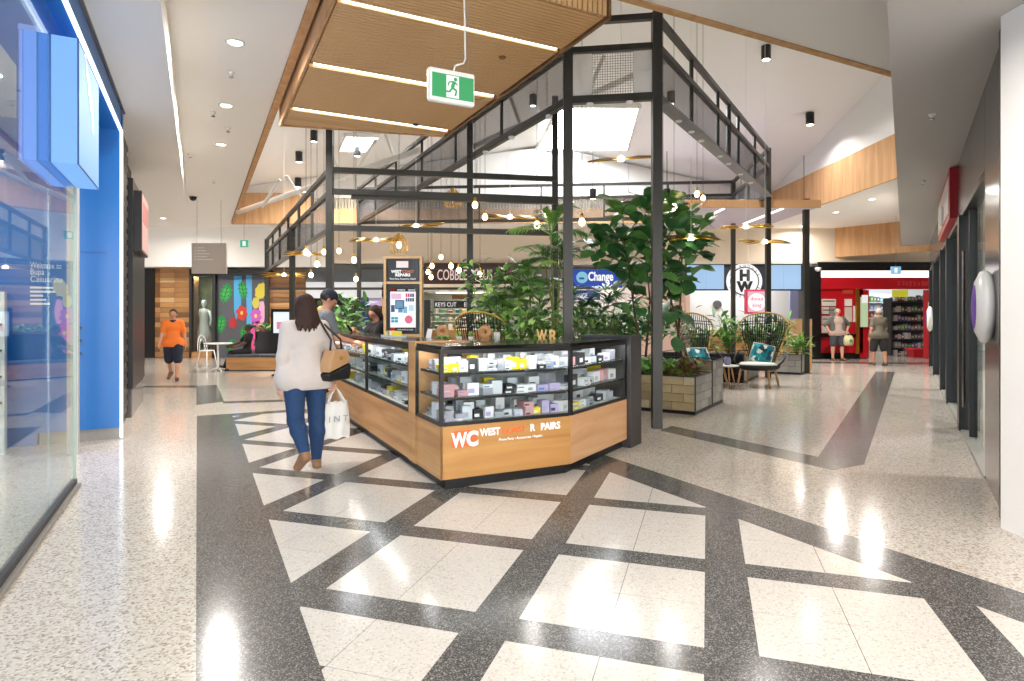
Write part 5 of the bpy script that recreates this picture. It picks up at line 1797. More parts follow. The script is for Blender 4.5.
def palm(label, base, crowns, seed, L=.9, nf=8, m='leaf_mid', leaflet=.28, cat='plant', name='areca_palm', e0=25, e1=80, droop=.45):
    r = random.Random(seed)
    t = thing(name, label, cat, base)
    for cr, n_, LL in crowns:
        b = Vector(base) + Vector((r.uniform(-.1, .1), r.uniform(-.1, .1), 0))
        cn_ = MB().tube([b, b.lerp(Vector(cr), .5) + Vector((r.uniform(-.04, .04), 0, 0)), cr], [.022, .018, .014], 8).build('cane', mat('cane_green', '#8a8f4a', .5, vary=.3, scale=10), t, False, smooth=True)
        a0 = r.uniform(0, 6)
        for k in range(n_):
            a = a0 + 2.4 * k
            e = math.radians(r.uniform(e0, e1))
            frond(cr, (math.cos(a) * math.cos(e), math.sin(a) * math.cos(e), math.sin(e)), LL * r.uniform(.8, 1.15), 18, leaflet, droop, r.choice((m, m, 'leaf_dark', 'leaf_light') if cat == 'plant' else (m,)), .03, cn_, r.random())


palm('tall areca palm rising behind the kiosk beside the second front post', A_(551, 365, 9.6), [(A_(551, 235, 9.6), 9, .8), (A_(545, 262, 9.7), 8, .75), (A_(560, 268, 9.5), 8, .7)], 5, m='leaf_mid')
palm('bushy areca palm behind the gold letters', A_(528, 365, 9.9), [(A_(530, 285, 9.9), 9, .75), (A_(518, 292, 9.8), 9, .7), (A_(540, 302, 9.7), 8, .65)], 6, m='leaf_mid')
palm('low areca palm behind the rattan chair at the bench', A_(508, 365, 10.2), [(A_(508, 305, 10.2), 9, .6), (A_(496, 312, 10.1), 8, .55), (A_(520, 318, 10), 8, .55)], 7, m='leaf_light')
palm('dark areca palm between the front steel posts', A_(578, 362, 10.3), [(A_(572, 304, 10.3), 9, .55), (A_(582, 316, 10.2), 8, .5)], 8, m='leaf_dark')


def fan_palm(label, base, heads, seed, m=('leaf_mid', 'leaf_dark'), L=.34):
    r = random.Random(seed)
    t = thing('lady_palm', label, 'plant', base)
    for i, h in enumerate(heads):
        h = Vector(h)
        b = Vector(base)
        cn_ = MB().tube([b, b.lerp(h, .6), h], [.014, .01, .006], 6).build('cane', 'leaf_olive', t, False, smooth=True)
        for q in range(4):
            d0 = rdir(r, 5, 60)
            hub = h + d0 * .12
            mbx = MB()
            s = d0.cross(UP).normalized()
            for k in range(9):
                a = (k - 4) / 4 * 1.25
                put_leaf(mbx, hub, d0 * math.cos(a) + s * math.sin(a), L * r.uniform(.85, 1.1), .045, .35, .15, 4, .55)
            mbx.tube([h, hub], .005, 5)
            mbx.build('fan_leaf', r.choice(m), cn_, False, smooth=True)


fan_palm('lady palm with fan leaves below the blue currency sign', A_(604, 362, 10.6), [A_(590, 305, 10.6), A_(604, 296, 10.7), A_(616, 300, 10.6), A_(598, 318, 10.4), A_(614, 320, 10.4), A_(606, 308, 10.3), A_(624, 312, 10.8)], 12)
fan_palm('lady palm with fan leaves low beside the second front post', A_(584, 362, 10.2), [A_(576, 325, 10.2), A_(588, 322, 10.1), A_(582, 334, 10.0), A_(596, 334, 10.1)], 13, ('leaf_light', 'leaf_mid'))


def bush(name, label, base, spread, h, n, L, Wd, mats, seed, round_=.5, e0=-10, e1=70, nstem=5, droop=.35, cat='plant', squash=1.0):
    """leafy shrub: stems, and foliage joined by tone"""
    r = random.Random(seed)
    t = thing(name, label, cat, base)
    base = Vector(base)
    tips = []
    for k in range(nstem):
        a = 2 * PI * k / nstem + r.uniform(-.3, .3)
        tip = base + Vector((math.cos(a) * spread * .55, math.sin(a) * spread * .55 * squash, h * r.uniform(.6, 1)))
        MB().tube([base, base.lerp(tip, .5) + Vector((0, 0, h * .1)), tip], [.012, .009, .005], 6).build('stem', 'leaf_olive', t, False, smooth=True)
        tips.append((base, tip))
    mbs = [MB() for _ in mats]
    for k in range(n):
        b, tip = r.choice(tips)
        f_ = r.uniform(.25, 1.0)
        p = b.lerp(tip, f_) + Vector((r.uniform(-1, 1) * spread * .4, r.uniform(-1, 1) * spread * .4 * squash, r.uniform(-.1, .12) * h))
        p.z = max(p.z, base.z + .02)
        put_leaf(mbs[k % len(mats)], p, rdir(r, e0, e1), L * r.uniform(.7, 1.2), Wd * r.uniform(.8, 1.15), droop, .2, 4, round_, r.uniform(-.5, .5))
    for mbx, m in zip(mbs, mats):
        tag(mbx.build('foliage', m, t, False, smooth=True), kind='stuff')
    return t


bush('leafy_shrub', 'bright green shrub under the blue currency sign', A_(600, 352, 11.2), .75, .95, 220, .24, .06, ('leaf_light', 'leaf_mid', 'leaf_mid'), 47)
bush('leafy_shrub', 'mid green shrub between the two fig stems', A_(634, 350, 11.6), .8, .95, 220, .24, .08, ('leaf_mid', 'leaf_light', 'leaf_dark'), 48)
bush('leafy_shrub', 'mid green shrub left of the first front post', A_(572, 352, 11.0), .7, .8, 180, .22, .06, ('leaf_mid', 'leaf_light', 'leaf_dark'), 49)
bush('umbrella_plant', 'bright umbrella plant spreading over the bench beside the third post', A_(498, 352, 10.3), .75, 1.75, 170, .2, .09, ('leaf_light', 'leaf_mid', 'leaf_mid'), 41, e0=-20, e1=40)
bush('umbrella_plant', 'dark umbrella plant between the areca palms', A_(535, 360, 10.8), .8, 1.6, 160, .2, .08, ('leaf_mid', 'leaf_dark'), 42)
bush('leafy_shrub', 'leafy green shrub behind the bench below the areca palms', A_(520, 352, 9.4), .7, .75, 170, .16, .07, ('leaf_mid', 'leaf_light', 'leaf_dark'), 43)
bush('leafy_shrub', 'leafy green shrub behind the kiosk beside the first front post', A_(556, 352, 9.5), .55, .7, 150, .16, .07, ('leaf_mid', 'leaf_light'), 44)
bush('leafy_shrub', 'dark leafy shrub under the left fig tree', A_(622, 350, 10.9), .6, .8, 150, .18, .09, ('leaf_dark', 'leaf_mid'), 45)
bush('leafy_shrub', 'broad leaved shrub under the right fig tree', A_(660, 345, 11.4), .7, .8, 150, .2, .1, ('leaf_mid', 'leaf_light', 'leaf_dark'), 46)
for k, (u, v, Y, ms, lb) in enumerate(((648, 372, 9.75, ('leaf_mid', 'leaf_light'), 'green rosette plant behind the front post in the low planter'), (663, 374, 9.7, ('leaf_olive', 'leaf_mid'), 'olive rosette plant in the middle of the low planter'),
                                       (678, 374, 9.65, ('rust_leaf', 'leaf_olive'), 'rust tinged rosette plant in the low planter'), (689, 374, 9.6, ('rust_leaf', 'leaf_olive'), 'rust tinged rosette plant at the corner of the low planter'), (654, 366, 10.2, ('leaf_light', 'leaf_mid'), 'pale rosette plant at the rear of the low planter'))):
    mat('rust_leaf', '#6f4a33', .5, vary=.3, scale=8)
    p = gnd(u, v, .52)
    p.y = Y
    p.x = (u - 512) / FPX * Y
    bush('rosette_plant', lb, (p.x, p.y, .52),   .26, .26, 95, .15, .08, ms, 50 + k, e0=0, e1=75, nstem=4)
for k, (u, Y, h, ms, lb) in enumerate(((700, 14.3, .75, ('leaf_mid', 'leaf_dark'), 'leafy plant behind the rattan chair by the planter'), (728, 14.5, .95, ('leaf_dark', 'leaf_mid', 'leaf_light'), 'leafy plant between the two rattan chairs'),
                                       (752, 14.7, .9, ('leaf_mid', 'leaf_dark'), 'leafy plant behind the cushioned rattan chair'), (778, 14.9, 1.0, ('leaf_dark', 'leaf_mid'), 'leafy plant at the end of the planter behind the chairs'),
                                       (797, 15.9, .5, ('leaf_mid', 'leaf_light'), 'spiky plant in the small planter beside the slim post'))):
    bush('leafy_plant', lb, ((u - 512) / FPX * Y, Y, .5 if k < 4 else .42), .42 if k < 4 else .3, h, 110, .3 if k < 4 else .35, .09 if k < 4 else .05, ms, 70 + k, e0=5, e1=75)
bush('leafy_plant', 'dark plant behind the counter beside the man in the cap', A_(347, 340, 12.5), .7, 1.0, 120, .3, .09, ('leaf_dark', 'leaf_mid'), 90, e0=0, e1=70)
bush('leafy_plant', 'pale leaved plant behind the counter left of the staff member', A_(338, 340, 11.4), .35, .5, 60, .2, .06, ('leaf_mid', 'leaf_light'), 91, e0=0, e1=70)

# ================================================================== rattan lounge chairs
mat('cane_gold', '#c2a04c', .5)
mat('weave_black', '#1a1a1c', .6)
wood('chair_leg', '#a87a4c', '#c4986a', .5, 2, 12)
mat('seat_pad', '#d8d8d0', .8)


def hoop(t):
    """fan outline of the back, t from 0 (left at the seat) over the broad top to 1 (right)"""
    if t < .3:
        f_ = t / .3
        return -(.22 + .29 * f_ ** .8), .42 + .80 * f_
    if t > .7:
        x, z = hoop(1 - t)
        return -x, z
    a = PI * (1 - (t - .3) / .4)
    return .51 * math.cos(a) * (1 + .03 * math.sin(a)), 1.22 + .33 * math.sin(a) ** .85


def back_y(x, z):
    return .30 + .20 * (z - .42) - .45 * x * x * (1 if z > .4 else 1)


def rattan_chair(label, loc, rz, pad=True):
    t = thing('rattan_chair', label, 'chair', loc, rz, 'high backed rattan lounge chairs')
    H_ = [hoop(k / 40) for k in range(41)]
    pts = [(x, back_y(x, z), z) for x, z in H_]
    hp_ = link('hoop', shared('rc_hoop', lambda: MB().tube([(pts[0][0] * .8, .1, .36)] + pts + [(pts[-1][0] * .8, .1, .36)], .017, 8).mesh('hoop', 'cane_gold', True)), t)
    n = 19
    for k in range(n):
        x = -.44 + .88 * k / (n - 1)
        # top of this rib on the hoop
        zs = [z for (xx, z), (x2, z2) in zip(H_, H_[1:]) if (xx - x) * (x2 - x) <= 0 and z > 1.1]
        zt = max(zs) if zs else 1.22
        xb = x * .46

        def mk(x=x, xb=xb, zt=zt):
            ps = []
            for j in range(8):
                f_ = j / 7
                z = .40 + (zt - .40) * f_
                xx = xb + (x - xb) * min(1, f_ * 1.35) ** .9
                ps.append((xx, back_y(xx, z) - .01, z))
            return MB().tube(ps, .009, 5).mesh('rib', 'weave_black', True)
        link('rib', shared(('rc_rib', k), mk), hp_)
    for q, z in enumerate((.62, .72, .95, 1.05, 1.28, 1.34)):
        wz = max(x for x, zz in H_ if abs(zz - z) < .09 and x > 0)

        def mb_(z=z, wz=wz):
            return MB().tube([(-wz + 2 * wz * j / 14, back_y(-wz + 2 * wz * j / 14, z) - .018, z + .03 * (1 - (j / 7 - 1) ** 2)) for j in range(15)], .009, 5).mesh('band', 'weave_black', True)
        link('band', shared(('rc_band', q), mb_), hp_)
    # woven tub below
    link('seat_shell', shared('rc_shell', lambda: MB().lathe([(.20, .34), (.36, .35), (.43, .40), (.44, .46), (.42, .46), (.40, .42), (.30, .39), (.05, .385)], n=28).mesh('seat_shell', 'weave_black', True)), t)

    def arm(s):
        ps = [(s * .43, -.12, .46), (s * .50, -.02, .54), (s * .51, .12, .62), (s * .46, .2, .72)]
        return MB().tube(ps, .02, 8).mesh('arm', 'weave_black', True)
    for s in (-1, 1):
        link('arm', shared(('rc_arm', s), lambda: arm(s)), t)
    if pad:
        link('seat_pad', shared('rc_pad', lambda: MB().lathe([(.30, .41), (.37, .43), (.38, .46), (.35, .49), (.2, .505), (.02, .51)], n=24).mesh('seat_pad', 'seat_pad', True)), t)
    for sx, sy in ((-1, -1), (1, -1), (-1, 1), (1, 1)):
        link('leg', shared(('rc_leg', sx, sy), lambda: MB().tube([(sx * .27, sy * .25, .37), (sx * .33, sy * .32, 0)], [.03, .02], 10).mesh('leg', 'chair_leg', True)), t)
    for sx in (-1, 1):
        link('apron', shared(('rc_apron', sx), lambda: MB().beam((sx * .275, -.26, .345), (sx * .275, .26, .345), .03, .05).mesh('apron', 'chair_leg')), t)
    return t


rattan_chair('high backed rattan chair with teal cushion, nearest the walkway', (5.2, 13.0, 0), math.radians(-38))
rattan_chair('high backed rattan chair half hidden behind the stone planter', (4.18, 13.3, 0), math.radians(24))
rattan_chair('high backed rattan chair behind the kiosk bench among the palms', (-.32, 10.1, .0), math.radians(150))
# cushions
cm = bpy.data.materials.new('cushion_print')
cm.use_nodes = True
nt = cm.node_tree
vo = nt.nodes.new('ShaderNodeTexVoronoi')
vo.inputs['Scale'].default_value = 12
rp_ = nt.nodes.new('ShaderNodeValToRGB')
rp_.color_ramp.interpolation = 'CONSTANT'
for i_, (p_, c_) in enumerate(((0, '#1f7f8c'), (.35, '#e6efe6'), (.55, '#2aa0a8'), (.75, '#c8a860'), (.85, '#174a5a'))):
    e_ = rp_.color_ramp.elements[i_] if i_ < 2 else rp_.color_ramp.elements.new(p_)
    e_.position = p_
    e_.color = lin(c_)
tc_ = nt.nodes.new('ShaderNodeTexCoord')
nt.links.new(tc_.outputs['Object'], vo.inputs['Vector'])
sp_ = nt.nodes.new('ShaderNodeSeparateColor')
nt.links.new(vo.outputs['Color'], sp_.inputs[0])
nt.links.new(sp_.outputs[0], rp_.inputs[0])
nt.links.new(rp_.outputs[0], nt.nodes['Principled BSDF'].inputs['Base Color'])
nt.nodes['Principled BSDF'].inputs['Roughness'].default_value = .85
MATS['cushion_print'] = cm


def cushion(label, loc, rot, w=.46, h=.42, th=.13):
    t = thing('cushion', label, 'cushion', loc)
    vs, fs = [], []
    n = 10
    for sgn in (1, -1):
        for i in range(n + 1):
            for j in range(n + 1):
                x, y = i / n * 2 - 1, j / n * 2 - 1
                z = sgn * th / 2 * ((1 - x ** 4) * (1 - y ** 4)) ** .6
                k = 1 - .06 * (x * x + y * y - x * x * y * y)
                vs.append((x * w / 2 * k, z, y * h / 2 * k + h / 2))
    m_ = (n + 1) ** 2
    for s in range(2):
        for i in range(n):
            for j in range(n):
                q = (s * m_ + i * (n + 1) + j, s * m_ + (i + 1) * (n + 1) + j, s * m_ + (i + 1) * (n + 1) + j + 1, s * m_ + i * (n + 1) + j + 1)
                fs.append(q if s else q[::-1])
    o = MB().add(vs, fs).build('cover', 'cushion_print', t, smooth=True)
    o.rotation_euler = rot
    ed = [(x * w / 2 * .94, 0, z * h / 2 * .94 + h / 2) for x, z in ((-1, -1), (0, -1.03), (1, -1), (1.03, 0), (1, 1), (0, 1.03), (-1, 1), (-1.03, 0), (-1, -1))]
    p_ = MB().tube(ed, .008, 5).build('piping', 'seat_pad', t, smooth=True)
    p_.rotation_euler = rot
    return t


cushion('teal and white patterned cushion leaning upright in the nearest rattan chair', (5.27, 13.1, .49), (math.radians(-18), math.radians(12), math.radians(-30)))
cushion('teal and cream patterned cushion in the rattan chair behind the planter', (4.1, 13.34, .49), (math.radians(-30), 0, math.radians(20)), .55, .34)
t = thing('side_table', 'small round side table with splayed timber legs between the rattan chairs', 'table', (4.45, 12.7, 0))
MB().lathe([(.22, .44), (.23, .45), (.23, .465), (.2, .47)], n=24).build('table_top', 'seat_pad', t, smooth=True)
for k in range(3):
    a = 2 * PI * k / 3 + .4
    MB().tube([(.1 * math.cos(a), .1 * math.sin(a), .44), (.2 * math.cos(a), .2 * math.sin(a), 0)], [.018, .013], 8).build('leg', 'chair_leg', t, smooth=True)
t = thing('lilac_jar', 'small lilac glass jar on the round side table', 'jar', (4.45, 12.7, .47))
MB().lathe([(.05, 0), (.07, .04), (.07, .12), (.05, .16)], n=14).build('jar', mat('lilac_glass', '#8a7fa8', .2), t, smooth=True)
MB().lathe([(.052, .16), (.052, .175), (.03, .18)], n=14).build('lid', 'charcoal', t)

# ================================================================== bench and cafe set at left
t = thing('oak_bench', 'oak block bench with dark cushions in front of the mural', 'bench', gnd(250, 370))
b0, b1 = gnd(226, 371), gnd(282, 371)
yb = b0.y
MB().bb(b0.x, b1.x, yb, yb + .8, .03, .36).build('oak_base', 'oak', t, False)
MB().bb(b0.x + .05, b1.x - .05, yb + .04, yb + .76, 0, .03).build('plinth', 'black', t, False)
k = 0
x = b0.x
while x < b1.x - .1:
    MB().bb(x + .01, min(x + .44, b1.x), yb + .02, yb + .5, .36, .44).build('seat_cushion', mat('bench_pad', '#55565c', .9, vary=.5, scale=40), t, False, bevel=.02)
    x += .45
MB().bb(b0.x + .55, b1.x, yb + .55, yb + .8, .36, 1.05).build('dark_backrest', 'black', t, False)
t2 = bush('bench_plant', 'low green plants growing along the top of the dark bench back', ((b0.x + b1.x) / 2 + .2, yb + .68, 1.05), .75, .22, 120, .16, .06, ('leaf_mid', 'leaf_dark', 'leaf_light'), 95, squash=.25)
t = thing('cafe_table', 'small white round cafe table beside the bench', 'table', gnd(218, 371))
MB().lathe([(.34, .72), (.36, .73), (.36, .75), (.34, .755)], n=24).build('table_top', 'white_gloss', t, smooth=True)
MB().lathe([(.03, .03), (.025, .72)], n=10).build('pedestal', 'white_gloss', t)
for k in range(4):
    a = PI / 4 + k * PI / 2
    MB().tube([(0, 0, .08), (.15 * math.cos(a), .15 * math.sin(a), .05), (.26 * math.cos(a), .26 * math.sin(a), .0)], [.02, .018, .014], 8).build('foot', 'white_gloss', t, smooth=True)
t = thing('cafe_chair', 'white bentwood cafe chair with looped back at the small table', 'chair', gnd(207, 366), math.radians(70))
MB().lathe([(.19, .44), (.205, .45), (.205, .465), (.18, .47)], n=20).build('seat', 'white_gloss', t, smooth=True)
for sx, sy in ((-1, -1), (1, -1), (-1, 1), (1, 1)):
    MB().tube([(sx * .13, sy * .13, .44), (sx * .19, sy * .19, 0)], [.016, .012], 8).build('leg', 'white_gloss', t, smooth=True)
MB().tube([(.17 * math.cos(a), .17 + .05 * math.sin(a), .46 + .45 * math.sin(a)) for a in [PI * k / 12 for k in range(13)]], .012, 8).build('back_loop', 'white_gloss', t, smooth=True)
MB().tube([(.10 * math.cos(a), .17 + .04 * math.sin(a), .46 + .32 * math.sin(a)) for a in [PI * k / 12 for k in range(13)]], .009, 8).build('inner_loop', 'white_gloss', t, smooth=True)

# ================================================================== pendants and spots
BULB = [(475, 205, 10.5), (485, 217, 11.2), (306, 252, 12), (324, 252, 12.5), (339, 251, 13), (317, 264, 12), (354, 260, 11.5), (311, 275, 13.5), (356, 279, 13), (441, 257, 14), (432, 266, 13.5), (451, 266, 12.5),
        (459, 270, 12), (428, 272, 14.5), (431, 277, 14), (480, 274, 13), (537, 225, 9.4), (547, 214, 10.2), (570, 202, 9.5), (582, 222, 9.2), (663, 197, 10.6), (674, 207, 10.2), (697, 194, 11.5), (703, 198, 13)]


def zroof(x, y):
    for k in range(7):
        h = geometry.intersect_ray_tri(RP[k], RP[(k + 1) % 7], RC, Vector((0, 0, 1)), Vector((x, y, 0)), True)
        if h is not None:
            return h.z
    return 4.5


for i, (u, v, Y) in enumerate(BULB):
    p = at(u, v, Y)
    left = u < 420
    t = thing('pendant_bulb', 'warm bare bulb on a thin cord inside the low left frame' if left else ('warm bare bulb on a thin cord before the repair shop sign' if u < 500 else 'warm bare bulb on a thin cord hanging among the palms and figs'), 'pendant lamp', p, 0,
              'bulbs inside the low left frame' if left else ('bulbs before the repair shop' if u < 500 else 'bulbs among the plants'))
    zt = zroof(p.x, p.y)
    MB().tube([(0, 0, .11), (0, 0, zt - p.z)], .004, 5).build('cord', 'black', t)
    link('socket', shared('pb_socket', lambda: MB().lathe([(.02, .05), (.024, .07), (.022, .12), (.008, .13)], n=12).mesh('socket', 'brass', True)), t)
    link('bulb', shared('pb_bulb', lambda: MB().lathe([(.005, -.058), (.028, -.05), (.044, -.025), (.048, 0), (.04, .026), (.022, .055)], n=14).mesh('bulb', 'bulb_warm', True)), t)
for u, v, Y, lb in ((453, 199, 11.5, 'wire cage pendant lamp above the middle beam beside the third post'), (399, 245, 11, 'wire cage pendant lamp above the screen tower')):
    p = at(u, v, Y)
    t = thing('cage_pendant', lb, 'pendant lamp', p)
    MB().tube([(0, 0, .2), (0, 0, zroof(p.x, p.y) - p.z)], .004, 5).build('cord', 'black', t)
    MB().lathe([(.03, .1), (.035, .14), (.03, .2), (.01, .21)], n=12).build('socket', 'brass', t, smooth=True)
    link('bulb', _shared['pb_bulb'], t)
    prof = [(.05, .18), (.13, .10), (.165, 0), (.155, -.12), (.12, -.16)]
    for k in range(16):
        a = 2 * PI * k / 16
        link('cage_wire', shared(('cg', k), lambda: MB().tube([(r_ * math.cos(a), r_ * math.sin(a), h_) for r_, h_ in prof], .004, 5).mesh('cage_wire', 'brass', True)), t)
    for r_, h_ in ((.13, .10), (.165, 0), (.155, -.12)):
        MB().tube([(r_ * math.cos(2 * PI * k / 20), r_ * math.sin(2 * PI * k / 20), h_) for k in range(21)], .004, 5).build('cage_ring', 'brass', t, smooth=True)
for i, (u, v, Y, w, lb) in enumerate(((621, 159, 10.0, .55, 'gold blade fan pendant high between the two front posts'), (691, 238, 9.8, .42, 'gold blade fan pendant against the right fig tree'), (510, 217, 12.5, .6, 'gold blade fan pendant above the areca palms'),
                                      (746, 227, 13.0, .55, 'upper gold blade fan pendant near the far right posts'), (765, 242, 13.2, .55, 'lower gold blade fan pendant near the far right posts'),
                                      (308, 254, 13.2, .5, 'gold blade fan pendant inside the low left frame'), (416, 226, 13, .6, 'gold blade fan pendant above the middle beams'), (376, 240, 14, .6, 'gold blade fan pendant left of the cage lamp'), (284, 275, 17, .6, 'gold blade fan pendant at the far end of the low left frame'))):
    p = at(u, v, Y)
    t = thing('blade_pendant', lb, 'pendant lamp', p, .3 * (i % 3 - 1))
    MB().tube([(0, 0, .04), (0, 0, zroof(p.x, p.y) - p.z)], .004, 5).build('cord', 'white_plastic', t)
    MB().lathe([(.05, -.03), (.06, .0), (.05, .03), (.02, .05)], n=12).build('hub', 'lamp_white', t, smooth=True)
    for s in (-1, 1):
        for k in range(5):
            a = (k - 2) * .22
            d = Vector((s * math.cos(a), math.sin(a), (-.14 + .07 * k)))
            q = d.normalized() * w
            MB().tube([d * .05, q * .5 + Vector((0, 0, .012)), q], [.012, .02, .006], 6).build('blade', 'brass' if k % 2 == 0 else mat('brass_dark', '#6a5228', .35, .8), t, smooth=True)
for i, (u, v, lb) in enumerate(((314, 137, 'black cylinder spotlight nearest the timber raft end at left'), (299, 158, 'black cylinder spotlight at left above the slim timber edge'), (357, 152, 'black cylinder spotlight below the end of the timber raft'), (298, 184, 'lowest black cylinder spotlight at left in the void'), (533, 101, 'black cylinder spotlight seen through the left mesh screen'),
                                (671, 98, 'black cylinder spotlight beside the front right post'), (766, 43, 'black cylinder spotlight close to the timber edge at right'), (810, 119, 'black cylinder spotlight alone on the right roof slope'), (593, 194, 'black cylinder spotlight low above the fig tree at left'), (667, 194, 'black cylinder spotlight low behind the front right post'), (741, 195, 'black cylinder spotlight near the far right post'))):
    p = roof_hit(u, v - 6 + (9 if u == 766 else 0))
    if p is None or p.z < 5.3 or v > 190:
        p = at(u, v - 5, 18.5 if v > 190 else 12)
    t = thing('cylinder_spot', lb, 'spotlight', p)
    k = max(.5, min(1.0, p.y / 13))
    MB().lathe([(.095, -.30), (.10, -.29), (.10, 0), (.03, .01)], n=18).build('body', 'black', t, smooth=False)
    MB().lathe([(.08, -.302), (.075, -.298), (.02, -.296)], n=18).build('lens', 'lamp_white', t)
    zt = zroof(p.x, p.y) - p.z
    if zt > .03:
        MB().tube([(0, 0, 0), (0, 0, zt)], .012, 6).build('stem', 'black', t)
    if v < 190:
        area_light('spot_lamp', (p.x, p.y, p.z - .33), .15, 35 if u == 810 else 95, (1, .955, .91), parent=t, spread=2.4)
# ================================================================== people: smooth blended bodies
def field(P, prims, k):
    d = None
    for pr in prims:
        a, b, ra, rb = (np.asarray(pr[0], np.float32), np.asarray(pr[1], np.float32), pr[2], pr[3])
        sq = pr[4] if len(pr) > 4 else None
        ba = b - a
        L2 = float(ba @ ba) + 1e-9
        pa = P - a
        t = np.clip((pa @ ba) / L2, 0, 1)
        q = pa - t[..., None] * ba
        f_ = 1.0
        if sq is not None:
            n = np.asarray(sq[0], np.float32)
            q = q + (q @ n)[..., None] * n * (1 / sq[1] - 1)
            f_ = min(1, (sq[1] + 1) / 2)
        e = (np.sqrt((q * q).sum(-1)) - (ra + (rb - ra) * t)) * f_
        if d is None:
            d = e
        else:
            h = np.clip(.5 + .5 * (d - e) / k, 0, 1)
            d = d * (1 - h) + e * h - k * h * (1 - h)
    return d


def nets(prims, h, k=.03, cuts=(), pad=.05, holes=()):
    """surface of the blended shape; cuts = half-spaces (point, normal) whose outside is cut off"""
    lo = np.min([np.minimum(np.asarray(p[0]) - max(p[2], p[3]), np.asarray(p[1]) - max(p[2], p[3])) for p in prims], 0) - pad
    hi = np.max([np.maximum(np.asarray(p[0]) + max(p[2], p[3]), np.asarray(p[1]) + max(p[2], p[3])) for p in prims], 0) + pad
    n = np.ceil((hi - lo) / h).astype(int) + 1
    ax = [lo[i] + h * np.arange(n[i]) for i in range(3)]
    G_ = np.stack(np.meshgrid(*ax, indexing='ij'), -1).astype(np.float32)
    F = field(G_, prims, k)
    for p, nn in cuts:
        F = np.maximum(F, (G_ - np.asarray(p, np.float32)) @ np.asarray(nn, np.float32))
    if holes:
        F = np.maximum(F, -field(G_, holes, k * .5))
    ins = F < 0
    c = ins[:-1, :-1, :-1].astype(np.int8)
    tot = np.zeros_like(c)
    for dx in (0, 1):
        for dy in (0, 1):
            for dz in (0, 1):
                tot += ins[dx:n[0] - 1 + dx, dy:n[1] - 1 + dy, dz:n[2] - 1 + dz]
    act = (tot > 0) & (tot < 8)
    I = np.argwhere(act)
    idx = -np.ones(act.shape, np.int64)
    idx[act] = np.arange(len(I))
    acc = np.zeros((len(I), 3))
    cn = np.zeros(len(I))
    cor = [(x, y, z) for x in (0, 1) for y in (0, 1) for z in (0, 1)]
    for a in cor:
        for b in cor:
            if sum(abs(a[i] - b[i]) for i in range(3)) == 1 and a < b:
                fa = F[I[:, 0] + a[0], I[:, 1] + a[1], I[:, 2] + a[2]]
                fb = F[I[:, 0] + b[0], I[:, 1] + b[1], I[:, 2] + b[2]]
                m = (fa < 0) != (fb < 0)
                t = np.where(m, fa / np.where(np.abs(fa - fb) < 1e-9, 1, fa - fb), 0)
                pos = np.asarray(a) + t[:, None] * (np.asarray(b) - np.asarray(a))
                acc += pos * m[:, None]
                cn += m
    V = lo + h * (I + acc / cn[:, None])
    faces = []
    for axis in range(3):
        o = [i for i in range(3) if i != axis]
        sl0 = [slice(None)] * 3
        sl1 = [slice(None)] * 3
        sl0[axis] = slice(0, -1)
        sl1[axis] = slice(1, None)
        A, B = ins[tuple(sl0)], ins[tuple(sl1)]
        E_ = np.argwhere(A != B)
        ok = np.all([(E_[:, i] > 0) & (E_[:, i] < n[i] - 1) for i in o], 0)
        E_ = E_[ok]
        sgn = A[E_[:, 0], E_[:, 1], E_[:, 2]]
        q = []
        for s, t in ((-1, -1), (0, -1), (0, 0), (-1, 0)):
            e = E_.copy()
            e[:, o[0]] += s
            e[:, o[1]] += t
            q.append(idx[e[:, 0], e[:, 1], e[:, 2]])
        Q_ = np.stack(q, 1)
        flip = sgn if axis != 1 else ~sgn
        Q_[~flip] = Q_[~flip][:, ::-1]
        faces.append(Q_)
    Fc = np.concatenate(faces) if faces else np.zeros((0, 4), int)
    Fc = Fc[(Fc >= 0).all(1)]
    return V, Fc


def np_mesh(name, parts, m, smooth=True):
    vs, fs, n = [], [], 0
    for V, Fc in parts:
        vs += V.tolist()
        fs += (Fc + n).tolist()
        n += len(V)
    me = bpy.data.meshes.new(name)
    me.from_pydata(vs, [], fs)
    me.materials.append(MATS[m])
    me.polygons.foreach_set('use_smooth', [smooth] * len(me.polygons))
    me.update()
    return me


AV = lambda *p: np.array(p, float)


def hand_prims(wr, d, thumb_side, palm_n, curl, s=1.0):
    """palm and five fingers from the wrist along d; palm_n points out of the palm"""
    d = d / np.linalg.norm(d)
    pn = palm_n - d * (palm_n @ d)
    pn = pn / np.linalg.norm(pn)
    x = np.cross(d, pn) * thumb_side                 # towards the thumb
    out = [(wr, wr + d * .03 * s, .026 * s, .028 * s, (pn, .7))]
    for i in range(4):
        o = wr + d * .03 * s + x * (.021 - .014 * i) * s
        out.append((o, wr + d * .085 * s + x * (.030 - .020 * i) * s, .017 * s, .013 * s, (pn, .75)))
    for i, L in enumerate((.072, .08, .075, .058)):
        b = wr + d * .088 * s + x * (.030 - .020 * i) * s
        c1 = curl * .8
        d1 = d * math.cos(c1) + pn * math.sin(c1)
        e = b + d1 * L * .5 * s
        c2 = curl * 2.0
        d2 = d * math.cos(c2) + pn * math.sin(c2)
        out.append((b, e, .0098 * s, .009 * s))
        out.append((e, e + d2 * L * .5 * s, .009 * s, .0072 * s))
    tb = wr + d * .03 * s + x * .026 * s
    td = d * .7 + x * .6 + pn * .35 * (1 + curl)
    td = td / np.linalg.norm(td)
    te = tb + td * .036 * s
    td2 = d * .85 + x * .2 + pn * .5 * (1 + curl)
    td2 = td2 / np.linalg.norm(td2)
    out += [(tb, te, .0125 * s, .0105 * s), (te, te + td2 * .03 * s, .0105 * s, .008 * s)]
    return out


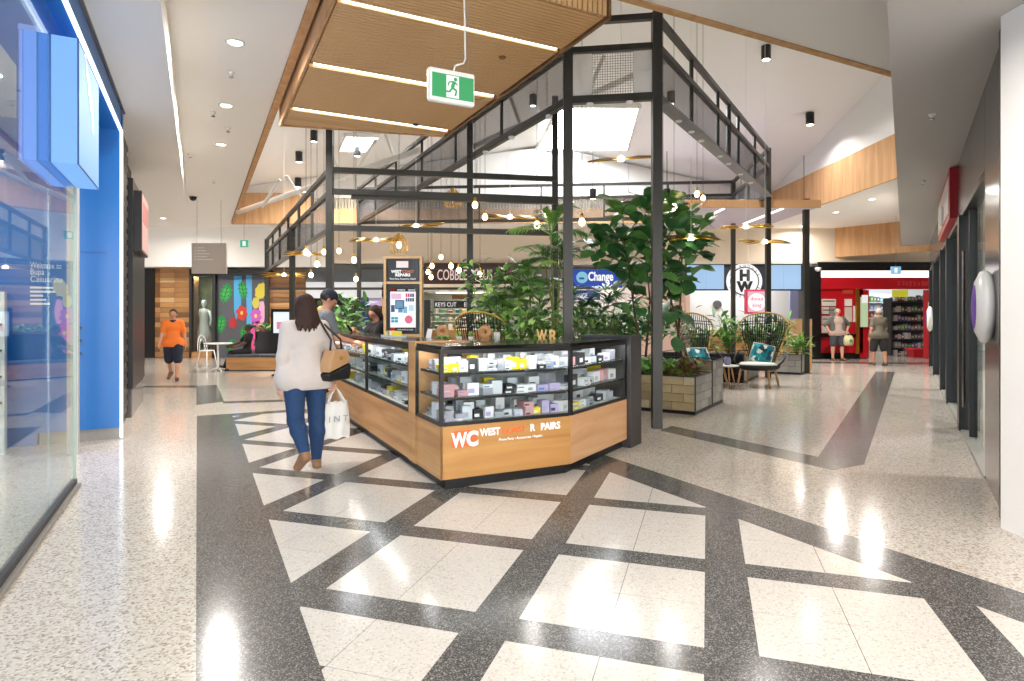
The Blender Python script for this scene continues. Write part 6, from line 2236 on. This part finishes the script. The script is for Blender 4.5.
def rotx(p, c, a):
    y, z = p[1] - c[1], p[2] - c[2]
    return AV(p[0], c[1] + y * math.cos(a) - z * math.sin(a), c[2] + y * math.sin(a) + z * math.cos(a))


def person(label, loc, rz, H=1.7, bw=1.0, legs=((0, 0), (0, 0)), arms=((5, 6, 12), (5, 6, 12)), lean=0.0, head=(0, 0), skin='skin', hair=('short', 'hair_brown'),
           top=('short', 'pk_grey', .014, 0.0), bottom=('long', 'navy', .012), shoes='shoe_brown', curl=(.5, .5), seat=None, res=.014, wrists=(None, None), cap=None, extra=None, female=False, hem=0.0, collar=None, palm=(None, None), elbows=(None, None)):
    """legs = (swing, knee) for left, right in degrees; arms = (swing, spread, elbow); local +y is forward, +x the person's right"""
    k = H / 1.7
    R = math.radians
    pel = AV(0, 0, .90)
    J = {}
    for i, sx in ((0, -1), (1, 1)):
        a, f_ = R(legs[i][0]), R(legs[i][1])
        sp = R(legs[i][2]) if len(legs[i]) > 2 else R(2)
        hip = pel + AV(sx * .092 * (.5 + .5 * bw), 0, -.03)
        kn = hip + .415 * AV(sx * math.sin(sp), math.sin(a), -math.cos(a))
        an = kn + .405 * AV(0, math.sin(a - f_), -math.cos(a - f_))
        fa = a - f_
        toe = an + .165 * AV(sx * .18, math.cos(fa * .8), math.sin(fa * .8)) + AV(0, 0, -.045)
        J['hip%d' % i], J['kn%d' % i], J['an%d' % i], J['toe%d' % i] = hip, kn, an, toe
    zmin = min(min(J['an%d' % i][2], J['toe%d' % i][2] + .045) for i in (0, 1)) - .075
    le = -R(lean)
    neck = rotx(AV(0, -.01, 1.40), pel, le)
    chest = rotx(AV(0, 0, 1.25), pel, le)
    waist = rotx(AV(0, .005, 1.06), pel, le)
    nd = (neck - chest) / np.linalg.norm(neck - chest)
    for i, sx in ((0, -1), (1, 1)):
        sh = rotx(AV(sx * .16 * (.6 + .4 * bw) * (.95 if female else 1), -.01, 1.345), pel, le)
        a, b, f_ = (R(v) for v in arms[i])
        el = sh + .285 * AV(sx * math.sin(b), math.sin(a) * math.cos(b), -math.cos(a) * math.cos(b))
        if elbows[i] is not None:
            el = AV(*elbows[i]) / k + AV(0, 0, zmin)
        fd = AV(sx * math.sin(b) * .5, math.sin(a + f_), -math.cos(a + f_))
        wr = el + .245 * fd / np.linalg.norm(fd)
        if wrists[i] is not None:
            wr = AV(*wrists[i]) / k + AV(0, 0, zmin)
        J['sh%d' % i], J['el%d' % i], J['wr%d' % i] = sh, el, wr
    yaw, pitch = R(head[0]), R(head[1])
    hf = AV(-math.sin(yaw) * math.cos(pitch), math.cos(yaw) * math.cos(pitch), math.sin(pitch))      # face direction
    hr = AV(math.cos(yaw), math.sin(yaw), 0)
    hu = np.cross(hr, hf)
    hc = neck + nd * .11 + hf * .02 + AV(0, 0, .045)
    fx_ = AV(0, 1, 0)
    torso = [(pel + AV(-.07 * bw, 0, 0), pel + AV(.07 * bw, 0, 0), .105 * (.6 + .4 * bw), .105 * (.6 + .4 * bw), (fx_, .9)),
             (pel, waist, .115 * bw, .105 * bw, (fx_, .85)),
             (waist, chest, .105 * bw, .118 * bw, (fx_, .8)),
             (chest + AV(-.06 * bw, 0, 0), chest + AV(.06 * bw, 0, 0), .105 * bw, .105 * bw, (fx_, .8)),
             (J['sh0'] + AV(.03, 0, -.02), J['sh1'] + AV(-.03, 0, -.02), .06, .06), (neck - nd * .03, J['sh0'] + AV(.02, 0, .0), .055, .05), (neck - nd * .03, J['sh1'] + AV(-.02, 0, .0), .055, .05)]
    if female:
        torso += [(chest + AV(-.07, .07, -.01), chest + AV(-.07, .07, -.01), .065, .065), (chest + AV(.07, .07, -.01), chest + AV(.07, .07, -.01), .065, .065)]
    lb2 = .75 + .25 * bw
    arm_u = [(J['sh%d' % i], J['el%d' % i], .054 * lb2, .042 * lb2) for i in (0, 1)]
    arm_l = [(J['el%d' % i], J['wr%d' % i], .042 * lb2, .027) for i in (0, 1)]
    lw_ = 1.12 if (female and bw > 1.1) else 1.0
    thigh = [(J['hip%d' % i], J['kn%d' % i], .092 * lb2 * lw_, .06 * lb2 * lw_) for i in (0, 1)]
    shin = []
    for i in (0, 1):
        mid = J['kn%d' % i] * .68 + J['an%d' % i] * .32 + AV(0, -.012, 0)
        shin += [(J['kn%d' % i], mid, .057 * lb2 * lw_, .057 * lb2 * lw_), (mid, J['an%d' % i], .057 * lb2 * lw_, .037)]
    feet = []
    for i in (0, 1):
        an, toe = J['an%d' % i], J['toe%d' % i]
        dd = toe - an
        heel = an - dd * AV(.28, .28, 0) + AV(0, 0, -.045)
        feet += [(an, heel, .036, .032), (heel, toe, .032, .03, (AV(0, 0, 1), .8)), (an + AV(0, 0, -.01), toe, .034, .026)]
    headp = [(neck + nd * .0, hc - hu * .03, .053 * lb2, .05), (hc - hf * .02 + hu * .025, hc + hf * .02 + hu * .02, .085, .082, (hr, .88)), (hc + hf * .035 - hu * .02, hc + hf * .052 - hu * .068, .062, .038, (hr, .9)),
             (hc + hf * .095 - hu * .0, hc + hf * .112 - hu * .03, .009, .014), (hc + hf * .088 + hu * .012 - hr * .03, hc + hf * .088 + hu * .012 + hr * .03, .016, .016)]
    for s in (-1, 1):
        headp.append((hc + hr * s * .074 - hf * .012 + hu * .0, hc + hr * s * .078 - hf * .016 - hu * .03, .015, .01))
    core = [(p[0], p[1], p[2] * .95, p[3] * .95, *p[4:]) for p in torso]
    mv = lambda prims: [(np.asarray(p[0]) * 1.0, np.asarray(p[1]) * 1.0, *p[2:]) for p in prims]
    body = nets(core + arm_u + arm_l + thigh + shin + feet + headp, res, .022)
    hands = []
    hp = []
    for i, ts in ((0, 1), (1, -1)):
        d = J['wr%d' % i] - J['el%d' % i]
        pn = AV(*palm[i]) if palm[i] is not None else AV(1 if i == 0 else -1, .25, 0)
        pr = hand_prims(J['wr%d' % i], d, ts if palm[i] is None else ts, pn, curl[i], 1.05)
        hands.append(nets(pr, .0055 if res < .014 else .008, .006, pad=.02))
        hp.append(pr)

    def fin(parts, name, m, parent):
        parts = [((V - AV(0, 0, zmin)) * k, Fc) for V, Fc in parts]
        if parent is None:
            o = link(name, np_mesh(name, parts, m), None, loc=loc)
            o.rotation_euler = (0, 0, rz)
            _WM[o.name] = Matrix.Translation(loc) @ Matrix.Rotation(rz, 4, 'Z')
            return o
        return link(name, np_mesh(name, parts, m), parent)
    root = fin([body] + hands, 'person', skin, None)
    tag(root, label, 'person')
    inf = lambda prims, e, sc=1.0: [(p[0], p[1], p[2] * sc + e, p[3] * sc + e, *p[4:]) for p in prims]

    def part_of(p, f_):
        a, b = np.asarray(p[0]), np.asarray(p[1])
        return (a, a + (b - a) * f_, p[2], p[2] + (p[3] - p[2]) * f_, *p[4:])
    # trousers or shorts
    kind, bm, e = bottom
    bp = inf(torso[:2], e * .6) + inf(thigh, e)
    if kind == 'long':
        bp += inf(shin, e + .004)
        cuts = []
    else:
        bp = inf(torso[:2], e * .6) + [part_of(q, kind) for q in inf(thigh, e + .012)]
        if kind > 1.0:
            bp += [part_of(q, kind - 1.0) for q in inf(shin[::2], e + .02)]
        cuts = []
    cuts = [(waist + AV(0, 0, .0), (0, 0, 1))] if seat is None and not lean else []
    fin([nets(bp, res, .025, cuts)], 'trousers' if kind == 'long' else 'shorts', bm, root)
    # top
    sl, tm, e, drop = top
    tp = inf(torso, e) + ([part_of(q, .72) for q in inf(arm_u, e * .7 + .002)] if sl == 'short' else inf(arm_u, e * .7 + .002) + [part_of(q, .93) for q in inf(arm_l, e * .7 + .004)])
    if drop:
        tp += [(pel + AV(-.105 * bw, 0, -drop * .6), pel + AV(.105 * bw, 0, -drop * .6), .12 * bw + e, .12 * bw + e, (fx_, .95)), (waist, pel + AV(0, 0, -drop * .5), .12 * bw + e, .15 * bw + e, (fx_, .85))]
    cuts = [(neck + nd * .012 - fx_ * 0, nd * .92 + AV(0, .39, 0) * (1 if not female else 1))]
    if seat is None:
        cuts.append((pel + AV(0, 0, -.08 - drop), (0, 0, -1)))
    fin([nets(tp, res, .03, cuts)], 'shirt', tm, root)
    if collar:
        c_ = [(neck + hr * .05 + AV(0, .02, -.015), neck - hr * .05 + AV(0, .02, -.015), .03, .03), (neck + AV(0, -.03, .0), neck + AV(0, .04, -.01), .058, .058)]
        fin([nets(c_, res, .02, [(neck + AV(0, 0, .015), (0, 0, 1)), (neck + AV(0, 0, -.05), (0, 0, -1))])], 'collar', collar, root)
    # shoes
    sp_ = inf(feet, .009)
    for i, nm in ((0, 'shoe'), (1, 'shoe')):
        fin([nets(sp_[i * 3:i * 3 + 3], .009, .015, [(J['an%d' % i] + AV(0, 0, .012), (0, 0, 1))], pad=.03)], nm, shoes, root)
    # hair
    st, hm = hair
    crown = [(hc - hf * .024 + hu * .03, hc + hf * .012 + hu * .03, .093, .09, (hr, .9))]
    if st == 'short':
        fin([nets(crown, .009, .01, [(hc + hf * .045 + hu * .03, hf * .8 - hu * .6), (hc - hu * .035, -hu)])], 'hair', hm, root)
    elif st == 'long':
        bk_ = [(hc - hf * .04 + hu * .02, neck - hf * .065 - hu * .0, .09, .078, (hf, .75))]
        for s in (-1, 1):
            bk_.append((hc + hr * s * .066 - hf * .02, neck + hr * s * .095 - hf * .045 - hu * .05, .038, .03))
        core_h = nets(crown + bk_, .009, .018, [(hc + hf * .05 + hu * .02, hf * .85 - hu * .5)])
        locks = []
        for j in range(13):
            g_ = (j - 6) / 6
            top_ = hc + hr * g_ * .075 - hf * (.085 - .03 * abs(g_))
            mid = neck + hr * g_ * .105 - hf * (.10 - .035 * abs(g_)) - hu * .01
            low = chest + hr * (g_ * .095 + .012 * math.sin(j * 2.3)) - fx_ * (.135 - .02 * abs(g_)) + AV(0, 0, .02 + .05 * abs(math.sin(j * 1.7)) + .05 * abs(g_))
            locks += [(top_, mid, .02, .024), (mid, low, .024, .007)]
        fin([core_h, nets(locks, .0075, .006)], 'hair', hm, root)
    elif st == 'bob':
        bk_ = [(hc - hf * .03, hc - hf * .045 - hu * .07, .085, .07, (hf, .9))]
        fin([nets(crown + bk_, .009, .015, [(hc + hf * .04 + hu * .02, hf * .8 - hu * .55)])], 'hair', hm, root)
    if cap:
        fin([nets([(hc - hf * .02 + hu * .045, hc + hf * .01 + hu * .045, .094, .094, (hr, .92))], .009, .01, [(hc + hu * .035, -hu)])], 'cap_crown', cap, root)
        fin([nets([(hc + hf * .09 + hu * .045 - hr * .045, hc + hf * .09 + hu * .045 + hr * .045, .045, .045, (hu, .22)), (hc + hf * .05 + hu * .045, hc + hf * .15 + hu * .035, .06, .05, (hu, .2))], .008, .015)], 'cap_peak', cap, root)
    # eyes and mouth
    for s in (-1, 1):
        fin([nets([(hc + hf * .088 + hr * s * .031 - hu * .002, hc + hf * .09 + hr * s * .034 - hu * .002, .011, .011)], .004, .004, pad=.012)], 'eye', 'eye_dark', root)
    fin([nets([(hc + hf * .098 - hu * .052 - hr * .018, hc + hf * .098 - hu * .052 + hr * .018, .008, .008)], .004, .004, pad=.012)], 'mouth', 'lip', root)
    J['k'], J['zmin'], J['root'], J['hp'] = k, zmin, root, hp
    M = Matrix.Translation(loc) @ Matrix.Rotation(rz, 4, 'Z')
    J['world'] = lambda p: M @ (Vector((float(p[0]), float(p[1]), float(p[2] - zmin))) * k)
    return J


mat('shoe_brown', '#6b4a34', .6)
mat('shoe_tan', '#8f6a4c', .6)
mat('shoe_white', '#d8d4cc', .6)
mat('denim', '#1f3d66', .8, vary=.25, scale=22, bump=.5)
mat('blouse', '#d0c5c0', .85, vary=.05, scale=13, bump=1.0)
mat('tee_grey', '#6f7278', .85)
mat('tee_black', '#18181b', .85)
mat('orange_hi', '#f07a2a', .8)
mat('navy_cloth', '#1f2536', .85)
mat('short_grey', '#4c4f58', .85)
mat('short_dark', '#2e2c2e', .85)
mat('tee_olive', '#6f675a', .85)
mat('tee_pink', '#b99f94', .85)
mat('beige_top', '#caa588', .85)
mat('navy', '#1d2f6b', .5)

face = lambda d: math.atan2(d.y, d.x) - PI / 2
# the woman walking away with her shopping
wl = Vector((-2.02, 6.0, 0))
JW = person('woman in white blouse and blue jeans walking away with handbag and carrier bag', (wl.x, wl.y, 0), face(D1) + .1, 1.71, 1.17, ((-16, 38), (2, 2)), ((-4, 9, 8), (4, 19, 2)), 1, (12, -4), 'skin_pale', ('long', 'hair_brown'),
            ('long', 'blouse', .02, .07), ('long', 'denim', .006), 'shoe_tan', (.35, .95), res=.011, female=True)
# carrier bag in her right hand
hw = JW['world'](JW['wr1'] + (JW['wr1'] - JW['el1']) / np.linalg.norm(JW['wr1'] - JW['el1']) * .105)
BG = thing('carrier_bag', 'white plastic carrier bag hanging from the woman\'s hand', 'bag', (hw.x, hw.y, hw.z - .5))
vs, fs = [], []
nx_, nz_ = 12, 10
ex = (N1 * .9 + D1 * .2).normalized()
ey = Vector((-ex.y, ex.x, 0))
for s in (-1, 1):
    for i in range(nz_ + 1):
        for j in range(nx_ + 1):
            f_, g_ = i / nz_, j / nx_ * 2 - 1
            w = .165 * (1 - .22 * (f_ ** 2)) * (1 - .08 * (1 - f_))
            b = .055 * (1 - .55 * f_) * max(0, 1 - g_ ** 4) ** .5 + .006 * math.sin(9 * g_ + 5 * f_ * s)
            p = ex * w * g_ + ey * s * b + UP * (.36 * f_ + .01 * math.sin(7 * g_ + s))
            vs.append(p)
m_ = (nz_ + 1) * (nx_ + 1)
for s in range(2):
    for i in range(nz_):
        for j in range(nx_):
            a = s * m_ + i * (nx_ + 1) + j
            q = (a, a + 1, a + nx_ + 2, a + nx_ + 1)
            fs.append(q if s == 0 else q[::-1])
for i in range(nz_):
    for j in (0, nx_):
        a, b = i * (nx_ + 1) + j, m_ + i * (nx_ + 1) + j
        fs.append((a, a + nx_ + 1, b + nx_ + 1, b))
for j in range(nx_):
    fs.append((j, j + 1, m_ + j + 1, m_ + j))
mat('bag_white', '#e4e3e0', .45)
gb = MB().add([v for v in vs], fs).build('bag_body', 'bag_white', BG, smooth=True)
for s in (-1, 1):
    MB().tube([ex * .09 + ey * s * .02 + UP * .35, ex * .05 + ey * s * .012 + UP * .44, UP * .505 + ex * .008, -ex * .05 + ey * s * .012 + UP * .44, -ex * .09 + ey * s * .02 + UP * .35], [.02, .012, .008, .012, .02], 8).build('handle', 'bag_white', BG, smooth=True)
BGW = Vector(BG.location)
lettering('I N T', .085, BGW - ex * .1 - ey * .068 + UP * .17, ex, UP, 'print_grey', BG, depth=.001, fit=.2)
# shoulder bag on her right side
sh = JW['world'](JW['sh1'])
HB = thing('handbag', 'tan and black shoulder bag on the woman\'s right side', 'bag', (sh.x, sh.y, sh.z - .55))
fw = D1.copy()
rt = (N1 * .9 + D1 * .1).normalized()
bx_ = (rt * .8 + fw * .6).normalized()          # width of the bag
bn_ = Vector((bx_.y, -bx_.x, 0))                # towards the viewer
hb = sh + rt * .12 - UP * .52 - fw * .10
mat('tan_leather', '#c4976c', .5)
mat('black_leather', '#1c1a1b', .4)
lo_ = MB().plate([(-.15, .0), (.15, .0), (.17, .09), (.165, .16), (-.165, .08), (-.165, .05)], hb + bn_ * .06, bx_, UP, -.13).build('lower_body', 'black_leather', HB, False, bevel=.018)
up_ = MB().plate([(-.166, .085), (.166, .165), (.15, .24), (.10, .30), (-.10, .30), (-.15, .2)], hb + bn_ * .058, bx_, UP, -.126).build('upper_body', 'tan_leather', HB, False, bevel=.018)
s0 = sh + UP * .085 - rt * .02
for o_ in (-.09, .09):
    MB().tube([hb + bx_ * o_ + UP * .28, hb + bx_ * o_ * .8 + UP * .40, s0 - fw * .085 + bx_ * o_ * .2 - UP * .06 + rt * .02, s0 + bx_ * o_ * .15], .011, 8).build('strap', 'black_leather', HB, False, smooth=True)
MB().lathe([(.02, 0), (.02, .01), (.012, .014)], hb + UP * .22 + bn_ * .06, 12, bn_).build('clasp', 'brass', up_, False)

# man in a cap beside the counter
person('man in dark cap and grey t-shirt leaning towards the counter', (-2.52, 8.2, 0), face(N1) , 1.83, 1.05, ((2, 4), (-4, 4)), ((20, 5, 55), (20, 5, 55)), 6, (5, -28), 'skin', ('short', 'hair_black'), ('short', 'tee_grey', .016, .05), (.95, 'short_dark', .02), 'shoe_brown', (.5, .5), cap='navy_cloth')
person('blond person in beige top behind the man in the cap', (-2.93, 9.35, 0), face(N1), 1.63, 1.0, ((2, 2), (-3, 3)), ((25, 5, 60), (25, 5, 60)), 5, (-10, -20), 'skin_pale', ('bob', 'hair_blond'), ('short', 'beige_top', .018, .05), ('long', 'navy_cloth', .01), 'shoe_white', (.5, .5), female=True)
# staff member with a phone
sl_ = Vector((-2.12, 9.85, 0))
JS = person('staff woman in black t-shirt looking at a phone behind the counter', tuple(sl_), face(Vector((-.75, -.66, 0))), 1.66, .98, ((0, 2), (0, 2)), ((40, 8, 70), (40, 8, 70)), 8, (8, -22), 'skin', ('long', 'hair_brown'), ('short', 'tee_black', .014, .04), ('long', 'navy_cloth', .01), 'shoe_brown', (.6, .6), female=True, wrists=((-.06, .40, 1.22), (.06, .40, 1.22)), palm=((.9, 0, .5), (-.9, 0, .5)))
q0, q1 = JS['world'](JS['wr0']), JS['world'](JS['wr1'])
pm_ = (q0 + q1) / 2
fd = Vector((-.75, -.66, 0)).normalized()
t = thing('smartphone', 'dark smartphone held by the staff woman', 'phone', pm_ + fd * .1)
ph = MB().obox(pm_ + fd * .11 + UP * .06, Vector((fd.y, -fd.x, 0)) * .037, (UP * .8 + fd * .6).normalized() * .075, (fd * .8 - UP * .6).normalized() * .005).build('case', 'black_gloss', t, False)
MB().obox(pm_ + fd * .104 + UP * .064, Vector((fd.y, -fd.x, 0)) * .033, (UP * .8 + fd * .6).normalized() * .068, (fd * .8 - UP * .6).normalized() * .001).build('screen', 'slate_screen', t, False)

# man in orange work shirt walking this way
person('man in orange and navy work shirt and shorts walking towards the camera', (-7.82, 14.2, 0), PI + .35, 1.66, 1.03, ((16, 6), (-14, 28)), ((-14, 12, 22), (16, 12, 22)), 2, (0, 0), 'skin', ('short', 'hair_black'), ('short', 'orange_hi', .02, .04), (.98, 'navy_cloth', .026), 'shoe_brown', (.4, .4), collar='navy_cloth')
# seated person on the bench
person('person in black clothes sitting on the oak bench by the cafe table', (-7.3, 16.95, -.02), face(Vector((-.75, -.66, 0))), 1.62, .98, ((82, 75, 4), (86, 62, 3)), ((38, 6, 35), (42, 6, 30)), -4, (0, -8), 'skin_dark', ('short', 'hair_black'), ('short', 'tee_black', .016, .0), ('long', 'tee_black', .012), 'black_leather', (.5, .5), seat=.44)
# older man with hands on hips
JO = person('older man in open grey shirt and shorts, hands on hips, holding a bag', (10.72, 20.25, 0), PI - .15, 1.70, 1.15, ((4, 2, 4), (-3, 2, 4)), ((-8, 42, 62), (-8, 42, 62)), 0, (0, 0), 'skin_pale', ('short', 'hair_grey'), ('short', 'tee_pink', .018, .04), (.85, 'short_grey', .028), 'shoe_tan', (.8, .8), wrists=((-.26, .05, .95), (.26, .05, .95)), cap=None)
# his open overshirt
root = JO['root']
ov = []
for i in (0, 1):
    sx = -1 if i == 0 else 1
    ov.append(([(JO['sh%d' % i] + AV(-sx * .02, 0, -.01), AV(sx * .15, .02, .95 + JO['zmin'] * 0 - .0), .085, .10, (AV(0, 1, 0), 1.1))] + [(JO['sh%d' % i], JO['el%d' % i], .075, .066)]))
for i, pr in enumerate(ov):
    V_, F_ = nets(pr, .016, .03, [(AV(0, 0, .86), (0, 0, -1)), (AV((-1 if i == 0 else 1) * .055, 0, 0), AV(1 if i == 0 else -1, 0, 0))])
    link('overshirt_side', np_mesh('overshirt_side', [((V_ - AV(0, 0, JO['zmin'])) * JO['k'], F_)], 'tee_grey2' if 'tee_grey2' in MATS else mat('tee_grey2', '#5f6058', .85).name), root)
hl = JO['world'](JO['wr0'])
t = thing('shopping_bag', 'pale yellow shopping bag held by the older man', 'bag', (hl.x + .02, hl.y - .06, hl.z - .45))
MB().lathe([(.10, 0), (.15, .04), (.16, .2), (.11, .33)], n=12).build('bag_body', mat('bag_cream', '#dcd7a8', .6), t, smooth=True)
MB().tube([(-.07, 0, .3), (0, 0, .46), (.07, 0, .3)], .012, 6).build('handle', 'bag_cream', t, smooth=True)
MB().lathe([(.05, 0), (.05, .004)], (.0, -.16, .17), 12, (0, -1, 0)).build('printed_mark', 'leaf_mid', t)
# man from behind
person('man in brown t-shirt and dark shorts walking towards the red shop', (10.88, 18.25, 0), .0, 1.68, 1.18, ((6, 4, 4), (-6, 6, 4)), ((-6, 12, 18), (8, 12, 18)), 0, (0, 0), 'skin', ('short', 'hair_grey'), ('short', 'tee_olive', .02, .06), (1.0, 'short_dark', .028), 'shoe_brown', (.4, .4))

# ================================================================== labels: look-alikes told apart by their place
ORD = ('leftmost', 'second from left', 'third from left', 'fourth from left', 'fifth from left', 'sixth from left', 'seventh from left', 'eighth from left', 'ninth from left', 'tenth from left', 'eleventh from left', 'twelfth from left', 'thirteenth from left', 'fourteenth from left', 'fifteenth from left', 'sixteenth from left')
by_label = {}
for o in COL.objects:
    if o.parent is None and o.get('label') and o.get('category'):
        by_label.setdefault(o['label'], []).append(o)
for lb, os_ in by_label.items():
    if len(os_) < 2:
        continue
    os_.sort(key=lambda o: (round(o.location.x / max(.5, o.location.y), 3), o.location.z))
    if len(os_) <= len(ORD) and os_[0].location.y > 1:
        for k, o in enumerate(os_):
            if len(lb.split()) + len(ORD[k].split()) <= 16:
                o['label'] = lb + ', ' + ORD[k]
